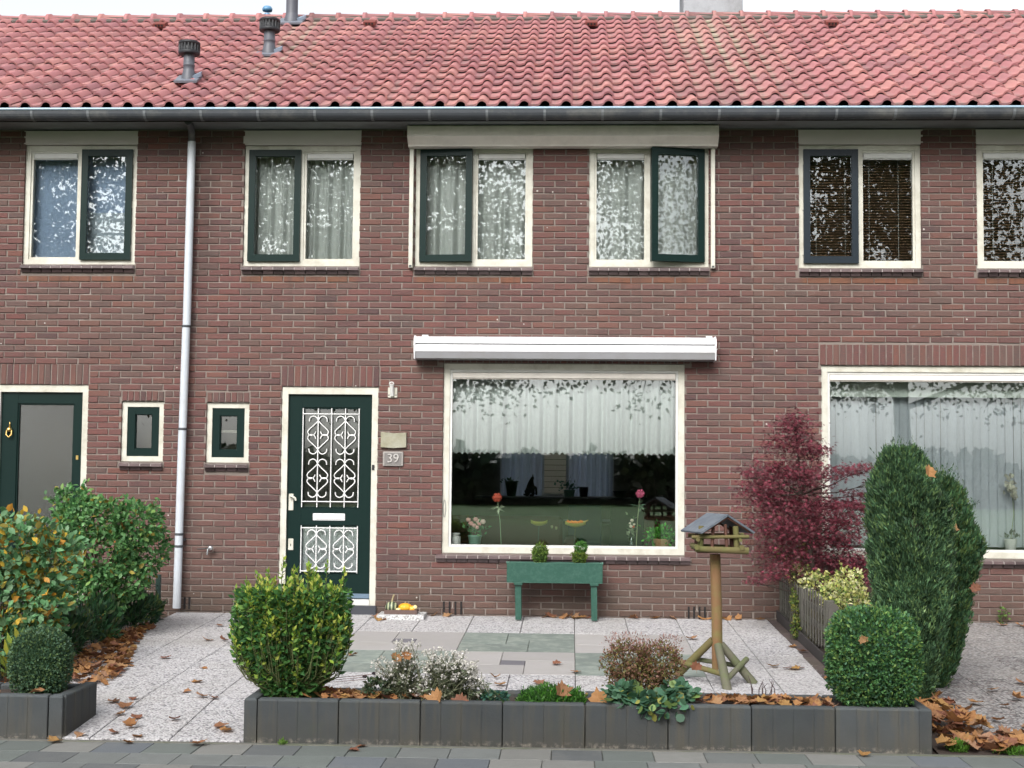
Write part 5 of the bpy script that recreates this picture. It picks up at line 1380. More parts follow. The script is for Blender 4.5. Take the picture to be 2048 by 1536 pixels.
# conifers: dense upward sprays
def conifer(name, lb, base, axis_top, prof, n, seed, pal, size=.055, depth=.85, group=None):
    """prof: list of (t along height, left half-width, right half-width)"""
    t = thing(name, lb, 'conifer', base, group); rng = rg_(seed)
    b = np.array(base); a = np.array(axis_top)
    T = rng.uniform(0.0, 1.0, n) ** .95
    pt = np.array([p[0] for p in prof]); pl_ = np.array([p[1] for p in prof]); pr_ = np.array([p[2] for p in prof])
    ang = rng.uniform(0, 2 * math.pi, n); cs, sn = np.cos(ang), np.sin(ang)
    wl, wr = np.interp(T, pt, pl_), np.interp(T, pt, pr_)
    rad = np.where(cs < 0, wl, wr); avg = (wl + wr) / 2
    lump = np.array([1 + .20 * noise.noise(Vector((c_ * 2.4 + seed, s_ * 2.4, t_ * 5))) for c_, s_, t_ in zip(cs, sn, T)])
    lump += np.array([.20 * noise.noise(Vector((c_ * 5 + seed, s_ * 5, t_ * 22))) for c_, s_, t_ in zip(cs, sn, T)])
    q = rng.uniform(.0, 1, n) ** .45 * .32 + .68
    P = b + (a - b) * T[:, None]; P[:, 0] += rad * cs * q * lump; P[:, 1] += avg * depth * sn * q * lump
    out_ = np.stack([cs, sn * depth, np.zeros(n)], 1)
    # hollows where the dark core shows
    keep = np.array([noise.noise(Vector((p[0] * 9, p[1] * 9, p[2] * 3.2 + seed))) > -.22 for p in P]) | (rng.uniform(size=n) < .25)
    P, out_ = P[keep], out_[keep]; n = len(P)
    # sprays: each point carries several blades fanned upward and outward
    k = 4; PP = np.repeat(P, k, 0) + rng.normal(size=(n * k, 3)) * .008
    DD = np.repeat(out_ * .5, k, 0) + np.array([0, 0, 1.15]) + rng.normal(size=(n * k, 3)) * .38
    patch = np.array([noise.noise(Vector(tuple(p * 7))) for p in P])
    C = pick(rng, n, pal) * (1 + .5 * patch)[:, None]
    leaves('foliage', 'slim', PP, DD, rdir(rng, n * k), np.where(rng.uniform(size=n * k) < .2, rng.uniform(1.3, 2.2, n * k), rng.uniform(.6, 1.2, n * k)) * size, np.repeat(C, k, 0) * rng.uniform(.6, 1.45, (n * k, 1)), t, wid=.8)
    tips = 260; tp = rng.uniform(.80, 1.0, tips); an2 = rng.uniform(0, 6.283, tips); rw = np.where(np.cos(an2) < 0, np.interp(tp, pt, pl_), np.interp(tp, pt, pr_)) * rng.uniform(.3, 1.05, tips)
    q2 = b + (a - b) * tp[:, None]; q2[:, 0] += rw * np.cos(an2); q2[:, 1] += rw * np.sin(an2) * depth
    m2 = 7; f2 = np.tile(np.linspace(0, 1, m2), tips)[:, None]; up_ = np.repeat(unit(np.stack([np.cos(an2) * .25, np.sin(an2) * .25, np.ones(tips)], 1) + rng.normal(size=(tips, 3)) * .12) * rng.uniform(.04, .13, (tips, 1)), m2, 0)
    leaves('sprays', 'slim', np.repeat(q2, m2, 0) + up_ * f2, up_ * 8 + rng.normal(size=(tips * m2, 3)) * .35, rdir(rng, tips * m2), rng.uniform(.02, .035, tips * m2), pick(rng, tips * m2, pal), t, wid=.8)
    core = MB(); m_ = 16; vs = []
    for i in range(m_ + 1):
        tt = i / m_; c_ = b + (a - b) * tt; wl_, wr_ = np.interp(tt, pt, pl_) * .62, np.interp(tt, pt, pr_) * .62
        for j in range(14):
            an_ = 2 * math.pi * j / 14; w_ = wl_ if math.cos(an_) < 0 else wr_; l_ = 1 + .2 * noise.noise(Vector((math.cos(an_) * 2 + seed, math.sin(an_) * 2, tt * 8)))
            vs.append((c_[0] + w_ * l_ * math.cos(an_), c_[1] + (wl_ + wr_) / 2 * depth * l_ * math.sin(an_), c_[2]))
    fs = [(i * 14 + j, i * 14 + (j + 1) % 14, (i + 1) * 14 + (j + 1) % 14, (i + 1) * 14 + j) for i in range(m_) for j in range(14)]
    core.add(vs, fs, True); core.build('inner_core', mat('conifer_core_shade', (.016, .026, .014), (.030, .020, .012), scale=30, rough=.95, bump=1, bscale=50), t)  # solid core, inner shade put into its near-black colour
    MB().tube([tuple(b + np.array([0, 0, -.1])), tuple(b + (a - b) * .5)], [.05, .03], 8).build('trunk', M_BARK, t)
    return t
CON = [(.046, .098, .048), (.064, .132, .062), (.096, .180, .085), (.135, .215, .080), (.038, .078, .042)]
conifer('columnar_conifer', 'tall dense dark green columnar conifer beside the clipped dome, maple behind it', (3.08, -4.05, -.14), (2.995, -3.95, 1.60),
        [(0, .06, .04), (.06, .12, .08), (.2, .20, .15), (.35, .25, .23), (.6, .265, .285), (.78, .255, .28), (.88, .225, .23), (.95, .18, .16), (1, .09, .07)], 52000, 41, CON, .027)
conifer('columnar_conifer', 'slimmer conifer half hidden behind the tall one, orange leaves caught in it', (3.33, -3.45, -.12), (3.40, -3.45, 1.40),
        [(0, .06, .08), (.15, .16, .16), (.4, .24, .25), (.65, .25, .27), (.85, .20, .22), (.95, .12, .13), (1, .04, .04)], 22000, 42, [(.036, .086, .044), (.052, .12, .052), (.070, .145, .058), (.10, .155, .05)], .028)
# a few fine twigs standing out of the top
# purple Japanese maple
def maple():
    t = thing('japanese_maple', 'airy purple-red maple against the bricks, spreading before the vertical blinds', 'tree', (2.93, -.95, -.03)); rng = rg_(51)
    wood = MB(); trunk = [(2.93, -.95, -.05), (2.90, -.95, .35), (2.84, -.93, .8), (2.78, -.92, 1.25), (2.74, -.9, 1.7), (2.72, -.9, 1.98)]
    wood.tube(trunk, [.030, .026, .020, .013, .008, .003], 7)
    cl = [(2.70, 1.90, .16, .11, 1.0), (2.66, 1.72, .25, .13, 1.2), (2.90, 1.66, .14, .08, .6), (2.56, 1.47, .28, .12, 1.5), (2.42, 1.30, .20, .12, 1.2), (2.82, 1.42, .28, .13, 1.6), (3.10, 1.47, .20, .06, .45), (3.32, 1.50, .14, .05, .32),
          (2.62, 1.17, .32, .14, 1.9), (2.92, 1.14, .28, .12, 1.6), (3.22, 1.17, .24, .05, .8), (3.32, 1.26, .14, .05, .35), (3.12, 1.02, .26, .10, 1.5), (2.52, .98, .26, .12, 1.4), (2.78, .90, .30, .14, 1.7), (3.12, .86, .22, .10, 1.1), (3.36, 1.14, .10, .04, .4),
          (2.62, .72, .26, .12, 1.1), (3.02, .68, .30, .12, 1.5), (3.25, .62, .22, .12, 1.2), (3.30, .50, .20, .10, .9), (2.48, .52, .16, .05, .3), (2.58, .60, .18, .06, .5), (2.36, .45, .10, .03, .10), (2.30, 1.44, .08, .04, .12), (3.05, .44, .25, .10, .9), (3.40, 1.36, .05, .05, .08)]
    P = []; D = []; C = []; S = []
    pal = np.array([(.135, .032, .044), (.185, .040, .058), (.110, .034, .044), (.27, .052, .084), (.165, .060, .070), (.080, .028, .036)])
    for (x, z, rx, rz, w) in cl:
        y0_ = -.95 + rng.normal() * .10
        # branch towards the clump
        k = min(range(len(trunk)), key=lambda i: abs(trunk[i][2] - (z - .22)) + .0)
        p0 = Vector(trunk[k]); p1 = Vector((x, y0_, z - .02)); mid_ = (p0 + p1) / 2 + Vector((0, 0, -.03))
        wood.tube([p0, mid_, p1], [.010, .006, .002], 5, cap=False)
        for s_ in range(5):
            e_ = p1 + Vector((rng.uniform(-1, 1) * rx, rng.uniform(-1, 1) * rx * .8, rng.uniform(-.4, .5) * rz)); wood.tube([mid_.lerp(p1, .6), e_], [.003, .001], 4, cap=False)
        n = int(580 * w)
        q = rng.normal(size=(n, 3)) * np.array([rx * .52, rx * .55 + .05, rz * .55]); q = q + np.array([x, y0_, z])
        P.append(q); dd = rng.normal(size=(n, 3)) * np.array([1, 1, .25]) + np.array([0, 0, -.45]); D.append(dd)
        lift = np.clip((q[:, 2] - z) / rz, -1, 1)[:, None]  # painted shading: leaf colour lightens toward each clump's top
        C.append(pal[rng.choice(6, n, p=[.26, .24, .16, .13, .12, .09])] * rng.uniform(.75, 1.3, (n, 1)) * (1 + .12 * lift)); S.append(rng.uniform(.040, .066, n))
    P = np.concatenate(P); n = len(P)
    P[:, 1] = np.minimum(P[:, 1], -.12)
    leaves('crown', 'lace', P, np.concatenate(D), rng.normal(size=(n, 3)) * .55 + np.array([0, -.2, 1.0]), np.concatenate(S), np.concatenate(C), t, wid=.9)
    wood.build('trunk', mat('maple_bark', (.07, .05, .04), (.04, .03, .025), scale=20, rough=.9, bump=.4), t)
maple()

def clump(name, lb, cat, base, ells, tmpl, n, size, pal, seed, group=None, up=.3, wid=1.0, w=None, stems=6, nz=.8, stem_r=.006, flat=0, sprigs=0):
    """leafy plant from several overlapping cloud-like masses: ells = (x, y, z, rx, ry, rz)"""
    t = thing(name, lb, cat, base, group); rng = rg_(seed); P = []; D = []; st = MB()
    vol = np.array([e[3] * e[4] * e[5] for e in ells]) ** .75; vol /= vol.sum()
    for e, v in zip(ells, vol):
        k = int(n * v) + 1; d = rdir(rng, k); q = rng.uniform(.45, 1.02, k) ** .6
        lump = np.array([1 + .34 * noise.noise(Vector(tuple(x * 2.8 + seed))) for x in d])
        P.append(np.array(e[:3]) + d * (q * lump)[:, None] * np.array(e[3:])); D.append(d)
        for _ in range(stems):
            p0 = Vector(base) + Vector((rng.normal() * .04, rng.normal() * .04, 0)); p2 = Vector(e[:3]) + Vector((rng.uniform(-.7, .7) * e[3], rng.uniform(-.7, .7) * e[4], rng.uniform(-.2, .6) * e[5]))
            p1 = p0.lerp(p2, .5) + Vector((rng.normal() * .03, rng.normal() * .03, .05)); st.tube([p0, p1, p2], [stem_r, stem_r * .7, stem_r * .3], 4, cap=False)
    for i in range(sprigs):
        e = ells[rng.integers(len(ells))]; d = rng.normal(size=3); d[2] = abs(d[2]) * .8 + .1; d[1] -= .3; d /= np.linalg.norm(d)
        b0 = np.array(e[:3]) + d * np.array(e[3:]) * .85; ax_ = d + np.array([0, 0, .5]) + rng.normal(size=3) * .2; ax_ /= np.linalg.norm(ax_); L = rng.uniform(1.0, 2.6) * size
        m_ = 8; f = np.linspace(.1, 1, m_)[:, None]; P.append(b0 + ax_ * L * f + rng.normal(size=(m_, 3)) * size * .12); D.append(np.tile(ax_, (m_, 1)) * .6 + rng.normal(size=(m_, 3)) * .6)
        st.tube([Vector(b0), Vector(b0 + ax_ * L)], [stem_r * .3, stem_r * .15], 4, cap=False)
    P = np.concatenate(P); D = np.concatenate(D); k = len(P)
    D2 = D * .8 + rng.normal(size=(k, 3)) * .7 + np.array([0, 0, up]); Nn = rng.normal(size=(k, 3)) * .6 + np.array([0, -.35, nz]) + D * .4
    leaves('foliage', tmpl, P, D2, Nn, rng.uniform(.65, 1.25, k) * size, pick(rng, k, pal, w), t, wid=wid)
    if stems: o = st.build('stems', mat('brown_stem', (.09, .075, .035), (.06, .05, .025), rough=.85, bump=0), t); o['kind'] = 'stuff'
    return t
# yellow-cream variegated shrub leaning over the fence
clump('variegated_shrub', 'cream and yellow leaved shrub leaning over the picket fence', 'shrub', (2.80, -1.5, -.05),
      [(2.735, -.62, .57, .10, .10, .07), (2.64, -.60, .69, .06, .06, .05), (2.86, -.60, .70, .05, .05, .05), (2.78, -.9, .50, .12, .16, .11), (2.84, -1.3, .44, .13, .2, .12), (2.92, -1.7, .38, .12, .18, .12), (2.98, -2.1, .40, .15, .2, .15), (3.03, -2.3, .30, .14, .2, .15), (3.06, -1.6, .50, .13, .16, .12)],
      'oval', 2300, .034, [(.50, .49, .20), (.58, .58, .33), (.34, .40, .11), (.10, .16, .04), (.42, .42, .12)], 61, w=[4, 3, 3, 4, 2], wid=1.3, sprigs=40)
clump('creeper', 'small green creeper hanging down the middle of the picket fence', 'climber', (2.66, -1.28, -.04), [(2.662, -1.25, .20, .02, .06, .14), (2.655, -1.32, .07, .03, .08, .09), (2.655, -1.18, .32, .02, .05, .09)], 'oval', 420, .03, [(.06, .10, .02), (.10, .14, .03), (.22, .22, .05)], 62, stems=3, stem_r=.002)

# left garden: big-leaved shrub in front and a green one near the wall
clump('autumn_shrub', 'large-leaved shrub turning yellow and orange in the left garden, nearest the short raised bed', 'shrub', (-3.62, -3.5, -.1),
      [(-3.70, -3.4, .82, .42, .34, .26), (-3.35, -3.35, .68, .24, .28, .26), (-3.72, -3.5, .38, .44, .34, .36), (-3.36, -3.5, .30, .20, .24, .34), (-3.55, -3.6, .10, .34, .25, .20)],
      'ovate', 4600, .066, [(.09, .22, .09), (.13, .28, .13), (.19, .33, .18), (.30, .25, .045), (.50, .24, .035), (.55, .36, .05), (.24, .20, .05)], 71, w=[6, 5, 4, 2.2, 1.0, 1.1, 2], wid=1.15, stems=7, sprigs=60)
clump('green_shrub', 'leafy green shrub before the left wall, beside the downpipe', 'shrub', (-3.55, -1.7, -.05),
      [(-3.60, -1.7, .98, .34, .32, .20), (-3.24, -1.6, .94, .24, .28, .20), (-3.14, -1.5, .68, .15, .22, .22), (-3.50, -1.8, .66, .34, .3, .30), (-3.28, -1.7, .46, .20, .24, .20), (-3.80, -1.6, 1.08, .20, .2, .16), (-3.50, -1.8, .30, .25, .25, .25)],
      'ovate', 5600, .052, [(.060, .165, .055), (.095, .23, .070), (.15, .30, .12), (.19, .31, .09), (.30, .24, .05), (.36, .16, .05)], 72, w=[6, 6, 4, 2, .6, .15], wid=1.1, stems=6, sprigs=90)
clump('low_fern', 'low dark green growth at the foot of the wire fence by the downpipe', 'ground plant', (-3.36, -1.6, -.05),
      [(-3.36, -1.3, .14, .14, .3, .16), (-3.38, -2.1, .12, .14, .35, .18), (-3.34, -.8, .08, .10, .25, .12), (-3.36, -2.9, .10, .12, .3, .16), (-3.38, -3.6, .10, .10, .3, .18)], 'slim', 2600, .085, [(.020, .06, .025), (.03, .085, .03), (.09, .13, .03), (.05, .07, .03)], 73, w=[5, 4, 1, 2], up=1.2, stems=0)
clump('yellow_grass_tuft', 'yellowing strap-leaved tuft behind the small dark bush', 'plant', (-3.20, -4.3, -.15), [(-3.18, -4.3, .02, .10, .1, .16)], 'slim', 90, .16, [(.34, .34, .05), (.20, .26, .04), (.10, .16, .04)], 74, up=2.0, stems=0)

# flowers and plants in the long raised bed
def everlasting(base, ells, seed, lb, nst):
    t = thing('white_everlasting', lb, 'flowering plant', base, 'white flowering clumps in the long raised bed'); rng = rg_(seed); st = MB(); P = []; D = []; FP = []; FN = []
    for i in range(nst):
        e = ells[rng.integers(len(ells))]; p0 = Vector(base) + Vector((rng.normal() * .07, rng.normal() * .04, 0)); top = Vector((e[0] + rng.uniform(-1, 1) * e[2], base[1] + rng.normal() * .06, e[1] + rng.uniform(-1, 1) * e[3]))
        mid_ = p0.lerp(top, .55) + Vector((rng.normal() * .015, rng.normal() * .015, .02)); st.tube([p0, mid_, top], [.0028, .0022, .0016], 4, cap=False)
        for k in range(9):
            f = rng.uniform(.08, .9); q = p0.lerp(mid_, min(1, f * 1.6)) if f < .6 else mid_.lerp(top, (f - .6) / .4); P.append(tuple(q)); a = rng.uniform(0, 6.28); D.append((math.cos(a), math.sin(a), .35))
        for k in range(int(rng.integers(5, 10))):
            FP.append((top.x + rng.normal() * .014, top.y + rng.normal() * .014, top.z + rng.normal() * .009)); 
    P = np.array(P); D = np.array(D)
    leaves('foliage', 'slim', P, D, rng.normal(size=P.shape) * .4 + np.array([0, 0, 1.]), rng.uniform(.03, .055, len(P)), pick(rng, len(P), [(.20, .24, .16), (.14, .18, .10), (.28, .30, .22), (.10, .13, .06)]), t, wid=.9)
    FP = np.array(FP); k = 3
    F2 = np.repeat(FP, k, 0); leaves('flower_heads', 'round', F2, rng.normal(size=F2.shape), rng.normal(size=F2.shape) + np.array([0, -.5, 1.2]), rng.uniform(.007, .012, len(F2)), pick(rng, len(F2), [(.62, .60, .56), (.52, .50, .44), (.68, .66, .63)]), t)
    o = st.build('stems', mat('grey_green_stem', (.16, .17, .10), rough=.9, bump=0), t); o['kind'] = 'stuff'
everlasting((-.42, -5.16, .0), [(-.38, .30, .07, .06), (-.47, .19, .10, .07), (-.33, .16, .10, .09)], 81, 'left clump of small white flowers, two rusty leaves caught on top', 110)
everlasting((-.14, -5.17, .0), [(-.14, .26, .13, .06), (-.10, .16, .16, .08), (-.24, .08, .10, .05), (-.02, .20, .08, .05)], 82, 'broad right-hand clump of small white flowers beside the green cushion', 190)
everlasting((.06, -5.18, .0), [(.05, .15, .05, .06), (.09, .08, .04, .05)], 83, 'last thin sprigs of white flowers toward the green cushion', 22)
clump('low_green_plant', 'low dark green leafy plant at the left foot of the white flowers', 'plant', (-.56, -5.18, .0), [(-.56, -5.18, .06, .09, .07, .07)], 'oval', 420, .03, [(.035, .07, .03), (.055, .09, .05), (.09, .10, .06)], 84, stems=0)
b = MB(); r8 = rg_(85)
dfl = thing('dead_flower_heads', 'blackened seed heads on bent stalks left of the white flowers', 'dead plant', (-.63, -5.14, .0))
for (x, z) in ((-.645, .135), (-.60, .125), (-.585, .155)):
    MB().tube([(-.60 + r8.normal() * .01, -5.15, .01), ((x - .6) / 2, -5.15, z * .6) if False else ((x - .61) * .5 - .605 + .003, -5.15, z * .55), (x, -5.15, z)], .002, 4).build('stalk', mat('reddish_stalk', (.16, .08, .06), rough=.8), dfl)
    MB().sphere((x, -5.15, z + .004), .013, 8, 6, (1.2, 1, .7), .3, random.Random(3)).build('seed_head', mat('black_head', (.025, .016, .020), rough=.9), dfl)
clump('green_cushion', 'bright green grassy cushion spilling to the bed front, one brown leaf on it', 'cushion plant', (.53, -5.22, .0),
      [(.53, -5.22, .03, .20, .13, .075), (.44, -5.27, .01, .13, .10, .05), (.63, -5.25, .015, .11, .10, .06)], 'slim', 5200, .030, [(.035, .12, .018), (.055, .17, .025), (.08, .22, .03), (.03, .08, .02)], 86, up=1.1, stems=0, wid=.9)
clump('blue_green_tuft', 'little blue-green tuft between white flowers and green cushion', 'plant', (.16, -5.2, .0), [(.17, -5.2, .03, .09, .06, .035)], 'oval', 240, .03, [(.04, .12, .09), (.05, .14, .10), (.06, .12, .05)], 87, stems=0)
clump('spirea', 'brownish pink twiggy bush behind the scalloped green leaves', 'bush', (1.09, -5.13, .0),
      [(1.00, -5.12, .25, .15, .13, .13), (1.20, -5.12, .24, .15, .13, .14), (1.09, -5.14, .14, .20, .14, .13)], 'oval', 6500, .020, [(.16, .075, .05), (.20, .11, .07), (.14, .12, .04), (.11, .12, .035), (.26, .14, .10), (.19, .15, .05)], 88, up=.5, stems=22, stem_r=.003)
cc = clump('spirea_seed_tops', 'x', 'x', (1.09, -5.13, .0), [(1.0, -5.12, .37, .16, .12, .06), (1.26, -5.12, .36, .10, .12, .06), (1.13, -5.12, .34, .12, .12, .05)], 'slim', 900, .018, [(.30, .16, .14), (.22, .12, .10), (.36, .22, .19)], 89, up=.8, stems=0)
tops = list(cc.children)
sp = [o for o in bpy.data.objects if o.name == 'spirea'][0]
for o in tops: o.parent = None; o.name = 'seed_tops'; adopt(o, sp)
bpy.data.objects.remove(cc)
clump('scalloped_plant', 'broad scalloped green leaves hanging over the front blocks below the brownish bush', 'plant', (1.12, -5.28, .0),
      [(.95, -5.32, .055, .12, .08, .035), (1.15, -5.34, .05, .18, .09, .045), (1.30, -5.28, .085, .12, .09, .055), (1.20, -5.41, .015, .16, .035, .04), (1.0, -5.30, .09, .10, .08, .05)], 'round', 520, .052, [(.075, .17, .105), (.055, .13, .07), (.10, .20, .12), (.13, .20, .06), (.24, .24, .06)], 90, w=[5, 4, 3, 2, .7], up=.0, stems=5, stem_r=.002, nz=1.3)
tw = thing('bare_twigs', 'cluster of short bare dark twigs right of the feeder legs', 'dead plant', (1.86, -4.8, -.16)); r9 = rg_(91)
q = MB()
for k in range(9):
    x = 1.80 + k * .018 + r9.normal() * .01; q.tube([(x, -4.86, -.16), (x + r9.normal() * .02, -4.86, .02 + r9.uniform(0, .04)), (x + r9.normal() * .03, -4.86, .06 + r9.uniform(0, .10))], [.004, .003, .0015], 4)
q.build('twig', mat('dark_twig', (.085, .055, .055), rough=.9), tw)
clump('wall_weed', 'tiny green weed at the wall foot under the vertical blinds window', 'weed', (4.86, -.06, .0), [(4.86, -.07, .07, .04, .03, .08)], 'oval', 60, .035, [(.08, .16, .03), (.12, .2, .05)], 92, stems=4, stem_r=.002)
clump('moss_patch', 'bright green moss and grass at the foot of the bed end, by the yard leaves', 'moss', (3.25, -5.38, -.22), [(3.35, -5.36, -.22, .16, .05, .018), (2.99, -5.30, -.21, .06, .06, .04)], 'slim', 1200, .022, [(.07, .18, .02), (.10, .22, .03)], 93, stems=0, up=1.5)
clump('path_grass', 'thin grass tuft in the pavement joint before the path', 'grass tuft', (-1.10, -5.46, -.235), [(-1.10, -5.455, -.228, .012, .01, .012)], 'slim', 40, .03, [(.12, .22, .04)], 94, stems=0, up=1.5)

# ------------------------------------------------------------------ fallen leaves
def dry_leaf_mesh(seed):
    r = random.Random(seed); T = TMPL['plane'][0]; vs = []
    cu = r.uniform(1.5, 4.5); bend = r.uniform(-3, 3)
    for (x, y, z) in T:
        x *= r.uniform(.85, 1.15); y *= r.uniform(.9, 1.1); yy = y - .45
        vs.append((x, yy, .10 + cu * .16 * x * x + bend * .10 * yy * yy + r.uniform(-.03, .05)))
    vs.append((0, 0, .06)); c = len(vs) - 1; n = len(T)
    fs = [(i, (i + 1) % n, c) for i in range(n)]
    s0 = len(vs); vs += [(-.012, -.45, .10), (.012, -.45, .10), (.05 + .01, -.80, .16), (.04, -.80, .16)]; fs.append((s0, s0 + 1, s0 + 2, s0 + 3))
    me = bpy.data.meshes.new('fallen_leaf'); me.from_pydata(vs, [], fs); me.materials.append(M_DRY); return me, np.array(vs), fs
DRY = [dry_leaf_mesh(i) for i in range(9)]
lr = random.Random(77)
def lay(x, y, z, s, label, group, tilt=.25, k=None):
    me = DRY[lr.randrange(9) if k is None else k][0]
    o = mesh_obj('fallen_leaf', me, None, None, (x, y, z), (lr.uniform(-tilt, tilt), lr.uniform(-tilt, tilt), lr.uniform(0, 6.28)), (s, s, s * lr.uniform(.8, 1.4)))
    return tag(o, label, 'leaf', group)
def fall(pts, zf, label, group, s=(.062, .100), tilt=.25):
    for p in pts:
        lay(p[0], p[1], zf(p[1]) + .004, lr.uniform(*s), label, group, tilt)
on_path = [(-2.45, -4.50), (-2.33, -4.63), (-2.35, -4.39), (-2.30, -4.83), (-2.17, -4.91), (-2.16, -5.06), (-1.91, -4.94), (-1.90, -4.30), (-1.81, -4.34), (-1.57, -5.10), (-2.52, -1.82), (-2.37, -1.81), (-2.19, -3.19), (-2.05, -4.13), (-2.19, -5.28), (-2.38, -5.36), (-2.02, -5.36), (-2.62, -.95), (-1.50, -5.2), (-2.08, -3.75), (-2.12, -5.15), (-2.6, -2.75)]
fall(on_path, gz, 'curled brown leaf lying on the pale path left of the variegated bush', 'leaves scattered on the path')
fall([(-1.14, -2.49), (-.67, -3.02), (.54, -2.78), (.69, -3.13), (.43, -3.62), (.08, -3.41), (.14, -3.72), (.95, -3.9), (1.73, -1.38), (1.92, -1.45), (-.2, -3.6), (-.55, -3.75), (1.25, -3.75), (.25, -4.1), (.85, -4.3)], gz, 'brown leaf lying on the coloured patio slabs between trough and raised bed', 'leaves on the patio')
fall([(2.56, -1.76), (2.45, -2.80), (2.25, -2.75), (2.40, -2.84), (2.60, -2.0), (2.35, -2.82), (2.58, -3.3)], gz, 'brown leaf lying on the patio edge beside the picket fence', 'leaves beside the picket fence')
wl_ = [(-1.17, -.40), (-1.26, -.24), (-.56, -.07), (.39, -.09), (.44, -.04), (.50, -.08), (.62, -.06), (.69, -.07), (.76, -.05), (.81, -.09), (.88, -.11), (1.26, -.05), (1.30, -.08), (1.65, -.06), (1.93, -.06), (2.14, -.05), (2.20, -.07), (2.29, -.06), (2.50, -.08), (1.48, -.05), (-.70, -.05), (.70, -.13), (.58, -.11), (-1.22, -.44), (2.02, -.05)]
fall(wl_, gz, 'brown leaf blown against the foot of the brick wall', 'leaves along the wall foot', (.06, .10), .5)
fall([(-.64, -5.60), (-.61, -5.48), (-2.49, -5.50), (-2.04, -5.50), (-1.60, -5.52), (2.39, -5.50)], lambda y: PZ, 'brown leaf lying on the grey pavement tiles', 'leaves on the pavement')
fall([(3.70, -3.61), (3.44, -4.10), (3.62, -4.17), (3.43, -4.63), (3.78, -3.94), (4.96, -.25), (3.21, -3.89), (4.01, -3.31), (4.3, -4.0), (3.9, -4.4), (3.6, -4.75), (4.8, -.2), (4.4, -.12), (5.0, -.4), (4.6, -2.0), (3.3, -4.35)], gz, 'brown leaf lying on the grey gravel yard right of the conifers', 'leaves on the grey yard', (.07, .115))
# leaves caught in plants
for (x, y, z, s, lb) in ((3.06, -4.40, 1.46, .09, 'orange leaf caught high in the tall conifer'), (3.30, -3.90, 1.22, .08, 'upper rusty leaf caught where the two conifers meet'), (3.31, -3.93, 1.07, .11, 'large orange leaf stuck between the two conifers'), (3.58, -3.62, .62, .07, 'low rusty leaf in the slim conifer'), (2.40, -5.44, .45, .05, 'pale brown leaf resting on the face of the clipped dome'),
                      (-.445, -5.24, .27, .065, 'left of two rusty leaves on the white flowers'), (-.37, -5.24, .285, .06, 'right of two rusty leaves on the white flowers'), (.585, -5.30, .10, .10, 'brown leaf standing on the green cushion'), (.82, -5.33, .06, .11, 'upright pinkish brown leaf right of the green cushion'), (-.165, -5.34, .04, .11, 'orange leaf propped under the white flowers'), (-.02, -5.34, .03, .09, 'orange leaf at the right foot of the white flowers'), (1.42, -5.25, .25, .06, 'yellow leaf perched on the brownish bush')):
    o = lay(x, y, z, s, lb, None, .3); o.rotation_euler = (R(lr.uniform(55, 100)), lr.uniform(-.4, .4), lr.uniform(-.6, .6))
def pile(name, label, n, fx, s, seed, cat='leaf litter'):
    r = random.Random(seed); V = []; F = []
    for i in range(n):
        me, vs, fs = DRY[r.randrange(9)]; p = fx(r)
        M = Matrix.Translation(p) @ Matrix.Rotation(r.uniform(0, 6.28), 4, 'Z') @ Matrix.Rotation(r.uniform(-.5, .5), 4, 'X') @ Matrix.Rotation(r.uniform(-.5, .5), 4, 'Y')
        sc2 = r.uniform(*s); b = len(V); V += [tuple(M @ Vector(v * sc2)) for v in vs]; F += [tuple(b + i_ for i_ in f) for f in fs]
    me = bpy.data.meshes.new(name); me.from_pydata(V, [], F); o = mesh_obj(name, me, None, M_DRY)
    return tag(o, label, cat, kind='stuff')
def f_left(r):
    u = r.random() ** .8; y = -1.1 - 3.3 * u; w = .08 + .40 * math.sin(min(1, u * 1.15) * math.pi / 2) ** 2 * (1 if u < .85 else .55)
    v = r.random(); x = -3.30 + v * w * 1.25; return Vector((x, y, gz(y) + .008 + (1 - v) * .05 * r.random()))
pile('leaf_litter', 'drift of orange-brown fallen leaves along the left edge of the path', 420, f_left, (.055, .095), 101)
def f_bed(r):
    x = r.choice([r.uniform(-1.15, 2.2), r.uniform(1.4, 2.25), r.uniform(-.95, -.55)]); return Vector((x, r.uniform(-5.30, -5.02), .012 + .02 * r.random()))
pile('leaf_litter', 'brown leaves lying in the soil of the long raised bed', 230, f_bed, (.04, .085), 102)
pile('leaf_litter', 'brown leaves heaped at the foot of the feeder legs', 75, lambda r: Vector((r.uniform(1.45, 2.15), r.uniform(-4.9, -4.5), gz(-4.7) + .02 + .07 * r.random())), (.05, .09), 103)
pile('leaf_litter', 'thick orange and brown leaves at the right pavement corner, beside the bed end', 330, lambda r: (lambda x: Vector((x, -5.36 + (r.random() ** 1.3) * (.62 if x < 3.2 else .42), gz(-5.2) - .01 + .05 * r.random())))(r.uniform(2.88, 5.2)), (.06, .115), 104)
pile('leaf_litter', 'brown leaves under the conifers', 110, lambda r: Vector((r.uniform(2.86, 3.25), r.uniform(-5.0, -3.2), gz(-4) - .01 + .03 * r.random())), (.08, .13), 105)
pile('leaf_litter', 'brown leaves in the left garden behind the short raised bed', 160, lambda r: Vector((r.uniform(-4.6, -3.3), r.uniform(-4.9, -3.8), gz(-4.5) - .0 + .05 * r.random())), (.08, .13), 106)
for (x, z) in ((-2.99, .018), (-2.66, .030), (-2.93, .02)):
    lay(x, -5.36, z + .01, .09, 'dry brown leaf on the rim of the short raised bed', 'leaves on the short raised bed', .3)
b = MB(); b.add([(2.86, -5.39, gz(-5.4) - .015), (9, -5.39, gz(-5.4) - .015), (9, -4.9, gz(-4.9) - .012), (2.86, -4.9, gz(-4.9) - .012)], [(0, 1, 2, 3)])
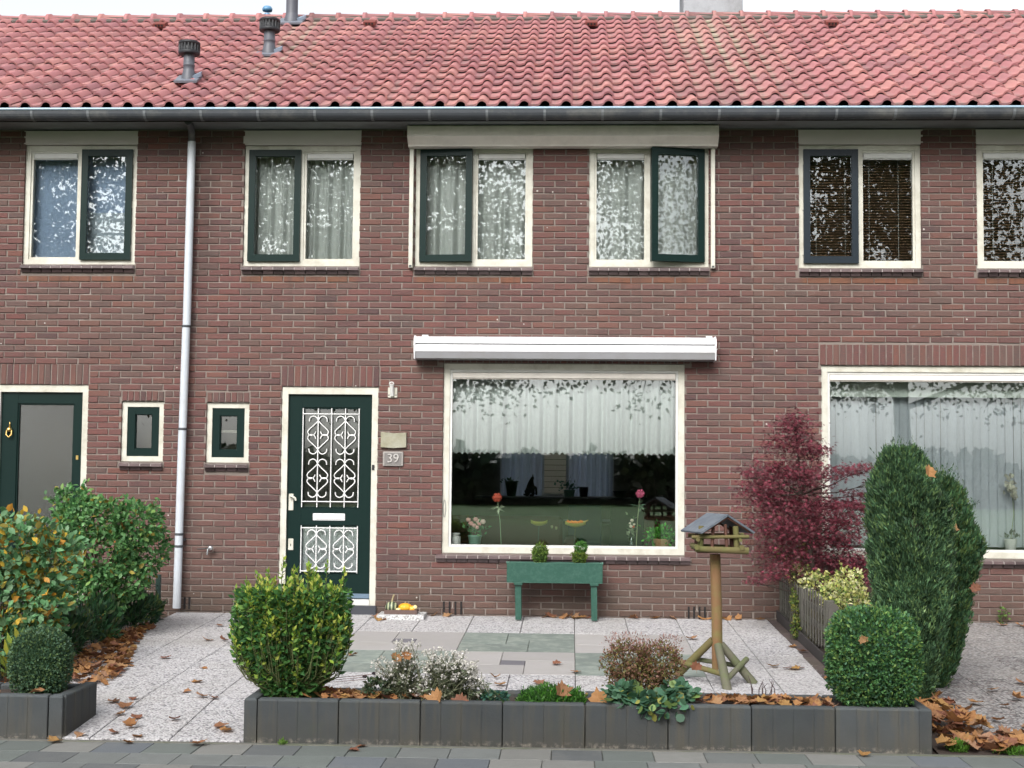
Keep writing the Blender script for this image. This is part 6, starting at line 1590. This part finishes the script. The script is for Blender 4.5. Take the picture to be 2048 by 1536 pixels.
o = b.build('soil_strip', M_SOIL); tag(o, kind='structure', label='strip of dark soil at the right pavement edge')

# ------------------------------------------------------------------ behind the glass
def drape(name, lb, x0, x1, z0, z1, y, material, folds, amp, seed, cat='curtain', scallop=0, parent=None, group=None, gather=.0):
    r = random.Random(seed); n = int((x1 - x0) / .008); ph = [r.uniform(0, 6.28) for _ in range(4)]; vs = []; fs = []
    zs = 5 if not scallop else 3
    for i in range(n + 1):
        u = i / n; x = x0 + (x1 - x0) * u
        w = math.sin(u * folds * 6.283 + ph[0] + 1.3 * math.sin(u * 9 + ph[1])) + .45 * math.sin(u * folds * 13.1 + ph[2])
        for k in range(zs):
            f = k / (zs - 1); zb = z0 + (scallop * abs(math.sin(x * math.pi / .058)) if scallop else 0)
            vs.append((x + .01 * math.sin(w + f * 2) * f, y + amp * w * (.75 + .25 * (1 - f)), zb + (z1 - zb) * f))
    for i in range(n):
        for k in range(zs - 1): a = i * zs + k; fs.append((a, a + zs, a + zs + 1, a + 1))
    me = bpy.data.meshes.new(name); me.from_pydata(vs, [], fs); me.polygons.foreach_set('use_smooth', [True] * len(fs))
    o = mesh_obj(name, me, parent, material)
    if parent is None: tag(o, lb, cat, group)
    return o
def glass_y(): return .075
drape('net_curtain', 'white net curtain in the upper window above the grilled door', -2.66, -1.56, UZ0 - .02, UZ1, .165, M_NET, 8, .030, 1, group='net curtains upstairs')
drape('net_curtain', 'white net curtain in the upper window under the left end of the beige screen box', -.90, .19, UZ0 - .02, UZ1, .165, M_NET, 6, .034, 2, group='net curtains upstairs')
drape('net_curtain', 'white net curtain in the upper window with the sash swung open', .86, 1.97, UZ0 - .02, UZ1, .165, M_NET, 6, .034, 3, group='net curtains upstairs')
drape('lace_curtain', 'pale lace half curtain with scalloped hem across the top of the picture window', -.60, 1.73, 1.606, 2.44, .19, M_NET2, 15, .032, 4, scallop=.022)
rb1 = MB().box(-4.94, -3.87, .17, .175, UZ0, UZ1).build('roller_blind', net_mat('bluish_blind', (.46, .58, .80), .97)); tag(rb1, 'flat pale blue blind in the leftmost upper window', 'blind')
MB().box(-3.86 - .56, -3.89, .150, .156, UZ0 + .02, 4.07).build('blind_panel', net_mat('paler_blind', (.62, .70, .80), .9), rb1)
# brown slatted blinds upstairs right
SLATM = mat('brown_slats', (.16, .09, .05), (.11, .065, .04), rough=.5, bump=0, vary=.2)
for (a, c, lb) in ((2.955, 4.08, 'brown slatted blind in the upper window with the grey-blue sash'), (4.72, 5.83, 'brown slatted blind in the upper window cut off by the picture edge')):
    vb = thing('venetian_blind', lb, 'blind', ((a + c) / 2, .16, UZ1), 'brown slatted blinds')
    MB().box(a, c, .145, .185, UZ1 - .06, UZ1 - .02).build('head_rail', SLATM, vb)
    q = MB(); z = UZ0 + .02
    while z < UZ1 - .07:
        q.add([(a, .148, z), (c, .148, z), (c, .165, z + .013), (a, .165, z + .013), (a, .164, z + .0145), (c, .164, z + .0145)], [(0, 1, 2, 3), (3, 2, 5, 4)]); z += .0285
    o = q.build('slat', SLATM, vb)
    for x in (a + .15, (a + c) / 2 - .12, (a + c) / 2 + .12, c - .15): MB().tube([(x, .147, UZ0), (x, .147, UZ1 - .03)], .002, 4).build('cord', M_WHITEP, vb)
cdm = MB().tube([(4.055, .12, 4.60), (4.058, .12, 4.40), (4.050, .12, 4.38), (4.045, .12, 4.42), (4.050, .12, 4.60)], .003, 5).build('pull_cord', M_WHITEP); tag(cdm, 'looped white blind cord at the right of the grey-blue sash window', 'cord')
# vertical blinds in the right-hand big window
vb = thing('vertical_blind', 'grey vertical slat blind filling the big right-hand window', 'blind', (4.3, .3, 2.2))
VS = net_mat('grey_blind_cloth', (.74, .78, .83), .98)
x = 3.20; k = 0
vr = random.Random(9)
while x < 5.5:
    a = R(27 + vr.uniform(-9, 9)); w = .0530; z0_, z1_ = .72, 2.235
    q = MB(); nn_ = 5; vs = []
    for i in range(nn_):
        u = -1 + 2 * i / (nn_ - 1); cx = x + u * w * math.cos(a); cy = .30 + u * w * math.sin(a) + .006 * (1 - u * u)
        vs += [(cx, cy, z0_), (cx + vr.uniform(-.001, .001), cy, z1_)]
    q.add(vs, [(2 * i, 2 * i + 2, 2 * i + 3, 2 * i + 1) for i in range(nn_ - 1)], True)
    q.build('blind_slat', VS, vb); x += .0805; k += 1
va = MB().box(3.19, 5.50, .200, .215, 2.215, 2.45).build('valance', net_mat('pale_green_valance', (.78, .84, .78), .98)); tag(va, 'pale green flat valance above the vertical blinds', 'valance')
# rooms upstairs and down: dim things on the sills
def sillboard(house_x0, house_x1, z, name, lb):
    o = MB().box(house_x0, house_x1, .115, .36, z - .03, z).build(name, mat('inner_sill', (.10, .09, .09), (.08, .07, .07), rough=.35, bump=0)); return tag(o, lb, 'window sill')
sillboard(-.66, 1.79, .690, 'inner_sill', 'dark inner sill of the picture window carrying the pots')
sillboard(3.11, 5.58, .690, 'inner_sill', 'dark inner sill below the vertical blinds')
SY = .235; SZ = .690
def pot(name, lb, x, y, z, r0, r1, h, material, cat='flower pot', group=None):
    t = thing(name, lb, cat, (x, y, z), group)
    MB().lathe([(r0 * .9, 0), (r0, .004), (r1, h - .012), (r1 * 1.06, h - .011), (r1 * 1.06, h), (r1 * .92, h), (r1 * .9, h - .015)], (x, y, z), 18).build('body', material, t)
    return t
CER_W = mat('white_ceramic', (.88, .88, .84), rough=.3, bump=.02); CER_G = mat('sea_green_ceramic', (.30, .58, .45), rough=.3, bump=.02)
t = thing('white_jar', 'plain white jar in the bottom left corner of the picture window', 'jar', (-.520, SY - .04, SZ))
MB().lathe([(.048, 0), (.052, .006), (.053, .07), (.047, .085), (.040, .090), (.040, .098), (.046, .100), (.046, .118), (.044, .120)], (-.520, SY - .04, SZ), 18).build('body', CER_W, t)
pp = pot('flower_pot', 'sea green pot holding pale pink roses behind the picture window', -.328, SY, SZ, .058, .068, .095, CER_G)
def bouquet(parent_t, c, rx, rz, nl, nf, leafpal, flowpal, seed, fr=.03):
    rng = rg_(seed); P = np.array(c) + rng.normal(size=(nl, 3)) * np.array([rx * .5, .04, rz * .5]); leaves('leaves', 'oval', P, rdir(rng, nl) + np.array([0, 0, .5]), rdir(rng, nl) + np.array([0, -.6, .4]), rng.uniform(.03, .06, nl), pick(rng, nl, leafpal), parent_t)
    for i in range(nf):
        a = 2 * math.pi * i / nf + rng.uniform(0, .6); q = rng.uniform(.35, 1); fc_ = (c[0] + rx * q * math.cos(a), c[1] - .03 + rng.normal() * .02, c[2] + rz * (.25 + .75 * q * math.sin(a) * .8) + .03)
        col = flowpal[rng.integers(len(flowpal))]
        m_ = mat('petal_%02d%02d%02d' % tuple(int(v * 99) for v in col), col, tuple(v * .75 for v in col), scale=60, rough=.7, bump=.6, bscale=90)
        MB().sphere(fc_, fr * rng.uniform(.75, 1.1), 9, 7, (1, .8, .85), .12, random.Random(i)).build('rose' if fr > .02 else 'bloom', m_, parent_t)
bouquet(pp, (-.328, SY, .86), .10, .075, 110, 9, [(.10, .24, .10), (.15, .33, .13)], [(.92, .50, .46), (.95, .84, .76), (.85, .40, .38), (.92, .66, .60)], 201, .027)
# tall flower stems and glasses
def stem_flower(name, lb, x, z0, z1, col, r, lean=0, leafcol=(.20, .26, .17), nl=8, group=None, base=True):
    t = thing(name, lb, 'flower', (x, SY, z0), group); rng = rg_(int(abs(x) * 1000))
    MB().tube([(x, SY, z0), (x + lean * .3, SY, (z0 + z1) / 2), (x + lean, SY, z1)], .0045, 6).build('stem', mat('pale_stem', (.42, .48, .28), rough=.7), t)
    m_ = mat('petal_%02d%02d%02d' % tuple(int(v * 99) for v in col), col, tuple(v * .7 for v in col), scale=60, rough=.7, bump=.6, bscale=90)
    q = MB(); rnd_ = random.Random(5)
    q.sphere((x + lean, SY, z1), r, 10, 8, (1, .9, .9), .15, rnd_)
    for k in range(6):
        a = k * 1.05; q.sphere((x + lean + math.cos(a) * r * .6, SY - .01, z1 + math.sin(a) * r * .55), r * .5, 7, 5, (1, 1, 1), .2, rnd_)
    q.build('bloom', m_, t)
    P = np.tile(np.array([x + lean * .8, SY, z1 - (z1 - z0) * .22]), (nl, 1)) + rng.normal(size=(nl, 3)) * .012
    leaves('leaves', 'slim', P, np.stack([np.linspace(-1, 1, nl), rng.normal(size=nl) * .4, rng.normal(size=nl) * .5 - .1], 1), rdir(rng, nl) + np.array([0, -1, .5]), rng.uniform(.05, .09, nl), pick(rng, nl, [leafcol]), t, wid=1.0)
    return t
stem_flower('carved_flower', 'red bloom on a thick pale stem with drooping leaves, left part of the picture window', -.060, SZ, 1.17, (.80, .14, .08), .046, -.045, (.62, .68, .50), 14)
for k, (dx, dz) in enumerate(((-.05, .0), (.03, .015))): pass
stem_flower('peony_stem', 'tall pink-red bloom near the right side of the picture window', 1.305, SZ, 1.222, (.85, .16, .30), .044, .038, (.22, .36, .22), 10)
gv = thing('glass_vase', 'slim glass of red and white flowers left of the tall pink bloom', 'vase', (1.255, SY - .02, SZ))
MB().lathe([(.024, 0), (.026, .004), (.022, .05), (.030, .11), (.029, .11), (.021, .05), (.02, .008)], (1.255, SY - .02, SZ), 16).build('glass', glass_mat('thin_glass', .12, 1.2, (.9, .95, .93)), gv)
bouquet(gv, (1.255, SY - .02, .86), .035, .10, 34, 5, [(.28, .34, .22), (.14, .22, .12)], [(.90, .16, .10), (.92, .80, .66)], 203, .017)
bk = thing('basket_plant', 'bushy green plant in a low wicker basket at the right of the picture window', 'potted plant', (1.562, SY, SZ))
MB().lathe([(.074, 0), (.078, .02), (.090, .075), (.092, .082), (.084, .082), (.082, .07)], (1.562, SY, SZ), 20).build('basket', mat('wicker', (.58, .38, .20), (.34, .20, .10), scale=60, rough=.8, bump=1, bscale=90), bk)
rng = rg_(204); n = 420; P = np.array([1.562, SY, .80]) + rng.normal(size=(n, 3)) * np.array([.065, .045, .040]); leaves('leaves', 'oval', P, (P - np.array([1.562, SY, .74])) * 8 + rdir(rng, n) * .5, rdir(rng, n) + np.array([0, -.4, .8]), rng.uniform(.03, .05, n), pick(rng, n, [(.09, .42, .05), (.14, .52, .07), (.07, .28, .05)]), bk)
# hanging boat-shaped dishes
def dish(lb, x, z, w, fruit, seed):
    t = thing('boat_dish', lb, 'dish', (x, .27, z), 'boat-shaped dishes behind the picture window'); r = random.Random(seed); n = 18; vs = []; fs = []
    for i in range(n + 1):
        u = -1 + 2 * i / n; ww = .045 * math.sqrt(max(0, 1 - u * u)) + .002; rim = z + .012 + .022 * abs(u) ** 3; bot = z - .030 * (1 - u * u)
        for (yy, zz) in ((-ww, rim), (-ww * .7, (rim + bot) / 2 - .006), (0, bot), (ww * .7, (rim + bot) / 2 - .006), (ww, rim)): vs.append((x + u * w, .27 + yy, zz))
    for i in range(n):
        for k in range(4): a = i * 5 + k; fs.append((a, a + 5, a + 6, a + 1))
    MB().add(vs, fs, True).build('bowl', mat('olive_dish', (.62, .56, .10), (.42, .42, .08), scale=14, rough=.4), t)
    MB().tube([(x, .27, z - .03), (x - .012, .27, SZ)], .003, 5).build('stand', mat('dull_green_metal', (.12, .15, .11), rough=.4), t)
    if fruit:
        for k in range(9): MB().sphere((x - .075 + k * .0185, .262 + r.uniform(-.012, .012), z + .020 + r.uniform(-.004, .010)), .0155, 8, 6).build('fruit', mat('orange_fruit', (.98, .32, .04), rough=.5), t)
        MB().tube([(x + .08, .265, z + .02), (x + .13, .265, z + .045)], [.014, .004], 6).build('dish_tip', mat('straw_tip', (.62, .46, .14), rough=.6), t)
    return t
dish('empty-looking olive boat-shaped dish on a thin stand', .322, .915, .085, False, 1)
dish('olive boat-shaped dish heaped with orange fruit', .690, .905, .105, True, 2)
tc_ = thing('tea_lights', 'pair of tiny glass cups between the two boat-shaped dishes', 'cup', (.47, .27, .85))
for (x, z) in ((.452, .862), (.497, .850)):
    MB().lathe([(.006, 0), (.012, .012), (.012, .03), (.0, .031)], (x, .27, z), 10).build('cup', mat('cup_gold', (.45, .40, .22), rough=.3), tc_)
# orchid in the right window
oc = thing('orchid', 'white orchid in a white pot on the sill before the vertical blinds', 'potted plant', (5.02, .20, SZ))
MB().lathe([(.045, 0), (.048, .004), (.062, .11), (.064, .118), (.056, .118), (.05, .08)], (5.02, .20, SZ), 18).build('pot', CER_W, oc)
MB().tube([(5.02, .20, SZ + .1), (5.055, .20, 1.05), (5.04, .20, 1.36), (5.00, .19, 1.42)], .004, 6).build('stalk', mat('pale_stem', (.24, .28, .16)), oc)
rng = rg_(205); n = 60; P = np.array([5.03, .185, 1.31]) + rng.normal(size=(n, 3)) * np.array([.020, .015, .060]); P[:, 0] += (1.31 - P[:, 2]) * .22; leaves('petals', 'round', P, rdir(rng, n), rdir(rng, n) + np.array([0, -1.4, 0]), rng.uniform(.03, .045, n), pick(rng, n, [(.75, .74, .62), (.72, .70, .60)]), oc)
P = np.array([5.02, .19, .83]) + rng.normal(size=(18, 3)) * np.array([.04, .02, .02]); leaves('leaves', 'oval', P, rdir(rng, 18) + np.array([0, 0, .8]), rdir(rng, 18), rng.uniform(.04, .06, 18), pick(rng, 18, [(.22, .24, .20), (.40, .40, .38)]), oc)

# the living room behind the picture window
YR = 6.75
MB().box(-.75, 1.75, 6.45, 6.99, 1.045, 1.075).build('rear_sill', mat('rear_sill_dark', (.10, .11, .12), rough=.4)).__setitem__('label', 'wide rear sill of the living room')
bpy.data.objects['rear_sill']['category'] = 'window sill'
rf_ = frame_mb(-.42, 1.28, 1.06, 2.3, .05, 7.02, 7.08); rf_.box(.20, .24, 7.02, 7.08, 1.06, 2.3); rf_.box(.57, .61, 7.02, 7.08, 1.06, 2.3)
o = rf_.build('rear_window_frame', M_WHITEP); tag(o, 'white frame of the rear window seen through the living room', 'window')
drape('net_curtain', 'bluish net at the left half of the rear window', -.40, .21, 1.08, 2.3, 6.95, M_NETBLUE, 5, .02, 11, group='blue-white nets at the rear window')
drape('net_curtain', 'bluish net at the right half of the rear window', .61, 1.26, 1.08, 2.3, 6.95, M_NETBLUE, 7, .02, 12, group='blue-white nets at the rear window')
gb = MB(); z = 1.0
while z < 2.5: gb.box(.0, .9, 9.0, 9.03, z, z + .085); z += .092
o = gb.build('garden_screen', mat('cream_boards', (.62, .58, .48), (.52, .48, .40), rough=.6, bump=.1)); tag(o, 'cream horizontal boards glimpsed through the middle of the rear window', 'screen')
o['kind'] = 'thing'
b = MB(); b.box(-6, 7, 11.0, 11.3, -.4, 1.9); o = b.build('garden_hedge', mat('hedge_dark', (.04, .08, .03), (.02, .05, .02), scale=6, rough=.9, bump=1)); tag(o, 'hedge of the back garden behind the rear window', 'hedge')
# seated cat figure: one continuous body
def cat():
    me = bpy.data.meshes.new('cat_figure')
    V = [(.095, 0, .03), (.09, 0, .10), (.082, 0, .17), (.070, 0, .225), (.050, 0, .262), (.030, 0, .255), (.05, .028, .08), (.045, .032, .01), (.10, .03, .005), (.05, -.028, .08), (.045, -.032, .01), (.10, -.03, .005),
         (.035, 0, .10), (.0, .02, .12), (-.005, .022, .01), (.0, -.02, .12), (-.005, -.022, .01), (.13, 0, .02), (.17, -.02, .015), (.185, -.03, .03)]
    E = [(0, 1), (1, 2), (2, 3), (3, 4), (4, 5), (1, 6), (6, 7), (7, 8), (1, 9), (9, 10), (10, 11), (2, 12), (12, 13), (13, 14), (12, 15), (15, 16), (0, 17), (17, 18), (18, 19)]
    Rr = [.062, .066, .052, .036, .040, .022, .036, .026, .018, .036, .026, .018, .044, .020, .016, .020, .016, .018, .015, .010]
    me.from_pydata([(.06 - v[0] * 1.0, v[1], v[2]) for v in V], E, [])
    o = bpy.data.objects.new('cat_figure', me); COL.objects.link(o)
    sk = o.modifiers.new('skin', 'SKIN'); 
    for i, r_ in enumerate(Rr): me.skin_vertices[0].data[i].radius = (r_, r_)
    me.skin_vertices[0].data[0].use_root = True
    o.modifiers.new('sub', 'SUBSURF').levels = 2; o.modifiers['sub'].render_levels = 2
    me.materials.append(mat('cat_brown', (.050, .040, .022), (.03, .024, .014), rough=.8)); o.location = (.07, 6.70, 1.08); reg(o, o.location)
    for s_ in (-1, 1):
        e = MB(); e.add([(.005 + .0, s_ * .010, .290), (.022, s_ * .032, .285), (.010, s_ * .026, .325), (.002, s_ * .03, .282)], [(0, 1, 2), (1, 3, 2), (3, 0, 2), (0, 3, 1)]); m2 = e.mesh('ear')
        q = mesh_obj('ear', m2, None, MATS['cat_brown']); q.location = (.07, 6.70, 1.08); reg(q, q.location); q.parent = o; q.matrix_parent_inverse = Matrix.Translation((-.07, -6.70, -1.08))
    return tag(o, 'dark brown seated cat figure on the rear sill, looking right', 'cat figure')
try:
    mm = bpy.data.meshes.new('t'); cat()
except Exception as ex:
    print('cat failed', ex)
t = pot('rear_pot', 'green pot left of the cat figure on the rear sill', -.235, 6.72, 1.075, .065, .095, .22, mat('bottle_green', (.02, .085, .03), rough=.3), group=None)
rng = rg_(211); P = np.array([-.235, 6.72, 1.30]) + rng.normal(size=(30, 3)) * np.array([.05, .03, .015]); leaves('leaves', 'oval', P, rdir(rng, 30) + np.array([0, 0, .6]), rdir(rng, 30), rng.uniform(.03, .06, 30), pick(rng, 30, [(.04, .12, .03)]), t)
t = pot('rear_pot', 'sea green leafy pot right of the boarded view on the rear sill', .62, 6.6, 1.075, .07, .085, .10, CER_G)
P = np.array([.60, 6.6, 1.22]) + rng.normal(size=(60, 3)) * np.array([.07, .03, .05]); leaves('leaves', 'oval', P, rdir(rng, 60) + np.array([0, 0, .6]), rdir(rng, 60), rng.uniform(.04, .08, 60), pick(rng, 60, [(.10, .24, .17)]), t)
pot('rear_pot', 'squat black pot left of the right-hand net on the rear sill', .83, 6.6, 1.06, .055, .07, .16, mat('black_glaze', (.012, .013, .02), rough=.3))
pot('rear_pot', 'black bowl at the right of the rear sill', 1.36, 6.6, 1.075, .06, .10, .09, mat('black_glaze', (.012, .013, .02)))
tb = thing('dining_table', 'dark dining table in the dim living room', 'table', (.9, 4.6, .03))
MB().cbox(.2, 1.9, 4.2, 5.1, .76, .80, .006).build('table_top', mat('dark_wood', (.05, .035, .028), rough=.3), tb)
for (x, y) in ((.27, 4.27), (1.83, 4.27), (.27, 5.03), (1.83, 5.03)): MB().box(x - .03, x + .03, y - .03, y + .03, .03, .759).build('leg', mat('dark_wood', (.05, .035, .028)), tb)
def chairy(lb, x, y, material):
    t = thing('dining_chair', lb, 'chair', (x, y, .03), 'dining chairs in the living room')
    MB().cbox(x - .22, x + .22, y - .2, y + .22, .46, .52, .01).build('seat', material, t); MB().cbox(x - .21, x + .21, y - .22, y - .18, .53, 1.02, .01).build('backrest', material, t)
    for (a, c) in ((-.19, -.17), (.19, -.17), (-.19, .19), (.19, .19)): MB().box(x + a - .02, x + a + .02, y + c - .02, y + c + .02, .03, .459).build('leg', material, t)
chairy('dim blue dining chair at the table', .82, 3.9, mat('blue_cloth', (.06, .10, .20), rough=.9)); chairy('dim black dining chair right of the blue one', 1.35, 3.9, mat('black_cloth', (.02, .02, .03), rough=.9))
sf = thing('sofa', 'low reddish brown sofa at the left of the living room', 'sofa', (-.2, 2.9, .03)); SM = mat('brown_sofa', (.17, .075, .055), (.13, .055, .04), rough=.8)
MB().cbox(-1.1, .55, 2.5, 3.2, .1, .48, .04).build('seat', SM, sf); MB().cbox(-1.1, .55, 2.35, 2.49, .1, .92, .04).build('backrest', SM, sf); MB().cbox(.56, .74, 2.35, 3.2, .1, .66, .04).build('armrest', SM, sf)
sf2 = thing('armchair', 'reddish brown armchair at the right of the living room', 'armchair', (2.0, 2.9, .03))
MB().cbox(1.5, 2.2, 2.6, 3.3, .1, .46, .04).build('seat', SM, sf2); MB().cbox(1.5, 2.2, 2.4, 2.59, .1, .95, .04).build('backrest', SM, sf2)

# ------------------------------------------------------------------ across the street: trees, hedge (seen mirrored in the glass)
def street_tree(x, y, lb, seed, h=12, rad=4.6, n=24000, zc=8.8):
    t = thing('street_tree', lb, 'tree', (x, y, -.27), 'street trees mirrored in the windows'); rng = rg_(seed)
    w = MB(); w.tube([(x, y, -.3), (x + .1, y, 2.0), (x, y + .1, 4.2), (x + .2, y, h * .85)], [.32, .24, .18, .04], 9)
    P = []; 
    for k in range(26):
        a = k * 2.4 + rng.uniform(0, .5); z = 3.2 + (h - 4.0) * (k / 26); L = rad * (1.05 - .5 * (k / 26)) * rng.uniform(.8, 1.1)
        p0 = Vector((x, y, z)); p2 = p0 + Vector((math.cos(a) * L, math.sin(a) * L, L * rng.uniform(.15, .45))); p1 = p0.lerp(p2, .5) + Vector((0, 0, .35))
        w.tube([p0, p1, p2], [.09, .05, .015], 5, cap=False)
        for j in range(9):
            f = rng.uniform(.3, 1); q = p0.lerp(p1, f * 2) if f < .5 else p1.lerp(p2, f * 2 - 1); e_ = q + Vector((rng.normal() * .8, rng.normal() * .8, rng.normal() * .55)); w.tube([q, e_], [.022, .006], 4, cap=False)
            m_ = n // (26 * 9); P.append(np.array(e_) + rng.normal(size=(m_, 3)) * np.array([.48, .48, .36]))
    P = np.concatenate(P); k = len(P)
    leaves('crown', 'oval', P, rdir(rng, k) + np.array([0, 0, -.6]), rdir(rng, k), rng.uniform(.11, .19, k), pick(rng, k, [(.055, .060, .020), (.09, .075, .022), (.13, .085, .025), (.04, .045, .018)]), t, wid=1.1)
    w.build('trunk', M_BARK, t)
for i, (x, y, lb) in enumerate(((-14.2, -24, 'broad street tree mirrored in the leftmost upper windows'), (-8.7, -26, 'broad street tree mirrored in the upper window above the grilled door'), (-3.6, -25, 'broad street tree mirrored under the left end of the beige screen box'), (4.4, -25.5, 'broad street tree mirrored under the right end of the beige screen box'),
                              (9.6, -24.5, 'broad street tree mirrored in the grey-blue sash window'), (18.5, -27, 'broad street tree mirrored in the swung-open sash'))):
    street_tree(x, y, lb, 300 + i)
def far_hedge(x0, x1, y, h, lb, seed, pal):
    rng = rg_(seed); n = 9000; X = rng.uniform(x0, x1, n)
    hh_ = np.array([h * (.75 + .45 * noise.noise(Vector((xx * .22, seed, 0))) + .2 * noise.noise(Vector((xx * .9, seed, 2)))) for xx in X]); Z = rng.uniform(0, 1, n) ** .8 * hh_
    t = thing('far_hedge', lb, 'hedge', ((x0 + x1) / 2, y, -.27), 'hedges beyond the lawn')
    P = np.stack([X, y + rng.normal(size=n) * .7, Z - .2], 1); leaves('foliage', 'oval', P, rdir(rng, n), rdir(rng, n), rng.uniform(.35, .7, n), pick(rng, n, pal), t, wid=1.6)
    MB().box(x0, x1, y - .8, y - .4, -.3, h * .5).build('inner_core', mat('hedge_dark', (.04, .08, .03)), t)
far_hedge(-45, 0, -58, 3.3, 'dark belt of shrubs beyond the lawn, mirrored left in the picture window', 401, [(.025, .045, .022), (.04, .06, .03), (.03, .05, .035)])
far_hedge(0, 48, -60, 3.2, 'dark belt of shrubs beyond the lawn, mirrored right in the picture window', 402, [(.025, .045, .022), (.04, .06, .03), (.06, .065, .03)])
